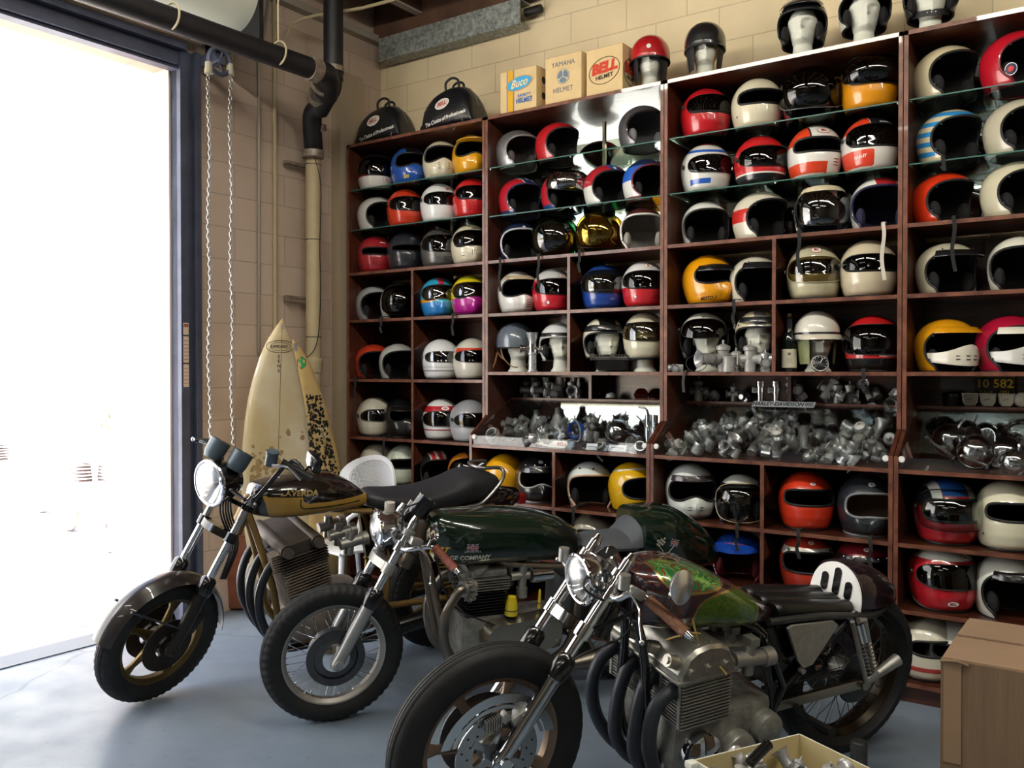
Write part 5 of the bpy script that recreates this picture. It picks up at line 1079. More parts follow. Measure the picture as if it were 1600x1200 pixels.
for sy in (-1, 1):
    y = sy*.085; a = V((.575, y, .575)); d = V((-.8, sy*.25, -.1)).normalized(); mb = b.mb()
    for i in range(14):
        t = 2*PI*i/14; u1, w1 = mb.frame(d); rr_ = u1*math.cos(t)+w1*math.sin(t); ss = d.cross(rr_); q = a+d*.015
        mb.box(q+rr_*.045, (.012, .012, .012)); mb.f([mb.v(q+rr_*.02+ss*.004), mb.v(q+rr_*.066+ss*.004), mb.v(q+rr_*.066-ss*.004), mb.v(q+rr_*.02-ss*.004)])
        mb.loft([[q+d*z_+rr_*.018+ss*w_ for z_, w_ in ((-.014, .003), (-.014, -.003), (.014, -.003), (.014, .003))], [q+d*z_+rr_*.062+ss*w_ for z_, w_ in ((-.014, .002), (-.014, -.002), (.014, -.002), (.014, .002))]])
    mb.cyl(a-d*.02, a+d*.04, .036, n=20); b.part('exhaust_collar', mb, ALU)
    mb = b.mb(); mb.tube([a, a+d*.05, (.50, y+sy*.02, .54), (.455, y+sy*.03, .46), (.455, y+sy*.03, .36), (.50, y+sy*.03, .24), (.62, y+sy*.05, .17), (.85, y+sy*.08, .15), (1.1, y+sy*.09, .19)], .0215, 16, sm=6); b.part('exhaust_pipe', mb, mat('burnt_steel', '#8b8378', .3, 1, noise=.3, nscale=7))
    mb = b.mb(); mb.tube([(1.05, y+sy*.09, .19), (1.15, y+sy*.10, .205), (1.6, y+sy*.11, .25), (1.85, y+sy*.12, .28)], [.022, .042, .045, .03], 20); b.part('silencer', mb, mat('burnt_steel', '', .3))
    mb = b.mb(); mb.cyl((.77, y*.9, .60), (.86, y*.9, .60), .02, n=14); mb.cyl((.83, y*.9, .54), (.83, y*.9, .66), .02, n=14); mb.cyl((.83, y*.9, .50), (.83, y*.9, .545), .026, n=14); b.part('carburettor', mb, ALU)
    mb = b.mb(); mb.cyl((.87, y*.9, .60), (.97, y*.9, .60), .036, n=20); mb.cyl((.90, y*.9, .60), (.905, y*.9, .60), .039, n=20); b.part('air_filter', mb, CHROME)
for x_, z_, r_ in ((.765, .485, .030), (.90, .50, .008)):
    mb = b.mb(); mb.lathe([(.001, .045), (r_*.6, .04), (r_*.8, .015), (r_, -.03), (r_, -.045)], (x_, -.12, z_), (0, 0, 1), n=20); mb.mi = 1; mb.torus((x_, -.12, z_-.02), (0, 0, 1), r_, .002, n=20, m=5); b.part('rubber_bulb', mb, [paint('#d8c21e'), BLK])
mb = b.mb(); mb.tube([(.95, -.12, .46), (1.02, -.12, .55), (1.08, -.115, .60)], .005, 6); mb.tube([(.44, -.05, .82), (.42, -.09, .7), (.5, -.1, .5), (.7, -.15, .40)], .004, 6, sm=5)
mb.tube([b.P(655, 785, -.03), b.P(630, 800, -.08), b.P(632, 850, -.09), b.P(650, 870, -.06)], .004, 6, sm=5); b.part('cable', mb, BLK)
mb = b.mb(); mb.box((1.08, 0, .45), (.12, .17, .26), bev=.02); b.part('oil_tank', mb, mat('alloy_tank', '#5f6468', .4, .6))
rc = V((1.42, 0, .305)); rw = wheel(b, 'rear_wheel', rc, .305, .05, 'wire', False, mat('alloy_rim', '', .3), .225)
mb = b.mb(); mb.lathe([(.001, -.05), (.09, -.045), (.09, .045), (.001, .05)], rc, (0, 1, 0), n=36); b.part('drum_brake', mb, ALUC, rw)
mb = b.mb()
for sy in (-1, 1): mb.tube([(1.06, sy*.09, .31), (1.42, sy*.09, .305)], .015, 10)
b.part('swingarm', mb, NK)
for sy in (-1, 1):
    mb = b.mb(); a, c = V((1.38, sy*.115, .60)), V((1.43, sy*.115, .34)); mb.cyl(a, c, .010, n=10)
    for k in range(11): mb.torus(a.lerp(c, .1+k*.07), c-a, .024, .004, n=18, m=6)
    b.part('shock_absorber', mb, CHROME)
mb = b.mb(); mb.tube([(.86, -.10, .17), (.93, -.255, -.03)], .012, 8); b.part('side_stand', mb, BLKP)

# ================= black and gold, at the back
b = Bike(243, 1092, 69, 9, 'farthest motorcycle, black with gold tank stripe, gold cast wheels and long black seat', 26, .30, 24)
DG = mat('gold_cast', '#6d5a35', .4, .7, noise=.3)
fw = wheel(b, 'front_wheel', b.ax, .30, .048, 'laverda', True, DG, .212)
for y in (-.062, .062): disc(b, fw, b.ax, y, .125, .06, True, mat('cast_disc', '#3b332c', .5, .7, noise=.3), arms=5)
fork(b, dict(low=.31, top=.74, lt=.55, tt=.70, m=mat('dark_slider', '#2a2622', .45, .5), mt=BLKP, rl=.03, yo=.10))
mb = b.mb(True); rows = []
for i in range(25):
    a = R(-72+i*(168/24)); rr_ = .328; row = []
    for j in range(9): q = (j-4)/4; row.append(b.ax+V(((rr_-.03*q*q)*math.sin(a), .065*q, (rr_-.03*q*q)*math.cos(a))))
    rows.append(row+[p-(p-b.ax).normalized()*.003 for p in row[::-1]])
mb.loft(rows); b.part('front_fender', mb, mat('fender_brown', '#2a2523', .3, .2, .6))
mb = b.mb(True)
for sy in (-1, 1): mb.tube([b.ax+V((-.20, sy*.06, .24)), b.ax+V((.02, sy*.10, .10)), b.ax+V((.22, sy*.062, .22))], .006, 6)
b.part('fender_stay', mb, STEEL)
for sy in (-1, 1):
    mb = b.mb(True); mb.box(b.ax+V((.10, sy*.085, .10)), (.06, .05, .10), Euler((0, R(40), 0)), bev=.012); b.part('brake_caliper', mb, mat('dark_slider', '', .3))
hc = b.P(328, 755, 0, True); headlight(b, hc, .10, .15, BLKP, LENS, 0)
for x_, y_, yy in ((345, 690, .06), (380, 708, -.05)): gauge(b, b.P(x_, y_, yy, True), .048, .085, (.45, 0, .8), mat('gauge_grey', '#54616a', .4, .3))
mb = b.mb(True); mb.tube([b.P(305, 688, .30, True), b.P(345, 695, .2, True), b.ax+b.u*.72+V((0, .1, .0)), b.ax+b.u*.72+V((0, -.1, 0)), b.P(452, 722, -.2, True), b.P(480, 745, -.3, True)], .011, 10, sm=5); b.part('handlebar', mb, BLKP)
grip(b, b.P(440, 722, -.22, True), b.P(487, 748, -.33, True), .017, BLK, False)
mb = b.mb(True); mb.tube([b.P(302, 686, .32, True), b.P(322, 692, .24, True), b.P(340, 698, .2, True)], .007, 8); mb.ball(b.P(302, 686, .32, True), .011, 10, 6); b.part('lever', mb, mat('lever_alloy', '', .2))
mb = b.mb(True); mb.tube([b.P(425, 728, -.2, True), b.P(450, 730, -.27, True), b.P(470, 750, -.33, True)], .006, 8, sm=4); b.part('lever', mb, mat('lever_alloy', '', .2))
mb = b.mb(True); q = b.P(490, 722, -.3, True); mb.box(q, (.035, .12, .075), Euler((0, 0, R(-20))), bev=.016); mb.tube([q, b.P(470, 742, -.27, True)], .006, 6); b.part('mirror', mb, BLKP)
mb = b.mb(True); q = b.P(425, 714, -.12, True); mb.cyl(q+V((0, 0, -.04)), q+V((0, 0, .02)), .028, n=18); mb.cyl(q+V((0, 0, .02)), q+V((0, 0, .028)), .031, n=18); b.part('brake_reservoir', mb, mat('gauge_grey', '', .4))
st = [(.385, .95, .87, .04), (.41, .99, .845, .09), (.50, 1.01, .83, .135), (.62, 1.03, .83, .155), (.75, 1.02, .835, .15), (.86, .985, .84, .125), (.94, .935, .85, .09), (.985, .90, .86, .05)]
TB = mat('tank_black', '#16100e', .18, 0, 1); TGm = mat('tank_gold', '#b8903f', .4, 0, .5)
sg = lambda p: min(max(min(p.x-.425-(.945-p.z)*.3, .60-p.x, .95-p.z), min(p.x-.58, .955-p.x, .915+(p.x-.6)*.03-p.z)), p.z-.852-(p.x-.44)*.02, -p.y)
sb = lambda p: min(max(min(abs((p.x-.585))*-1+.004, .95-p.z, p.z-.893), min(p.x-.583, .955-p.x, .004-abs(p.z-.892-(p.x-.6)*.03))), -p.y)
_, tl_ = tank(b, st, [TB, TGm], [(1, sg)])
mb = b.mb(); mb.tube([V((x_, -tl_(x_, z_)-.001, z_)) for x_, z_ in ((.585, .94), (.585, .915), (.59, .900), (.605, .892), (.65, .892), (.72, .893), (.80, .895), (.90, .898))], .0028, 6); b.part('pinstripe', mb, BLKP)
q = b.P(458, 772, -.14); sidetext(b, tl_, 'LAVERDA', .036, q.x+.03, q.z+.002, '#a58a4e', 1.12, sh=.15, slope=-.02)
mb = b.mb(); mb.lathe([(.03, 0), (.035, .01), (.03, .02), (.001, .022)], (.55, 0, .995), (0, 0, 1)); b.part('filler_cap', mb, CHROME)
st2 = [(.97, .90, .84, .06), (1.02, .915, .83, .11), (1.15, .905, .815, .13), (1.30, .91, .80, .135), (1.44, .945, .80, .135), (1.55, .985, .81, .13), (1.66, .98, .82, .12), (1.74, .95, .84, .08)]
tank(b, st2, [mat('seat_vinyl', '#26272b', .5, bump=.2, bscale=120)], name='seat')
mb = b.mb(); mb.tube([(1.50, -.14, .82), (1.60, -.145, .84), (1.72, -.13, .95), (1.74, -.08, 1.0), (1.62, -.06, 1.005), (1.62, .06, 1.005), (1.74, .08, 1.0), (1.72, .13, .95), (1.60, .145, .84), (1.5, .14, .82)], .010, 10, sm=5); b.part('grab_rail', mb, mat('rail_steel', '#8e8e8c', .3, .9))
tank(b, [(1.45, .84, .70, .10), (1.6, .85, .70, .11), (1.8, .87, .74, .09), (1.9, .86, .78, .05)], [TB], name='tail_unit')
mb = b.mb(); mb.box((1.93, 0, .80), (.05, .09, .06), bev=.012); b.part('tail_lamp', mb, paint('#8f1218'))
mb = b.mb()
for sy in (-1, 1): mb.prism([(.99, .83), (1.30, .80), (1.24, .55), (1.06, .52)], lambda x_, z_, k: (x_, sy*(.10+.03*k), z_))
b.part('side_cover', mb, TB)
FG = mat('frame_gold', '#8d7040', .35, .5)
mb = b.mb()
for sy in (-1, 1):
    mb.tube([(.36, 0, .90), (.40, sy*.04, .80), (.49, sy*.08, .52), (.54, sy*.10, .32), (.66, sy*.11, .22), (1.02, sy*.11, .24), (1.08, sy*.12, .45), (1.05, sy*.11, .70), (.98, sy*.10, .82)], .017, 12, sm=4)
    mb.tube([(1.05, sy*.11, .70), (1.4, sy*.12, .80), (1.7, sy*.1, .80)], .012, 8); mb.tube([(.40, 0, .88), (.98, sy*.09, .83)], .014, 8); mb.tube([(1.06, sy*.12, .5), (1.35, sy*.12, .78)], .012, 8)
mb.cyl((.33, 0, .76), (.40, 0, .93), .032); b.part('frame', mb, FG)
eng = b.group('engine'); BR = mat('dusty_alloy', '#94877b', .5, .4, noise=.4, nscale=16)
mb = b.mb(); fins(mb, (.66, 0, .42), .22, .42, .0, .22, 15, rot=-14, th=.004); b.part('cylinder_block', mb, BR, eng)
mb = b.mb(); Rm = Matrix.Rotation(R(-14), 3, 'Y'); c0_ = V((.66, 0, .42))
fins(mb, c0_, .235, .43, .22, .29, 5, rot=-14, th=.004)
for sx in (-.075, .075): mb.cyl(c0_+Rm @ V((sx, -.215, .32)), c0_+Rm @ V((sx, .215, .315)), .032, n=22); mb.cyl(c0_+Rm @ V((sx, -.235, .32)), c0_+Rm @ V((sx, -.215, .315)), .025, n=18)
mb.box(c0_+Rm @ V((0, 0, .315)), (.15, .40, .05), Rm); b.part('cylinder_head', mb, mat('dark_head', '#5a524c', .5, .6, noise=.3), eng)
mb = b.mb()
for k in range(8): mb.box(c0_+Rm @ V((-.125, -.17, .23+k*.012)), (.05, .07, .004), Rm)
b.part('exhaust_flange', mb, BR, eng)
mb = b.mb(); mb.box((.78, 0, .33), (.42, .34, .2), bev=.05); mb.lathe([(.10, 0), (.10, .03), (.07, .05), (.001, .055)], (.72, -.165, .33), (0, -1, 0)); mb.lathe([(.08, 0), (.08, .03), (.05, .045), (.001, .05)], (.92, -.165, .33), (0, -1, 0)); b.part('crankcase', mb, BR, eng)
for i, y in enumerate((-.14, 0, .14)):
    mb = b.mb(); mb.tube([(.57, y, .66), (.50, y, .66), (.44, y-.01, .60), (.41, y-.01, .48), (.44, y, .34), (.54, y*.8, .20), (.75, y*.5, .17)], .02, 14, sm=6); b.part('exhaust_pipe', mb, mat('dark_pipe', '#3c3d40', .35, .8))
    mb = b.mb(); a = V((.80, y, .69)); mb.cyl(a, a+V((.11, 0, .02)), .026, n=14); mb.cyl(a+V((.05, 0, -.05)), a+V((.05, 0, .06)), .022, n=12); mb.cyl(a+V((.11, 0, .02)), a+V((.14, 0, .025)), .034, n=16); b.part('carburettor', mb, ALU)
rc = V((1.47, 0, .31)); rw = wheel(b, 'rear_wheel', rc, .31, .058, 'laverda', False, DG, .215); disc(b, rw, rc, -.07, .13, .07, False)
mb = b.mb()
for sy in (-1, 1): mb.tube([(1.06, sy*.10, .32), (1.47, sy*.10, .31)], .018, 10)
b.part('swingarm', mb, FG)
for sy in (-1, 1):
    mb = b.mb(); a, c = V((1.33, sy*.13, .72)), V((1.45, sy*.13, .35)); mb.cyl(a, c, .011, n=10)
    for k in range(12): mb.torus(a.lerp(c, .2+k*.06), c-a, .026, .005, n=18, m=6)
    b.part('shock_absorber', mb, mat('gold_spring', '#7a6234', .4, .7))
    mb = b.mb(); mb.tube([(.75, sy*.12, .18), (1.0, sy*.15, .19), (1.1, sy*.16, .22), (1.7, sy*.17, .30)], [.02, .025, .045, .042], 18); b.part('silencer', mb, BLKP)
mb = b.mb(); rows = []
for i in range(17):
    a = R(-50+i*8); rows.append([rc+V(((.345-.02*q*q)*math.sin(a), .075*q, (.345-.02*q*q)*math.cos(a))) for q in (-1, -.5, 0, .5, 1)]+[rc+V(((.342-.02*q*q)*math.sin(a), .075*q, (.342-.02*q*q)*math.cos(a))) for q in (1, .5, 0, -.5, -1)])
mb.loft(rows); b.part('rear_fender', mb, TB)
mb = b.mb(True)
for k in range(5): mb.tube([b.P(372+k*3, 730, -.02+.02*k, True), b.P(360-k*4, 790, -.06, True), b.P(372-k*3, 850, -.03, True), b.P(352-k*2, 905, -.06, True)], .0045, 6, sm=6)
b.part('cable', mb, BLK)
mb = b.mb(); mb.tube([(.82, -.13, .22), (.86, -.27, -.03)], .012, 8); b.part('side_stand', mb, BLKP)
# ------------------------------------------------------------------ mannequin heads
def face_pt(ph, z, k=1):
    # k scales; z 0 .. .275
    def L(tab):
        for a, b in zip(tab, tab[1:]):
            if z <= b[0]: t = (z-a[0])/(b[0]-a[0]); t = t*t*(3-2*t); return a[1]+(b[1]-a[1])*t
        return tab[-1][1]
    fr = L([(0, .062), (.03, .050), (.075, .046), (.088, .062), (.098, .080), (.115, .084), (.135, .082), (.155, .084), (.175, .083), (.195, .088), (.22, .086), (.25, .062), (.268, .03), (.275, .0)])
    bk = L([(0, .062), (.03, .052), (.10, .054), (.13, .075), (.17, .094), (.21, .095), (.245, .075), (.268, .035), (.275, .0)])
    w = L([(0, .066), (.03, .050), (.08, .047), (.10, .052), (.125, .060), (.16, .069), (.20, .073), (.24, .058), (.265, .03), (.275, .0)])
    c, s_ = math.cos(ph), math.sin(ph); x = (fr if c > 0 else bk)*math.copysign(abs(c)**.95, c); y = w*s_
    g = lambda a0, z0, sa, sz: math.exp(-((ph-a0)/sa)**2-((z-z0)/sz)**2)
    if c > 0:
        d = .024*g(0, .152, R(9), .009)+.012*g(0, .170, R(8), .018)+.006*g(0, .133, R(16), .004)+.006*g(0, .124, R(14), .005)-.004*g(0, .1285, R(20), .002)+.006*g(0, .102, R(16), .009)
        for s1 in (-1, 1): d += -.017*g(s1*R(25), .181, R(13), .010)+.005*g(s1*R(25), .179, R(9), .004)+.006*g(s1*R(28), .197, R(18), .005)+.003*g(s1*R(34), .150, R(14), .014)
        x += d
    return V((x, y, z))*k
def head(x, zb, label, rel=0, Y=None, k=1.0, eyes=0):
    Y = Y or SF+.15; loc = onY(x, 590, Y); loc.z = zb+.001
    t = thing('mannequin_head', label, 'mannequin head', loc, camdir(x, Y)+R(rel), 'foam display heads')
    mb = MB(); n = 64; zs = [0, .006]+[.275*i/60 for i in range(2, 57)]+[.262, .268, .272, .2745]
    mb.grid([[face_pt(2*PI*j/n, z, k) for j in range(n)] for z in sorted(zs)], cv=True); mb.f([mb.v(face_pt(2*PI*j/n, 0, k)) for j in range(n)]); mb.f([mb.v(face_pt(2*PI*j/n, .2745, k)) for j in range(n)])
    for s1 in (-1, 1):
        mb.ball((.0*k, s1*.070*k, .165*k), (.014, .008, .024), 10, 6)
    mb.build('head', FOAM, t, ang=80)
    return t
def flaps(t, col, inner, rim=0.0):
    for s1 in (-1, 1):
        mb = MB(); rows = []
        for i in range(8):
            q = i/7; z = .02-.155*q; row = []
            for j in range(7):
                a = s1*R(38+80*j/6*(1-.35*q)+6*q); row.append(V((.122*math.cos(a), (.112-.02*q)*math.sin(a), z)))
            rows.append(row)
        mb.grid(rows); mb.mi = 1; mb.grid([[p*.965+V((0, 0, .001)) for p in r] for r in rows]); mb.build('ear_flap', [mat('leather_'+col[1:], col, .6, bump=.3), mat('leather_'+inner[1:], inner, .7)], t)
TZ = TOP
def on_head(x, zb, rel, kind, col, label, k=.95, hz=.085, **o):
    if kind == 'open': o.setdefault('brow', -.045)
    return helmet(x, zb, rel, kind, col, label, Y=o.pop('Y', SF+.15), s=k, dz=hz, group='helmets on foam heads', **o)
# on top of the units
head(1015, TZ, 'pale foam head in red helmet on top of the second shelf unit', -4)
h1 = on_head(1015, TZ, -4, 'half', '#a8161c', 'red half-shell helmet with black ear flaps and front emblem on top of second unit', hz=.165, k=.92, badge=[(0, .06, .012, .012, '#d9d9d9', '', '#d9d9d9')]); flaps(h1, '#17171a', '#2a2a2c')
head(1100, TZ, 'pale foam head with calm face in black leather-lined helmet on shelf top', 2)
h1 = on_head(1100, TZ, 2, 'half', '#17181a', 'black half-shell helmet with long tan leather ear flaps on shelf top', hz=.165, k=.92, trim='#2a2826'); flaps(h1, '#17171a', '#9a7448')
head(1252, TZ, 'pale foam head in dark peaked helmet above the third unit', -6)
on_head(1252, TZ, -6, 'open', '#1a1a1e', 'dark open-face helmet with short rolled peak and side tabs above third unit', peak=('#1c1c20', .045, .20, .012), strap=0)
head(1347, TZ, 'pale foam head turned slightly under the white helmet with red stripes', 8)
on_head(1347, TZ, 8, 'open', '#cfd0c6', 'white open-face helmet with two red crown stripes over black padding', regions=[('#b8202a', stripe(-.035, -.015, .12)), ('#b8202a', stripe(-.008, .012, .12))], hz=.095)
head(1450, TZ, 'pale foam head cut by the top edge, its chin in a black studded strap', 4)
h1 = on_head(1450, TZ, 4, 'open', '#16161a', 'black helmet cut by the top edge with studded chin strap', hz=.09)
mb = MB(); pts = [V((.085*math.cos(a), .088*math.sin(a), .012-.016*math.cos(a))) for a in [R(-75+150*i/14) for i in range(15)]]; mb.ribbon(pts, .03, (0, 0, 1), sm=2); mb.mi = 1
for a in (-12, 0, 12): mb.ball(V((.089*math.cos(R(a)), .09*math.sin(R(a)), -.003)), .0045, 8, 5)
mb.build('studded_strap', [BLK, CHROME], h1)
# inside the units
head(810, 1.5, 'foam head in grey helmet, half hidden by the tall steel intake trumpet', 22, k=1.0)
h1 = on_head(805, 1.5, 22, 'half', '#5d6670', 'blue-grey half-shell helmet with tan leather straps in second unit', hz=.148, k=.98, Y=SF+.15); 
mb = MB()
for s1 in (-1, 1):
    mb.tube([(.03, s1*.112, .005), (.045, s1*.10, -.06), (.06, s1*.05, -.115), (.065, 0, -.125)], .0045, 6, sm=5); mb.tube([(-.05, s1*.11, .005), (-.01, s1*.10, -.05), (.045, s1*.085, -.08)], .004, 6, sm=4)
mb.tube([(-.03, -.112, -.03), (-.02, -.13, -.09), (-.04, -.14, -.13)], .006, 6); mb.build('leather_strap', mat('leather_tan2', '#8a6a48', .7), h1)
head(877, 1.5, 'foam head behind the divider wearing the white helmet with black brow band', 2, k=.98)
on_head(873, 1.5, 2, 'open', '#d0d2d2', 'white open-face helmet with black brow band and chrome edge behind divider', regions=[('#1a1a1d', band(.15, .175))], hz=.07, k=.93, trim='#a8a8a8')
head(948, 1.5, 'foam head looking right in the black and cream helmet of second unit', 14)
on_head(944, 1.5, 12, 'open', '#d3cfbc', 'cream and black open-face helmet with black snap band and roundel sticker', regions=[('#17181b', lambda p: min(.05-abs(p.y), p.z-.12)), ('#17181b', band(.155, .19))], peak=('#17181b', .02, .19, .004), badge=[(-60, .05, .012, .016, '#17181b', '', '#17181b')], hz=.08, k=.98)
head(1008, 1.5, 'foam head wrapped in the cream full-face helmet by the second unit post', 4)
on_head(1008, 1.5, 4, 'full', '#c4bfa8', 'cream full-face helmet on a foam head with clear shield and black brow', regions=[('#17181b', band(.178, .198))], visor='flat', vis='amber', vr=(.145, .05, 72), ph=.036, hz=.07, k=1.0, badge=[(38, .188, .01, .006, '#ddd', '', '#ddd')])
head(1105, 1.5, 'foam head with dark visor over its eyes at the left of third unit', -2)
on_head(1100, 1.5, -2, 'open', '#cfcfc6', 'white pilot-style helmet with pull-down black visor and brow lamp mark', visor='flat', vis='dark', vr=(.15, .05, 56), hz=.075, k=1.02, text=[('NASA'[:0] or '~', .03, 0, .215, '#222')], brow=0)
head(1185, 1.5, 'foam head with closed eyes in the cream, grey and black peaked helmet', 2)
on_head(1186, 1.5, 2, 'open', '#c9bd9f', 'cream open-face helmet with grey centre stripe and black snap peak', regions=[('#6c6a68', lambda p: min(.03-abs(p.y), p.z-.12))], peak=('#17181b', .022, .2, .003), snaps=3, sz=.19, hz=.085, k=.98)
hd = head(1278, 1.5, 'foam head wearing round goggles beneath the white leather cap', 16)
h1 = on_head(1276, 1.5, 16, 'half', '#d0ccc0', 'white peaked leather cap-helmet with black band above round goggles', hz=.16, k=.9, regions=[('#1b1b20', band(.03, .042))], peak=('#c9c2b0', .055, .028, .004), trim='#2a2a30'); flaps(h1, '#7c8258', '#5a4a38')
g = thing('goggles', 'clear round goggles with metal frame strapped over the foam head eyes', 'goggles', hd.location+V((0, 0, .175)), hd.rotation_euler.z)
for s1 in (-1, 1):
    c = V((.092, s1*.034, .005)); d = V((1, s1*.35, 0)).normalized(); mb = MB(); mb.torus(c, d, .028, .005, n=26, m=6); mb.build('frame', mat('goggle_frame', '#b3aaa0', .3, .7), g); mb = MB(); mb.lathe([(.001, .004), (.027, .001)], c, d, n=24); mb.build('lens', VIS['clear'], g)
mb = MB(); mb.ribbon([V((.075*math.cos(a)*1.05, .078*math.sin(a), .005)) for a in [R(50+260*i/20) for i in range(21)]], .02, (0, 0, 1), sm=2); mb.build('elastic_band', matte('#6a5c50'), g)
# ------------------------------------------------------------------ small parts library
AL2 = mat('grey_casting', '#b4b3b0', .42, .35, noise=.35, nscale=30); AL3 = mat('bright_casting', '#c6c7ca', .25, .6, noise=.2, nscale=20); DK = mat('dark_casting', '#3b3a3a', .5, .7, noise=.3, nscale=20)
def carb(name, lab, cat='carburettor', m=AL2, stack=0, kind=0, group='loose engine parts'):
    t = thing(name, lab, cat, (0, 0, 0), 0, group); s = 1
    mb = MB(); mb.cyl((0, 0, .0), (0, 0, .075), .019, n=16); mb.lathe([(.019, .07), (.023, .072), (.023, .084), (.012, .09), (.004, .092), (.004, .105), (.001, .106)], n=16); mb.cyl((-.035, 0, .042), (.04, 0, .042), .017, n=16)
    mb.lathe([(.017, .03), (.021, .035), (.024, .04)], (.0, 0, .042), (1, 0, 0), n=18); mb.box((-.037, 0, .042), (.006, .05, .04), bev=.003); mb.build('body', m, t)
    mb = MB()
    if kind == 0: mb.cyl((.0, .035, .0), (.0, .035, .045), .02, n=16); mb.cyl((0, .035, .045), (0, .035, .05), .022, n=16); mb.cyl((0, .01, .03), (0, .03, .03), .007, n=8)
    else: mb.box((0, 0, .008), (.05, .045, .03), bev=.008)
    mb.build('float_bowl', AL3 if kind else m, t)
    mb = MB()
    if stack: mb.lathe([(.018, .04), (.018, .06), (.021, .08), (.027, .09), (.030, .092), (.026, .088), (.019, .08), (.016, .06)], (.0, 0, .042), (1, 0, 0), n=20)
    else: mb.cyl((.0, -.02, .05), (.0, -.034, .056), .006, n=8); mb.cyl((.018, -.015, .02), (.03, -.02, .014), .004, n=6)
    mb.build('intake_trumpet' if stack else 'adjuster', AL3, t)
    return t
def put(o, loc, rot=(0, 0, 0), label=None, group=None, s=1, first=[]):
    k = o.name
    if k in first: return dup(o, loc, rot, label, group, s)
    first.append(k); o.location = loc; o.rotation_euler = rot; o.scale = (s,)*3
    if label: o['label'] = label
    if group: o['group'] = group
    return o
Yc = 4.80; zC = 1.336
protoA = carb('carburettor', 'x', kind=0); protoB = carb('carburettor', 'x', kind=1, m=AL3); protoC = carb('carburettor', 'x', stack=1, m=AL2)
def at(x, Y, z): p = onY(x, 590, Y); return V((p.x, p.y, z))
# row of small parts in second unit
for i, (x, lab) in enumerate(((822, 'dark carburettor at the left end of the small-parts shelf, second unit'), (838, 'tall-stacked grey carburettor, second of the small-parts row'), (856, 'grey carburettor in the middle of small-parts row, second unit'), (874, 'carburettor lying on its side among the small-parts row'), (893, 'carburettor with open round throat next to the small divider'))):
    put([protoA, protoC, protoC, protoA, protoC][i], at(x, Yc, zC+(.0 if i != 3 else .02)), (0 if i != 3 else R(80), 0, camdir(x, Yc)+R([20, -90, -70, 10, 0][i])), lab, 'carburettors on the small-parts shelves', s=1.15)
for i, x in enumerate((833, 853, 876, 897)):
    t = thing('intake_tube', ['first', 'second', 'third', 'last'][i]+' upright grey intake tube counted from the left, behind the carburettors of second unit', 'intake tube', at(x, Yc+.045, zC+.0), 0, 'upright intake tubes'); mb = MB(); mb.lathe([(.02, 0), (.018, .06), (.018, .09), (.024, .125), (.027, .13), (.024, .13), (.016, .09), (.016, 0)], n=20); mb.build('tube', AL2, t)
def lamp(x, Y, z, r, lab, lens, cat='lamp', rel=0, body=CHROME, dep=.05, nm='round_lamp'):
    c = at(x, Y, z+r); t = thing(nm, lab, cat, c, camdir(x, Y)+R(rel)); mb = MB(); mb.lathe([(r*.99, 0), (r, -.01), (r*.85, -dep*.6), (r*.4, -dep), (.001, -dep)], axis=(1, 0, 0), n=28); mb.build('shell', body, t)
    mb = MB(); mb.torus((0, 0, 0), (1, 0, 0), r*.95, r*.09, n=30, m=6); mb.build('rim', CHROME, t); mb = MB(); mb.lathe([(r*.92, 0), (r*.6, .006), (.001, .009)], axis=(1, 0, 0), n=24); mb.build('lens', lens, t); return t
GFACE = mat('gauge_face', '#101216', .3); WFACE = matte('#c9c3ae', .4)
lamp(929, Yc, zC, .033, 'small round chrome-rimmed gauge standing left in the upper small cell, second unit', GFACE, 'gauge', nm='round_gauge')
t = thing('horn_button', 'white domed plastic cap lying on the small-parts shelf of second unit', 'cap', at(955, Yc, zC)); mb = MB(); mb.lathe([(.034, 0), (.034, .015), (.028, .03), (.015, .036), (.001, .038)], n=24); mb.build('dome', matte('#c9ccc8', .4), t); mb = MB(); mb.torus((0, 0, .004), (0, 0, 1), .036, .004, n=24, m=6); mb.build('ring', CHROME, t)
for i, (x, z_) in enumerate(((1002, 0), (1026, 0))):
    t = thing('tail_lens', ['red angular tail lens with pale edge, left one of the pair', 'darker red tail lens against the right post of second unit'][i], 'tail lens', at(x, Yc, zC+.001), camdir(x, Yc)+R(30*i)); mb = MB(); mb.loft([[V((.04*c_*s_, .035*d_*s_, z)) for c_, d_ in ((1, -1), (1, 1), (.2, 1.3), (-1, 1), (-1, -1), (.2, -1.3))] for z, s_ in ((0, .8), (.03, 1), (.055, .7), (.065, .35))]); mb.build('lens', glassy('red_lens', '#8c1018', .15), t)
    mb = MB(); mb.loft([[V((.04*c_*s_, .035*d_*s_, z)) for c_, d_ in ((1, -1), (1, 1), (.2, 1.3), (-1, 1), (-1, -1), (.2, -1.3))] for z, s_ in ((-.0005, .86), (.006, .86))]); mb.build('base', matte('#8d4a3a'), t)
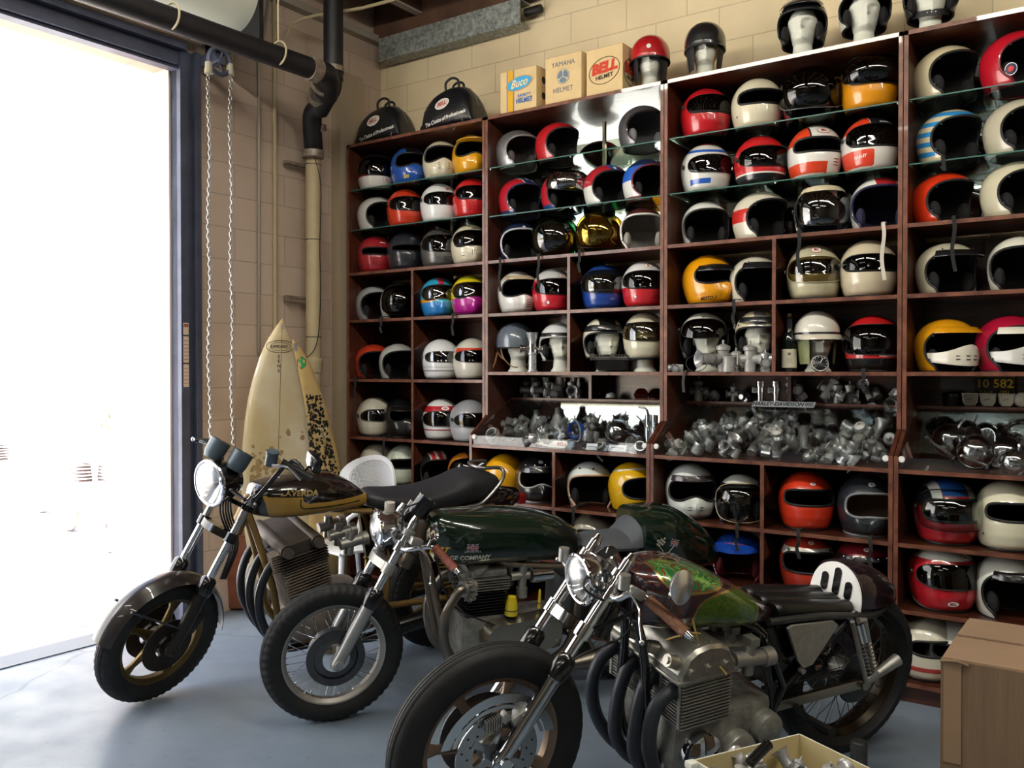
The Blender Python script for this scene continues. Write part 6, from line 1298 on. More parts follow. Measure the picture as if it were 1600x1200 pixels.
# third unit small parts
labs3 = ['carburettor with tall dark stack at the left end of third unit parts row', 'round grey carburettor with bent lever in third unit parts row', 'squat grey casting third in the left parts cell of third unit', 'small grey carburettor just left of the two polished ones']
for i, x in enumerate((1092, 1119, 1147, 1168)):
    put([protoC, protoB, protoA, protoB][i], at(x, Yc, zC+(.015 if i == 1 else 0)), (R([0, 60, 0, 40][i]), 0, camdir(x, Yc)+R([-90, 30, 60, -30][i])), labs3[i], 'carburettors on the small-parts shelves', s=[1.3, 1.1, .95, .8][i])
for i, x in enumerate((1188, 1213)):
    t = thing('polished_carburettor', ['left', 'right'][i]+' one of the two brightly polished carburettors beside the divider, third unit', 'carburettor', at(x, Yc, zC), camdir(x, Yc), 'polished carburettor pair'); mb = MB(); mb.cyl((0, 0, 0), (0, 0, .045), .016, n=18); mb.cyl((0, 0, .085), (0, 0, .10), .024, n=20); mb.cyl((0, 0, .102), (0, 0, .112), .024, n=20); mb.cyl((0, 0, .04), (0, 0, .09), .019, n=18); mb.box((0, -.02, .065), (.03, .05, .035), bev=.004); mb.build('body', CHROME, t); mb = MB(); mb.box((0, 0, .003), (.05, .05, .006), bev=.001); mb.build('base', CHROME, t)
labs3 = ['chrome elbow carburettor first in the right parts cell of third unit', 'bright knuckle-shaped casting second in right parts cell of third unit', 'upright twin-throat carburettor, left of the pair', 'upright twin-throat carburettor, right of the pair', 'tiny grey fitting on the parts shelf of third unit', 'slanting carburettor with open throat near the third unit right post', 'wide-mouthed carburettor leaning on the third unit right post']
for i, x in enumerate((1253, 1287, 1309, 1328, 1342, 1362, 1388)):
    put([protoB, protoC, protoA, protoA, protoB, protoC, protoC][i], at(x, Yc, zC+(.02 if i in (0, 1, 5) else 0)), (R([35, -30, 0, 0, 50, 30, -40][i]), R([0, 20, 0, 0, 0, -30, 20][i]), camdir(x, Yc)+R([10, 50, 90, 90, 0, -20, -10][i])), labs3[i], 'carburettors on the small-parts shelves', s=[1.35, 1.35, 1.1, 1.1, .6, 1.05, 1.15][i])
# carburettors and bits in front of the heads, third unit
for i, (x, z_, s_, r_) in enumerate(((1066, 1.5, .9, (90, 0, 0)), (1130, 1.5, 1.6, (0, 0, -60)), (1150, 1.5, 1.2, (0, 0, 40)), (1172, 1.5, 1.55, (0, 0, 80)), (1196, 1.5, 1.1, (0, 0, 0)))):
    put([protoB, protoC, protoA, protoC, protoB][i], at(x, SF+.05, z_+(.02 if i == 0 else 0)), (R(r_[0]), 0, camdir(x, SF)+R(r_[2])), ['small pale round carburettor cap at the far left before the visored head', 'big grey carburettor with wide throat in front of the visored head', 'low grey carburettor between the two foam heads of third unit', 'grey carburettor with long barrel before the cream-helmet head', 'round-mouthed carburettor at the divider before the cream-helmet head'][i], 'carburettors in front of the foam heads', s=s_)
t = lamp(1281, SF+.055, 1.5, .042, 'black round speedometer leaning below the goggled foam head', GFACE, 'gauge', rel=10, body=BLKP, nm='speedometer'); t.rotation_euler = (0, R(-20), t.rotation_euler.z)
mb = MB()
for k in range(10): a = R(-130+k*29); mb.cyl((.0105, -.028*math.sin(a), .028*math.cos(a)), (.0105, -.034*math.sin(a), .034*math.cos(a)), .0012, n=5)
mb.tube([(.011, 0, 0), (.011, .014, .024)], .0016, 5); mb.build('needle', matte('#e8e8e8'), t)
# tall chromed trumpet on a stand and finned head, second unit
t = thing('intake_assembly', 'tall chromed carburettor with upright trumpet in front of the grey-helmet head', 'carburettor', at(832, SF+.05, 1.501), camdir(832, SF))
mb = MB(); mb.lathe([(.034, 0), (.034, .006), (.026, .008), (.024, .10), (.028, .105), (.028, .115), (.02, .12)], n=28); mb.build('barrel', AL3, t)
mb = MB(); mb.lathe([(.02, .16), (.021, .17), (.036, .235), (.038, .238), (.034, .235), (.019, .17)], n=28); mb.build('trumpet', AL3, t)
mb = MB(); mb.cyl((0, -.07, .14), (0, .06, .14), .019, n=18); mb.cyl((0, -.075, .14), (0, -.065, .14), .026, n=18); mb.cyl((0, 0, .11), (0, 0, .17), .024, n=20); mb.box((0, .07, .14), (.04, .03, .035), bev=.005); mb.cyl((0, .08, .15), (0, .105, .15), .009, n=10); mb.box((.01, .05, .125), (.03, .03, .03), bev=.004); mb.build('body', CHROME, t)
t = thing('finned_head', 'dark finned cylinder head lying below the foam heads in second unit', 'cylinder head', at(955, SF+.06, 1.501), camdir(955, SF)+R(4))
mb = MB(); mb.box((0, 0, .035), (.10, .15, .06), bev=.01)
for k in range(6): mb.box((0, 0, .012+k*.009), (.13, .18, .003))
mb.build('barrel', DK, t); mb = MB(); mb.box((0, 0, .075), (.12, .24, .02), bev=.004)
for k in range(16): mb.box((.0, -.12+k*.016, .088), (.13, .004, .022))
for y in (-.11, 0, .10): mb.cyl((.05, y, .09), (.075, y, .09), .014, n=14)
mb.build('fin_plate', mat('head_alloy', '#6e6c6a', .4, .8, noise=.3), t)
# wine bottle
t = thing('wine_bottle', 'dark wine bottle with cream label and cork beside the capped foam head', 'bottle', at(1233, SF+.10, 1.501), camdir(1233, SF))
mb = MB(); mb.lathe([(.001, 0), (.034, 0), (.037, .006), (.037, .155), (.034, .175), (.02, .20), (.0145, .215), (.0145, .27), (.017, .272), (.017, .28), (.014, .281)], n=32); mb.build('glass', mat('bottle_glass', '#0c1410', .08, 0, .5), t)
mb = MB(); mb.lathe([(.0376, .02), (.0376, .115)], n=36); mb.mi = 1; mb.box((.0378, 0, .09), (.001, .016, .014)); 
for k in range(4): mb.box((.0378, 0, .045+k*.008), (.001, .028, .0012))
mb.build('label', [matte('#cfc8b4', .7), matte('#6a655c')], t)
mb = MB(); mb.lathe([(.0152, .22), (.0152, .262), (.0175, .27)], n=20); mb.build('foil', matte('#15161a', .4), t); mb = MB(); mb.cyl((0, 0, .281), (0, 0, .297), .011, n=14); mb.build('cork', matte('#a98657', .9), t)
# wires coil in front of visored head
t = thing('cable_coil', 'thin dark cable coiled in front of the visored foam head', 'cable', at(1088, SF+.04, 1.501), camdir(1088, SF)); mb = MB(); mb.tube([V((.0, .05*math.sin(a)*1.1, .045+.045*math.cos(a)*(1+.05*math.sin(2*a)))) for a in [i*.4 for i in range(22)]], .0022, 5); mb.build('loop', STEEL, t)
t = thing('leather_tongue', 'pointed dark leather strap hanging over the shelf edge below the visored head', 'strap', at(1068, SF-.008, 1.47)); mb = MB(); mb.ribbon([(.02, .05, .035), (.01, .0, .034), (0, -.004, -.02), (.003, -.003, -.08)], .016, (1, 0, 0)); mb.build('strap', matte('#2d2a2c'), t)
# fourth unit: plate and gauges
pz0 = at(1556, Yc+.05, 1.392); t = thing('licence_plate', 'black licence plate with yellow number 10582 standing behind the gauges', 'licence plate', pz0, 0); pw_ = .066*1.15
c1_, c2_ = at(1523, Yc+.05, 0).x, at(1586, Yc+.05, 0).x; cx_ = (c1_+c2_)/2; W_ = c2_-c1_; t.location.x = cx_; H_ = W_*.56
mb = MB(); mb.box((0, 0, H_*.4), (W_, .003, H_), bev=.001); mb.build('plate', mat('plate_black', '#14130f', .4), t)
mb = MB(); mb.tube([V((x_*W_*.485, -.002, H_*.4+z_*H_*.47)) for x_, z_ in ((-1, -1), (1, -1), (1, 1), (-1, 1))], .0012, 6, closed=True); mb.build('border', matte('#ffd970'), t)
for st_, sz, z_, w_ in (('10 582', .058, .52, 1.0), ('CALIF    1951', .019, .10, 1.2)):
    mb = MB(); add_text(mb, st_, sz, lambda u, v: V((u, -.003, H_*z_+v)), bold=.02, xs=w_); mb.build('lettering', matte('#ffcf45'), t)
for i, x in enumerate((1516, 1544, 1573)):
    c = at(x, Yc-.02, zC); t = thing('chrome_gauge', ['left', 'middle', 'right'][i]+' cream-faced chrome gauge of the three below the licence plate', 'gauge', c, camdir(x, Yc), 'three gauges in a row')
    mb = MB(); prof = [(-.036, .062), (.036, .062), (.032, .02), (.02, .002), (-.02, .002), (-.032, .02)]; mb.prism(prof, lambda u, v, k: V((.012-.05*k, u*(1-.15*k), v))); mb.build('case', CHROME, t)
    mb = MB(); mb.prism([(u*.84, .006+(v-.006)*.9+.0) for u, v in prof], lambda u, v, k: V((.0125+.001*(1-k), u, v))); mb.mi = 1; mb.tube([(.0145, -.018, .03), (.0145, .008, .036)], .0013, 5); mb.build('dial', [WFACE, matte('#5a3a2a')], t)
lamp(1597, Yc-.02, zC, .034, 'round white-faced chrome gauge at the right edge next to the licence plate', WFACE, 'gauge', nm='round_gauge')
t = thing('small_black_box', 'low black round box left of the three gauges', 'box', at(1488, Yc, zC)); mb = MB(); mb.cyl((0, 0, 0), (0, 0, .045), .042, n=28); mb.build('base', BLK, t); mb = MB(); mb.lathe([(.044, .045), (.044, .058), (.03, .066), (.001, .068)], n=28); mb.build('lid', BLKP, t)
# chin guard parts on the two off-road style helmets of the fourth unit
for x, col in ((1478, '#c9c4b4'), (1578, '#b9b9b4')):
    t = [o for o in bpy.data.objects if o.get('label', '').startswith('yellow open-face helmet with long peak' if x == 1478 else 'crimson open-face')][0]
    mb = MB(); rows = []
    for i in range(25):
        a = R(-80+160*i/24); c_ = math.cos(a); rr_ = .135+.045*c_**2; zt_ = .085+.035*c_**6; zb_ = .045-.02*c_*c_
        rows.append([V((rr_*c_, .118*math.sin(a), zb_)), V((rr_*c_*1.04, .122*math.sin(a), (zb_+zt_)/2)), V((rr_*c_, .118*math.sin(a), zt_))])
    mb.grid(rows); mb.grid([[p*.97 for p in r] for r in rows]); mb.build('chin_guard', paint(col), t)
    mb = MB()
    for a in (-25, -8, 8, 25):
        for z_ in (.055, .07): c_ = math.cos(R(a)); mb.box(((.137+.045*c_*c_)*c_*1.03, .122*math.sin(R(a)), z_), (.004, .016, .003), Euler((0, 0, R(a))))
    mb.build('vent', matte('#3a3a3a'), t)
# ------------------------------------------------------------------ heaps in the glass cases
def misc(kind):
    if kind == 'cylinder_barrel':
        t = thing(kind, 'x', 'cylinder'); mb = MB(); mb.lathe([(.022, 0), (.028, 0), (.028, .07), (.022, .07), (.022, 0)], n=20)
        for k in range(6): mb.lathe([(.028, .01+k*.009), (.038, .01+k*.009), (.038, .012+k*.009), (.028, .012+k*.009)], n=20)
        mb.build('barrel', AL2, t)
    elif kind == 'piston': t = thing(kind, 'x', 'piston'); mb = MB(); mb.lathe([(.001, 0), (.024, 0), (.026, .004), (.026, .05), (.022, .05)], n=24); mb.torus((0, 0, .01), (0, 0, 1), .026, .0012, n=24, m=5); mb.build('body', AL3, t); mb = MB(); mb.cyl((-.02, 0, .033), (.02, 0, .033), .007, n=10); mb.build('pin', STEEL, t)
    elif kind == 'intake_trumpet': t = thing(kind, 'x', 'intake trumpet'); mb = MB(); mb.lathe([(.018, 0), (.018, .05), (.024, .085), (.032, .095), (.022, .085), (.016, .05), (.016, 0)], n=22); mb.build('horn', AL3, t); mb = MB(); mb.torus((0, 0, .003), (0, 0, 1), .018, .004, n=20, m=6); mb.build('collar', AL2, t)
    elif kind == 'flange_plate': t = thing(kind, 'x', 'flange'); mb = MB(); mb.lathe([(.018, 0), (.026, 0), (.026, .03), (.018, .03), (.018, 0)], n=20); mb.box((0, .0, .003), (.03, .085, .006), bev=.002); mb.build('flange', AL2, t); mb = MB(); mb.cyl((0, .034, .006), (0, .034, .014), .006, n=6); mb.cyl((0, -.034, .006), (0, -.034, .014), .006, n=6); mb.build('bolt', STEEL, t)
    elif kind == 'float_chamber': t = thing(kind, 'x', 'float chamber'); mb = MB(); mb.lathe([(.001, 0), (.02, .002), (.028, .02), (.028, .05), (.024, .058), (.01, .06), (.006, .075), (.001, .076)], n=22); mb.build('chamber', mat('dull_white_metal', '#a5a6a6', .4, .6), t); mb = MB(); mb.cyl((.02, 0, .03), (.06, 0, .03), .008, n=10); mb.build('arm', AL2, t)
    elif kind == 'headlamp_ring': t = thing(kind, 'x', 'lamp ring'); mb = MB(); mb.torus((0, 0, 0), (0, 0, 1), .078, .008, n=44, m=8); mb.build('ring', CHROME, t); mb = MB(); mb.box((.078, 0, .004), (.014, .012, .008), bev=.002); mb.build('clip', CHROME, t)
    elif kind == 'old_speedometer': t = thing(kind, 'x', 'speedometer'); mb = MB(); mb.lathe([(.001, -.05), (.03, -.05), (.045, -.03), (.048, 0)], n=28); mb.build('case', BLKP, t); mb = MB(); mb.torus((0, 0, 0), (0, 0, 1), .047, .004, n=30, m=6); mb.build('rim', CHROME, t); mb = MB(); mb.lathe([(.001, 0), (.045, 0)], n=24); mb.mi = 1; mb.tube([(0, 0, .001), (.02, .02, .001)], .0015, 4); 
    if kind == 'old_speedometer':
        for k in range(12): a = k*R(27); mb.cyl((.034*math.cos(a), .034*math.sin(a), .001), (.041*math.cos(a), .041*math.sin(a), .001), .0012, n=4)
        mb.build('dial', [GFACE, matte('#cfcab8')], t)
    elif kind == 'lever_blade': t = thing(kind, 'x', 'lever'); mb = MB(); mb.tube([(0, 0, .006), (.05, .005, .008), (.11, -.005, .008), (.16, .005, .008)], [.009, .007, .006, .007], 8, sm=4, flat=.6); mb.build('blade', AL3, t); mb = MB(); mb.cyl((0, 0, -.006), (0, 0, .014), .011, n=12); mb.build('pivot', STEEL, t)
    elif kind == 'lamp_shell': t = thing(kind, 'x', 'lamp shell'); mb = MB(); mb.lathe([(.07, .0), (.069, .02), (.055, .05), (.03, .07), (.001, .075)], n=32); mb.build('shell', CHROME, t); mb = MB(); mb.torus((0, 0, 0), (0, 0, 1), .071, .004, n=32, m=6); mb.build('lip', CHROME, t)
    return t
pr = {'carburettor_a': protoA, 'carburettor_b': protoB, 'carburettor_c': protoC}
for k in ('cylinder_barrel', 'piston', 'intake_trumpet', 'flange_plate', 'float_chamber', 'headlamp_ring', 'old_speedometer', 'lever_blade', 'lamp_shell'): pr[k] = misc(k)
casen = {1: 'second unit glass case', 2: 'third unit glass case', 3: 'fourth unit glass case'}
desc = {'carburettor_a': 'grey carburettor with side float bowl', 'carburettor_b': 'bright square-bowled carburettor', 'carburettor_c': 'grey carburettor with flared trumpet', 'cylinder_barrel': 'small finned metal cylinder barrel', 'piston': 'bright metal piston', 'intake_trumpet': 'flared metal intake trumpet', 'flange_plate': 'metal flange with two bolts', 'float_chamber': 'dull white float chamber', 'headlamp_ring': 'thin chrome headlamp ring', 'old_speedometer': 'round black speedometer', 'lever_blade': 'silver brake lever', 'lamp_shell': 'chrome lamp shell'}
hr = random.Random(21)
def heap(i, mix, n, x0=None, x1=None, top=.07):
    xa, xb = (x0 or PX[i]+.06), (x1 or PX[i+1]-.07)
    for q in range(n):
        k = hr.choice(mix); v = hr.random()**.8; y = SL+.05+v*.47; x = xa+(xb-xa)*((q*.618+hr.random()*.15) % 1); lay = hr.random()
        zmx = 1.075+min(.19, .035+v*top*2.2); z = 1.068+lay*max(0, zmx-1.09)
        if v < .2 and lay > .4: z = 1.075
        rot = (hr.uniform(-1.2, 1.2), hr.uniform(-1, 1), hr.uniform(0, 6.28))
        if k in ('headlamp_ring', 'old_speedometer', 'lamp_shell'): rot = (R(hr.uniform(30, 80)), hr.uniform(-.3, .3), hr.uniform(-.7, .7)); z += .05 if k != 'lamp_shell' else .03
        put(pr[k], (x, y, z), rot, desc[k]+' in the heap inside the '+casen[i], desc[k].split(' with ')[0]+'s heaped in the '+casen[i], s=hr.uniform(.85, 1.3))
heap(1, ['carburettor_a', 'cylinder_barrel', 'lever_blade', 'flange_plate', 'float_chamber', 'carburettor_b'], 34, x1=-2.72, top=.05)
heap(1, ['lever_blade', 'flange_plate', 'lamp_shell', 'piston'], 14, x0=-2.70, top=.03)
heap(2, ['carburettor_a', 'carburettor_b', 'carburettor_c', 'intake_trumpet', 'float_chamber', 'cylinder_barrel', 'piston'], 95, top=.085)
heap(3, ['headlamp_ring', 'old_speedometer', 'lamp_shell', 'lamp_shell', 'lever_blade'], 42, x1=.22, top=.06)
# particular pieces of the second case
for x, z_, lab, s_ in ((838, 1.12, 'conical grey metal cup standing at the back left of second unit case', 1.0), (872, 1.12, 'tall grey metal cup at the back centre of second unit case', 1.15)):
    t = thing('metal_cup', lab, 'cup', at(x, 4.74, z_), 0); mb = MB(); mb.lathe([(.05*s_, 0), (.045*s_, .05*s_), (.028*s_, .09*s_), (.018*s_, .11*s_), (.018*s_, .135*s_), (.001, .14*s_)], n=24); mb.build('cup', AL2, t); mb = MB(); mb.torus((0, 0, .002), (0, 0, 1), .05*s_, .004, n=24, m=6); mb.build('rim', AL3, t)
t = thing('blue_coil', 'coil of bright blue cable with pale hose in the second unit case', 'cable', at(900, 4.62, 1.12)); mb = MB()
for k in range(7): mb.torus((0, .004*k-.01, .03), (hr.uniform(-.3, .3), 1, hr.uniform(-.3, .3)), .045+.004*(k % 3), .004, n=26, m=6)
mb.build('coil', paint('#1c55c0'), t); mb = MB(); mb.tube([(-.04, -.03, .07), (0, -.04, .10), (.04, -.04, .07), (.05, -.03, .0), (.03, -.03, -.04)], .005, 6, sm=5); mb.build('hose', matte('#b9c4cc'), t)
for i, (x, y, rz) in enumerate(((960, 4.68, -30), (992, 4.66, -20))):
    t = thing('chrome_tank_badge', ['dark glossy teardrop cover at the back of second unit case', 'second glossy teardrop cover, nearer the two chrome sleeves'][i], 'cover', at(x, y, 1.13), R(rz)); mb = MB(); mb.ball((0, 0, 0), (.085, .03, .035), 24, 12, Euler((0, R(18), 0))); mb.build('shell', mat('smoked_chrome', '#6b7074', .12, 1), t); mb = MB(); mb.lathe([(.012, 0), (.01, .01), (.001, .012)], (0, 0, .03), n=14); mb.build('cap', CHROME, t)
for i, x in enumerate((1013, 1023)):
    t = thing('chrome_sleeve', ['left', 'right'][i]+' one of two upright chrome sleeves at the right end of second case', 'sleeve', at(x, 4.66, 1.065), 0); mb = MB(); mb.lathe([(.021, 0), (.023, .12), (.02, .125), (.02, .19), (.017, .19), (.017, 0)], n=22); mb.build('sleeve', CHROME, t); mb = MB(); mb.torus((0, 0, .12), (0, 0, 1), .0225, .002, n=22, m=5); mb.build('band', BRASS, t)
t = thing('paper_tag', 'white pointed tag lettered BELL lying at the front of second unit case', 'tag', at(868, SL+.035, 1.063), R(4)); mb = MB(); poly = [(-.15, 0), (-.02, -.022)]+[(.06+.022*math.sin(a), -.022*math.cos(a)) for a in [PI*i/12 for i in range(13)]]+[(-.02, .022)]; mb.prism(poly, lambda u, v, k: V((u, v*.5-.006, .022+v*.8+k*.001))); mb.build('tag', matte('#dcd4ca'), t)
mb = MB(); add_text(mb, 'BELL', .03, lambda u, v: V((.045+u, v*.5-.0085, .0235+v*.8)), bold=.03); mb.build('lettering', matte('#b06068'), t)
for i, (x, w_) in enumerate(((925, .07), (965, .11))):
    t = thing('paper_card', ['small', 'larger'][i]+' white paper card standing at the front right of second unit case', 'card', at(x, SL+.04, 1.063), 0); mb = MB(); mb.box((0, 0, .018), (w_, .002, .036), Euler((R(-20), 0, 0))); mb.build('card', matte('#e2e2e6'), t); mb = MB(); mb.box((0, -.002, .02), (w_*.7, .001, .004), Euler((R(-20), 0, 0))); mb.build('print', matte('#9a9aa4'), t)
# loose cables over the third heap
t = thing('cable_bundle', 'thin black cables looping above the heap in third unit case', 'cable', at(1300, 4.72, 1.16)); mb = MB()
for k in range(5): mb.tube([(-.12+k*.02, 0, 0), (-.08+k*.02, 0, .07), (0+k*.01, 0, .10-.012*k), (.09, .01, .05), (.12+.01*k, 0, -.02)], .0022, 5, sm=6)
mb.build('cables', BLK, t)
# ------------------------------------------------------------------ bags and boxes on top
def bag(x, W, Hh, lab):
    c = at(x, SF+.13, TZ+.001); t = thing('helmet_bag', lab, 'bag', c, R(-2)); D_ = .115; W2 = W/2
    VN = mat('black_vinyl_bag', '#15161a', .32, bump=.5, bscale=14)
    mb = MB(); secs = []
    for i in range(25):
        q = -1+2*i/24; hh = Hh*max(.02, (1-abs(q+.08)**3.4 if q > -.9 else .12))**.6*(1-.16*max(0, -q)); dd = D_*(1-.25*abs(q)**3); row = []
        for j in range(24):
            a = 2*PI*j/24; row.append(V((q*W2, dd*math.copysign(abs(math.cos(a))**.6, math.cos(a))*(1-.35*max(0, math.sin(a))), hh/2+hh/2*math.copysign(abs(math.sin(a))**.55, math.sin(a)))))
        secs.append(row)
    mb.loft(secs); bv = BVHTree.FromBMesh(mb.bm); mb.build('body', VN, t, ang=60)
    def fy(u, v, o_=.0015):
        h_ = bv.ray_cast(V((u, -1, v)), V((0, 1, 0))); return V((u, (h_[0].y if h_[0] else -D_)-o_, v))
    mb = MB(); mb.tube([(-W*.12, -.03, Hh*.96), (-W*.11, -.035, Hh*1.14), (0, -.035, Hh*1.22), (W*.11, -.035, Hh*1.14), (W*.12, -.03, Hh*.96)], .008, 8, sm=5); mb.tube([(-W*.10, .03, Hh*.96), (-W*.09, .03, Hh*1.12), (0, .03, Hh*1.18), (W*.09, .03, Hh*1.12), (W*.10, .03, Hh*.96)], .008, 8, sm=5); mb.build('handle', BLK, t)
    mb = MB(); mb.tube([secs[i][6]+V((0, 0, .002)) for i in range(2, 23)], .004, 6); mb.tube([p*1.0 for p in [V((W2*.62, -D_*.9, .01)), V((W2*.66, -D_*.7, Hh*.5)), V((W2*.62, -.02, Hh*.88))]], .0025, 5, sm=5); mb.build('zip', matte('#5a5a5c', .4), t)
    ex, ez = -W*.04, Hh*.55
    mb = MB()
    for m_, (a1, a2) in enumerate(((.060, .034), (.054, .029))):
        mb.mi = m_; mb.grid([[fy(ex+a1*q*math.cos(2*PI*k/28), ez+a2*q*math.sin(2*PI*k/28)+a1*q*math.cos(2*PI*k/28)*.12, .0015+.0008*m_) for k in range(28)] for q in (.02, .5, 1)], cv=True)
    mb.mi = 2; add_text(mb, 'BELL', .036, lambda u, v: fy(ex+u, ez+v+u*.12, .0032), bold=.03); mb.build('emblem', [matte('#e4e0d6'), matte('#c9c2b4'), matte('#a8202c')], t)
    mb = MB(); add_text(mb, 'The Choice of Professionals', W*.066, lambda u, v: fy(ex+W*.03+u, Hh*.20+v+u*.12, .002), bold=.02, shear=.35); mb.build('slogan', matte('#e8e6e0'), t)
bag(605, .46, .25, 'black vinyl helmet bag with red and white emblem, leftmost on shelf top')
bag(712, .47, .27, 'black vinyl helmet bag with taller handles, beside the cream helmet boxes')
def carton(x0, x1, H_, lab, deco):
    a = at(x0, SF+.02, TZ+.001); bx = at(x1, SF+.02, 0).x; W = bx-a.x; t = thing('helmet_box', lab, 'box', (a.x+W/2, SF+.02, TZ+.001), 0, 'cardboard helmet boxes on the shelf top'); CB = mat('cream_card', '#d8bd8c', .8, noise=.12)
    D_ = .26; mb = MB(); mb.box((0, D_/2, H_/2), (W, D_, H_), bev=.002); mb.build('carton', CB, t); mb = MB(); mb.box((0, D_/2, H_+.001), (W*.99, D_*.98, .002)); mb.build('flap', mat('card_flap', '#a9854f', .8), t)
    deco(t, W, H_, D_)
def d1(t, W, H_, D_):
    mb = MB(); mb.box((-W*.21, -.0015, H_/2), (W*.14, .001, H_)); mb.build('yellow_stripe', matte('#d7a216'), t)
    mb = MB(); mb.box((-W*.305, -.0015, H_/2), (W*.02, .001, H_)); mb.box((-W*.12, -.0015, H_/2), (W*.02, .001, H_)); mb.build('blue_rule', matte('#4a77a8'), t)
    mb = MB(); 
    for m_, k in enumerate((1, .92)): mb.mi = m_; mb.grid([[V((.03*W+W*.37*k*q*math.cos(2*PI*i/28), -.003-.001*m_, H_*.66+H_*.165*k*q*math.sin(2*PI*i/28)+.1*W*.37*q*math.cos(2*PI*i/28))) for i in range(28)] for q in (.02, 1)], cv=True)
    mb.build('oval', [matte('#c98a3a'), matte('#3aa0d0')], t)
    mb = MB(); add_text(mb, 'Buco', H_*.26, lambda u, v: V((.03*W+u, -.0055, H_*.66+v+.1*u)), bold=.02, shear=.35, xs=.9); mb.build('lettering', matte('#e6cf9a'), t)
    mb = MB(); add_text(mb, 'SAFETY', H_*.10, lambda u, v: V((.17*W+u, -.003, H_*.36+v)), bold=.02, xs=1.15); add_text(mb, 'HELMET', H_*.155, lambda u, v: V((.17*W+u, -.003, H_*.24+v)), bold=.04, xs=.85); mb.build('lettering', matte('#3a6aa8'), t)
    mb = MB()
    for z in (.35, .72): mb.lathe([(.001, 0), (.022, 0)], (W/2+.0015, D_*.3, H_*z), (1, 0, 0), n=20)
    mb.build('vent_hole', matte('#2a1d10'), t)
def d2(t, W, H_, D_):
    GI = matte('#5b6a7c')
    for s_, z, sz in (('YAMAHA', .82, .15), ('HELMET', .27, .15)):
        mb = MB(); add_text(mb, s_, H_*sz, lambda u, v: V((u, -.002, H_*z+v)), xs=.95); mb.build('lettering', GI, t)
    mb = MB(); c = V((0, -.002, H_*.55)); r_ = H_*.16; mb.mi = 0; mb.lathe([(.001, 0), (r_, 0)], c, (0, -1, 0), n=36); mb.mi = 1
    for rr_ in (r_*.9,): mb.lathe([(rr_-.002, .001), (rr_+.001, .001)], c, (0, -1, 0), n=36)
    for k in range(3):
        a = PI/2+k*2*PI/3; d = V((math.cos(a), 0, math.sin(a))); e = V((-math.sin(a), 0, math.cos(a)))
        mb.loft([[c+V((0, -.002, 0))+d*rr_+e*w_ for w_ in (-.0022, .0022)]+[c+V((0, -.0025, 0))+d*rr_+e*w_ for w_ in (.0022, -.0022)] for rr_ in (0, r_*.86)])
        for sg in (-1, 1): q = c+V((0, -.002, 0))+d*r_*.6; mb.f([mb.v(q), mb.v(q+(e*sg*.8+d*.5)*r_*.32), mb.v(q+(e*sg*.8+d*.5)*r_*.32+d*.004), mb.v(q+d*.004)])
    mb.build('emblem', [matte('#63788c'), matte('#d8c49a')], t)
def d3(t, W, H_, D_):
    for side in (0, 1):
        to = (lambda u, v, o_=.002: V((u, -o_, H_*.5+v+u*.1))) if not side else (lambda u, v, o_=.002: V((W/2+o_, D_*.38+u, H_*.46+v)))
        k_ = W*.42 if not side else D_*.34
        mb = MB(); mb.tube([to(k_*math.cos(2*PI*i/40), H_*.28*math.sin(2*PI*i/40)) for i in range(40)], .0018, 5, closed=True); add_text(mb, 'HELMET', H_*.12, lambda u, v: to(u, v-H_*.13, .003), bold=.02); mb.build('oval', matte('#2b1d14'), t)
        mb = MB(); add_text(mb, 'BELL', H_*.30, lambda u, v: to(u, v+H_*.06, .003), bold=.06, shear=.1); mb.build('lettering', matte('#c5371d'), t)
carton(782, 838, .255, 'cream helmet box with blue oval and yellow stripe, leftmost of three boxes', d1)
carton(852, 908, .275, 'cream helmet box with blue tuning-fork emblem, middle of the three boxes', d2)
carton(916, 972, .265, 'cream helmet box with red lettering in black oval, right of the three', d3)
# ------------------------------------------------------------------ surfboards
def board_mesh(t, edges, X0, tilt, th, mats, regions=(), name='deck'):
    n = V((math.cos(tilt), 0, math.sin(tilt))); p0 = V((X0, 0, 1.5)); rows = []
    def hitp(x, y):
        d = ray(x, y); return O+d*((p0-O).dot(n)/d.dot(n))
    ed = [(hitp(a, y), hitp(b_, y)) for y, a, b_ in edges]
    L = smoothpts([e[0] for e in ed], 4); Rr_ = smoothpts([e[1] for e in ed], 4); base = V((X0, 0, 0))
    for l, r in zip(L, Rr_):
        row = []; w = (r-l).length
        for j in range(17):
            q = j/16*2-1; row.append(l.lerp(r, (q+1)/2)+n*(min(th, w*.4)*(max(0, 1-q*q))**.5*.6))
        for j in range(15, 0, -1):
            q = j/16*2-1; row.append(l.lerp(r, (q+1)/2)-n*(min(th, w*.4)*(max(0, 1-q*q))**.5*.4))
        rows.append(row)
    mb = MB(); mb.loft(rows); bv = BVHTree.FromBMesh(mb.bm); mb.build(name, mats, t, ang=60)
    def on(x, y, o_=.002):
        d = ray(x, y); h_ = bv.ray_cast(O, d.normalized()); return (h_[0]+n*o_) if h_[0] else hitp(x, y)
    return on
FB = mat('aged_board', '#e6dcc0', .45, noise=.3, nscale=2.2, dark='#cdb98a', coat=.3)
t = thing('surfboard', 'large cream surfboard with oval logo leaning against the left wall', 'surfboard', (0, 0, 0))
on = board_mesh(t, [(498, 440.5, 441.5), (515, 428, 447), (545, 411, 458), (595, 394, 469), (645, 384, 478), (695, 379, 483), (745, 377, 485), (800, 379, 483), (850, 385, 477), (895, 395, 466), (912, 410, 452)], WX+.34, R(7), .06, FB)
mb = MB(); mb.tube([on(441-(y-500)*.03, y, .0005) for y in range(505, 900, 12)], .0022, 5); mb.build('stringer', matte('#6e5a38'), t)
mb = MB(); 
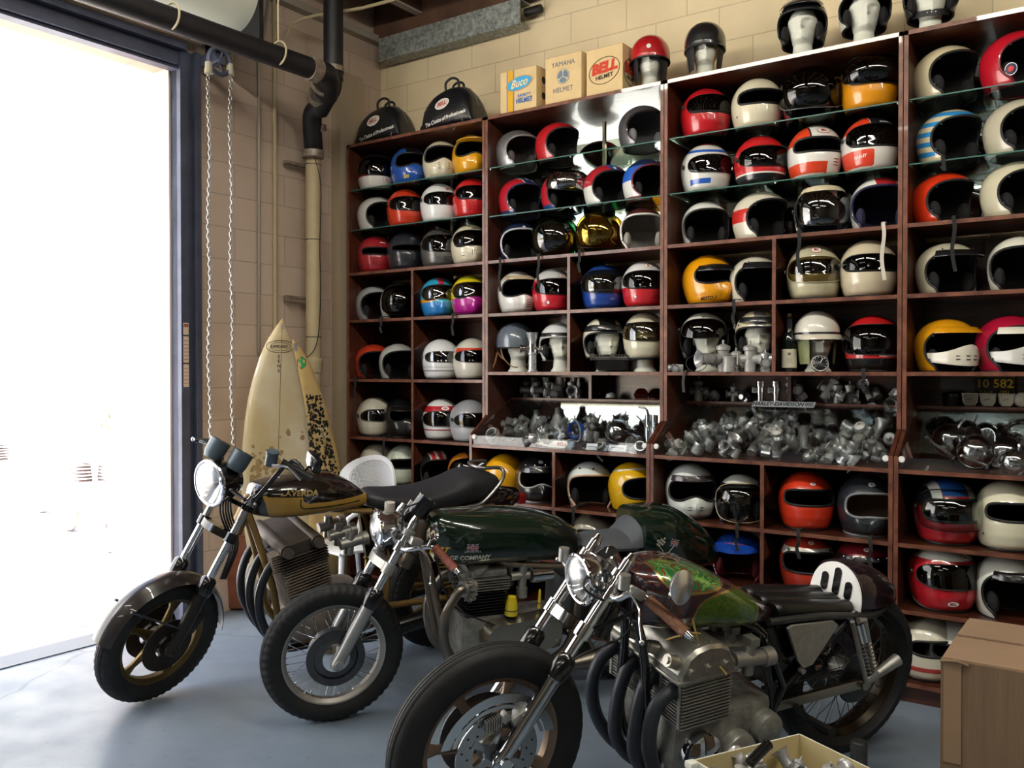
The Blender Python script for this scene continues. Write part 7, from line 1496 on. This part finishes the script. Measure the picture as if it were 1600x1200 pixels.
for k_ in (1, .8):
    mb.tube([on(437+(21 if k_ == 1 else 15)*math.cos(a)+(1.5 if math.cos(a) > 0 else 0), 541.5+(9.5 if k_ == 1 else 6.5)*math.sin(a)*(1 if k_ == 1 else 1), .001) for a in [2*PI*i/36 for i in range(36)]], .0016 if k_ == 1 else .001, 5, closed=True)
add_text(mb, 'SURFBOARDS', 5.6, lambda u, v: on(436+u*.78, 541.5-v*1.1, .001), bold=.03); 
for i, c_ in enumerate('SENS'): add_text(mb, c_, 7, lambda u, v: on(435.5+u, 557+i*7.5-v, .001), bold=.03)
mb.build('logo', matte('#3a352e'), t)
mb = MB(); mb.grid([[on(438+i*2, 508+j*2, .0015) for j in range(4)] for i in range(5)]); mb.build('nose_patch', matte('#b9b3a4'), t)
mb = MB(); rr = random.Random(5)
for k in range(60):
    x, y = rr.uniform(392, 474), rr.triangular(668, 790, 735); s_ = rr.uniform(2, 7); mb.f([mb.v(on(x+s_*math.cos(a)*rr.uniform(.5, 1), y+s_*1.2*math.sin(a)*rr.uniform(.5, 1), .0008+k*.00003)) for a in [i*PI/4 for i in range(8)]])
mb.build('wax_stain', mat('old_wax', '#b79a6a', .8, noise=.4, nscale=30), t)
t = thing('surfboard', 'narrow yellowed surfboard with black mottled paint behind the cream one', 'surfboard', (0, 0, 0))
on = board_mesh(t, [(530, 457, 459), (545, 457, 470), (570, 462, 484), (600, 468, 496), (640, 474, 511), (680, 478, 521), (720, 480, 530), (760, 481, 535), (820, 482, 538), (880, 484, 532), (920, 490, 520)], WX+.245, R(5), .05, mat('yellowed_board', '#e0c080', .5, noise=.3, nscale=3))
mb = MB(); rr = random.Random(9)
for k in range(420):
    y = rr.uniform(618, 740); x = rr.uniform(478+(y-618)*.03, 500+(y-618)*.24); s_ = rr.uniform(.8, 3.8); mb.f([mb.v(on(x+s_*math.cos(a)*rr.uniform(.3, 1), y+s_*math.sin(a)*rr.uniform(.3, 1.2), .001+k*.00001)) for a in [i*PI/3 for i in range(6)]])
mb.build('black_marks', matte('#17161a', .6), t, weld=False)
mb = MB(); mb.grid([[on(471+7.5*q*math.cos(R(30)+k*PI/3), 567+9.5*q*math.sin(R(30)+k*PI/3), .0015) for k in range(6)] for q in (.02, 1)], cv=True); mb.mi = 1; mb.tube([on(471+7.5*math.cos(R(30)+k*PI/3), 567+9.5*math.sin(R(30)+k*PI/3), .0015) for k in range(6)], .002, 5, closed=True); mb.build('hexagon_sticker', [matte('#2fae6c'), matte('#1c2a22')], t)
mb = MB(); add_text(mb, 'TOM', 9, lambda u, v: on(500+u, 668-v+u*.1, .002), bold=.05); add_text(mb, 'SURF', 8, lambda u, v: on(505+u, 680-v+u*.1, .002), bold=.05); mb.build('lettering', matte('#d8cfa8'), t)
mb = MB(); mb.grid([[on(459+i*2, 536+j*3.2, .0015) for j in range(5)] for i in range(4)]); mb.build('tape', matte('#8d8a84'), t)
# ------------------------------------------------------------------ chair and things behind the farthest motorcycle
c = onY(588, 714, 4.12); t = thing('plastic_chair', 'white plastic garden chair with perforated rounded back behind the black motorcycle', 'chair', (c.x, 4.12, 0), R(-12)); zt_ = c.z; PW = mat('white_plastic_chair', '#e3e6ea', .4)
mb = MB(); bp2 = lambda u, v, o_=0: V((u, .06*(1-(u/.23)**2)+o_-(v)*.12, zt_-.34+v))
rim = [(.30*math.cos(a), .175+.17*math.sin(a)) for a in [2*PI*i/48 for i in range(48)]]
rows = []
for k_ in (1.04, .84):
    rows.append([bp2(.0+u*k_, .19+(v-.19)*k_, -.008) for u, v in rim]); 
rows2 = [[p+V((0, .014, 0)) for p in r] for r in rows]; mb.grid([rows[0], rows[1], rows2[1], rows2[0]], cu=True, cv=True); mb.build('back_frame', PW, t)
mb = MB()
for i in range(-27, 28):
    u = i*.0095; h_ = .142*max(0, 1-(u/.255)**2)**.5
    if h_ > .01: mb.tube([bp2(u, .19-h_, 0), bp2(u, .19, 0), bp2(u, .19+h_, 0)], .0024, 4)
for i in range(-15, 16):
    v = i*.0085; h_ = .252*max(0, 1-(v/.142)**2)**.5
    if h_ > .01: mb.tube([bp2(-h_, .19+v), bp2(-h_/2, .19+v), bp2(0, .19+v), bp2(h_/2, .19+v), bp2(h_, .19+v)], .0024, 4)
mb.build('perforated_panel', PW, t)
mb = MB(); mb.box((0, -.2, .43), (.44, .42, .02), bev=.01); mb.build('seat', PW, t)
for sx in (-1, 1):
    for sy in (-.38, -.02): mb = MB(); mb.cyl((sx*.2, sy, .43), (sx*.22, sy+(.05 if sy > -.1 else -.03), 0), .018, .013, n=10); mb.build('leg', PW, t)
    mb = MB(); mb.tube([(sx*.2, -.02, .43), (sx*.2, .05, .66)], .016, 8); mb.tube([(sx*.2, .02, .62), (sx*.245, -.15, .66), (sx*.24, -.36, .64), (sx*.22, -.38, .43)], .015, 8, sm=4); mb.build('armrest', PW, t)
c = onZ(366, 948, 0); t = thing('terracotta_drum', 'rust-brown drum standing against the left wall behind the front fender', 'drum', (c.x+.02, c.y+.06, 0)); mb = MB(); mb.lathe([(.12, 0), (.15, .02), (.165, .25), (.15, .46), (.14, .48), (.13, .46), (.001, .45)], n=36, cap0=True); mb.build('body', mat('rust_brown', '#8d5238', .6, noise=.3), t); mb = MB(); mb.torus((0, 0, .47), (0, 0, 1), .145, .008, n=36, m=6); mb.build('rim', mat('rust_brown', '', .5), t)
c = onZ(385, 955, 0); t = thing('white_disc', 'white round plastic disc standing on edge behind the dark exhaust pipes', 'disc', (c.x+.06, c.y+.04, .0), R(35)); mb = MB(); mb.lathe([(.001, .03), (.10, .025), (.15, .01), (.165, -.005), (.163, -.012), (.10, .01), (.001, .015)], (0, 0, .166), (1, -.2, .1), n=40); mb.build('dish', mat('white_plastic_chair', '', .4), t); mb = MB(); mb.torus((0, 0, .166), (1, -.2, .1), .165, .004, n=40, m=6); mb.build('rim', PW, t)
# ------------------------------------------------------------------ foreground boxes
CARD = mat('brown_cardboard', '#80674f', .8, noise=.3, nscale=3, stretch=(8, 8, .6), bump=.2, bscale=18)
def topz(x, y, z): return onZ(x, y, z)
# big carton at the right: near vertical face and top
zt_ = .70; A_ = topz(1470, 1027, zt_); B_ = topz(1512, 966, zt_); dirL = (B_-A_).normalized(); dr = V((-dirL.y, dirL.x, 0))*-1
W_ = .62; D_ = (B_-A_).length
ang = math.atan2(dr.y, dr.x); t = thing('cardboard_box', 'big battered brown cardboard box in the lower right corner', 'box', (A_.x, A_.y, 0), ang)
mb = MB(); mb.b2((0, 0, 0), (W_, D_, zt_-.004)); mb.build('carton', CARD, t)
mb = MB(); mb.box((W_/2, D_*.26, zt_-.001), (W_*.99, D_*.49, .005), Euler((R(1), 0, 0))); mb.build('flap', mat('cardboard_top', '#937860', .8, noise=.15, nscale=4), t); mb = MB(); mb.box((W_/2, D_*.74, zt_+.004), (W_*.98, D_*.50, .005), Euler((R(-1.6), 0, 0))); mb.build('flap', mat('cardboard_top', '', .8), t)
mb = MB(); mb.tube([(0, 0, zt_-.01), (.04, -.004, zt_-.004), (.07, -.001, zt_-.012)], .006, 6, sm=3); mb.build('crease', CARD, t)
mb = MB(); mb.box((.03, -.0015, zt_-.15), (.045, .001, .28)); mb.build('packing_tape', mat('brown_tape', '#8f755a', .3), t)
# white parts tray
zt_ = .42; A_ = topz(1083, 1187, zt_); B_ = topz(1249, 1146, zt_); C_ = topz(1335, 1190, zt_)
dx_ = (B_-A_); L_ = dx_.length; ang = math.atan2(dx_.y, dx_.x); u_ = dx_.normalized(); v_ = V((u_.y, -u_.x, 0)); W_ = .34
tl = A_.copy(); t = thing('parts_box', 'open white cardboard tray full of carburettor parts, bottom edge of photo', 'box', (tl.x, tl.y, 0), ang)
WC = mat('white_card', '#dcdcd2', .7); IC = mat('cream_card_in', '#cdbd8e', .8)
def wall(a, b_, n_):   # outer white, inner cream
    a, b_, n_ = V(a), V(b_), V(n_); mb = MB(); d = n_*.004
    mb.prism([(0, .27), (1, .27), (1, .42), (0, .42)], lambda q, z, k: V((*(a.lerp(b_, q)+d*k).to_2d(), z))); mb.build('side_wall', WC, t); mb = MB(); mb.prism([(0.01, .275), (.99, .275), (.99, .4195), (0.01, .4195)], lambda q, z, k: V((*(a.lerp(b_, q)+d*(1+.3*k)).to_2d(), z))); mb.build('inner_liner', IC, t)
wall((0, 0), (L_, 0), (0, -1)); wall((L_, 0), (L_, -W_), (-1, 0)); wall((L_, -W_), (0, -W_), (0, 1)); wall((0, -W_), (0, 0), (1, 0))
mb = MB(); mb.box((L_/2, -W_/2, .27), (L_, W_, .006)); mb.build('bottom', IC, t)
mb = MB(); mb.box((-.012, -.01, .412), (.03, .03, .02), bev=.004); mb.build('corner_tab', WC, t)
# low stool the tray stands on
t2 = thing('wooden_crate', 'plain wooden crate under the white parts tray', 'crate', (tl.x, tl.y, 0), ang)
mb = MB(); mb.b2((.02, -W_+.02, 0), (L_-.02, -.02, .266)); mb.build('crate_body', mat('crate_wood', '#7a6248', .8, noise=.3), t2); mb = MB()
for k in range(3): mb.b2((.015, -W_+.014, .03+k*.085), (L_-.015, -.014, .09+k*.085))
mb.build('slats', mat('crate_wood', '', .8), t2)
hr = random.Random(4)
for q in range(34):
    pu, pv = .03+(L_-.06)*((q*.618) % 1), -.03-(W_-.06)*hr.random(); k = hr.choice(['carburettor_a', 'carburettor_b', 'carburettor_c', 'flange_plate', 'piston'])
    w_ = V((tl.x, tl.y, 0))+u_*pu+v_*(-pv); put(pr[k], (w_.x, w_.y, .30+.075*hr.random()), (hr.uniform(-1.3, 1.3), hr.uniform(-1, 1), hr.uniform(0, 6.28)), desc[k]+' among the loose parts in the white tray', desc[k].split(' with ')[0]+'s in the white tray', s=hr.uniform(.7, .95))
a = topz(1172, 1192, .44); b_ = topz(1200, 1163, .47); t = thing('black_handgrip', 'glossy black cylindrical grip lying on the parts in white tray', 'grip', a); d = b_-a; mb = MB(); mb.cyl((0, 0, 0), d, .0145, n=24); mb.build('sleeve', BLKP, t); mb = MB(); mb.cyl(d*.97, d*1.02, .0158, n=24); mb.build('end_flange', BLKP, t)
c = topz(1342, 1160, .40); t = thing('roll_of_grip', 'dark grey rubber tube standing upright right of the white tray', 'tube', (c.x, c.y, 0)); mb = MB(); mb.cyl((0, 0, 0), (0, 0, .40), .024, n=28)
for k in range(60): mb.torus((0, 0, .04+k*.006), (0, 0, 1), .0242, .0008, n=24, m=4)
mb.build('tube', mat('dark_tube', '#2c3236', .6), t); mb = MB(); mb.lathe([(.024, .4), (.02, .405), (.016, .404), (.001, .403)], n=28); mb.build('end_cap', BLK, t)
# ------------------------------------------------------------------ pale car behind the viewpoint (seen in the case mirrors)
t = thing('car', 'pale blue vintage car parked deeper in the workshop, seen only in the case mirrors', 'car', (-2.6, -2.6, 0), R(8)); CP = paint('#aebfc6')
mb = MB(); secs = []
for x, zt2, w in ((-2.0, .62, .5), (-1.9, .80, .74), (-1.3, .92, .82), (-.7, .98, .84), (.2, 1.0, .85), (1.2, .98, .84), (1.9, .86, .76), (2.05, .6, .55)):
    secs.append([V((x, w*math.copysign(abs(math.cos(a))**.5, math.cos(a)), .62+(zt2-.62 if math.sin(a) > 0 else .32)*math.copysign(abs(math.sin(a))**.6, math.sin(a)))) for a in [2*PI*k/28 for k in range(28)]])
mb.loft(secs); mb.build('body', CP, t)
mb = MB(); secs = []
for x, z, w in ((-.75, .97, .70), (-.35, 1.30, .60), (.0, 1.42, .58), (.7, 1.42, .58), (1.1, 1.25, .60), (1.5, .97, .70)): secs.append([V((x, w*math.cos(a), .9+(z-.9)*max(0, math.sin(a))**.5)) for a in [PI*k/16 for k in range(17)]])
mb.loft(secs); mb.build('roof', CP, t)
for s1 in (-1, 1):
    for x0, x1 in ((-.5, .25), (.32, 1.05)):
        mb = MB(); mb.prism([(x0, 1.0), (x1, 1.0), (x1-.05, 1.3), (x0+(.25 if x0 < 0 else .05), 1.3)], lambda x, z, k: V((x, s1*(.70-(z-1.0)*.28+.01*k), z))); mb.build('side_window', mat('car_glass', '#20282c', .05, 0, .5), t)
    for x in (-1.3, 1.3): mb = MB(); mb.grid(ringy(V((x, s1*.74, .32)), [(.18, .08), (.30, .08), (.32, .05), (.32, -.05), (.30, -.08), (.18, -.08)], 32), cv=True); mb.lathe([(.001, .06), (.17, .07), (.18, .08)], (x, s1*.74, .32), (0, s1, 0)); mb.build('wheel', TYRE, t)
# ------------------------------------------------------------------ light
w = bpy.data.worlds.new('sky'); sc.world = w; w.use_nodes = True; nt = w.node_tree
sky = nt.nodes.new('ShaderNodeTexSky'); sky.sky_type = 'NISHITA'; sky.sun_disc = False; sky.sun_elevation = R(50); sky.sun_rotation = R(200); sky.air_density = 1; sky.dust_density = 2
nt.links.new(sky.outputs[0], nt.nodes['Background'].inputs[0]); nt.nodes['Background'].inputs[1].default_value = .5
su = bpy.data.lights.new('sun', 'SUN'); su.energy = 18; su.angle = R(.6); su.color = (1, .96, .9); so = bpy.data.objects.new('sun', su); COL.objects.link(so)
so.rotation_euler = V((-.25, .35, -.9)).to_track_quat('-Z', 'Y').to_euler()
def tube_light(x, y, z, L, rz, pw, tilt=0):
    t = thing('fluorescent_light', 'long white fluorescent fitting hanging under the ceiling joists, outside the photo', 'ceiling light', (x, y, z), rz, 'ceiling fluorescent fittings')
    mb = MB(); mb.b2((-L/2, -.09, .02), (L/2, .09, .06)); mb.build('housing', matte('#d8d8d0'), t)
    a = bpy.data.lights.new('tube_lamp', 'AREA'); a.shape = 'RECTANGLE'; a.size = L; a.size_y = .12; a.energy = pw; a.color = (1, .95, .82)
    o = bpy.data.objects.new('tube_lamp', a); COL.objects.link(o); o.parent = t; o.rotation_euler = (R(tilt), 0, 0)
for x, y, pw in ((-2.6, 1.9, 42), (.2, 1.9, 50), (2.8, 1.5, 25), (-2.4, -.8, 14), (1.0, -1.5, 14), (-1.2, -3.6, 20)): tube_light(x, y, 3.968, 2.3, 0, pw, 38 if y > 1 else 0)
sc.view_settings.view_transform = 'Standard'; sc.view_settings.exposure = .72; sc.view_settings.look = 'None'
sc.cycles.max_bounces = 10; sc.cycles.transparent_max_bounces = 24; sc.cycles.glossy_bounces = 6; sc.cycles.diffuse_bounces = 5
sc.cycles.use_denoising = True; sc.cycles.sample_clamp_indirect = 6; sc.cycles.caustics_reflective = False; sc.cycles.caustics_refractive = False
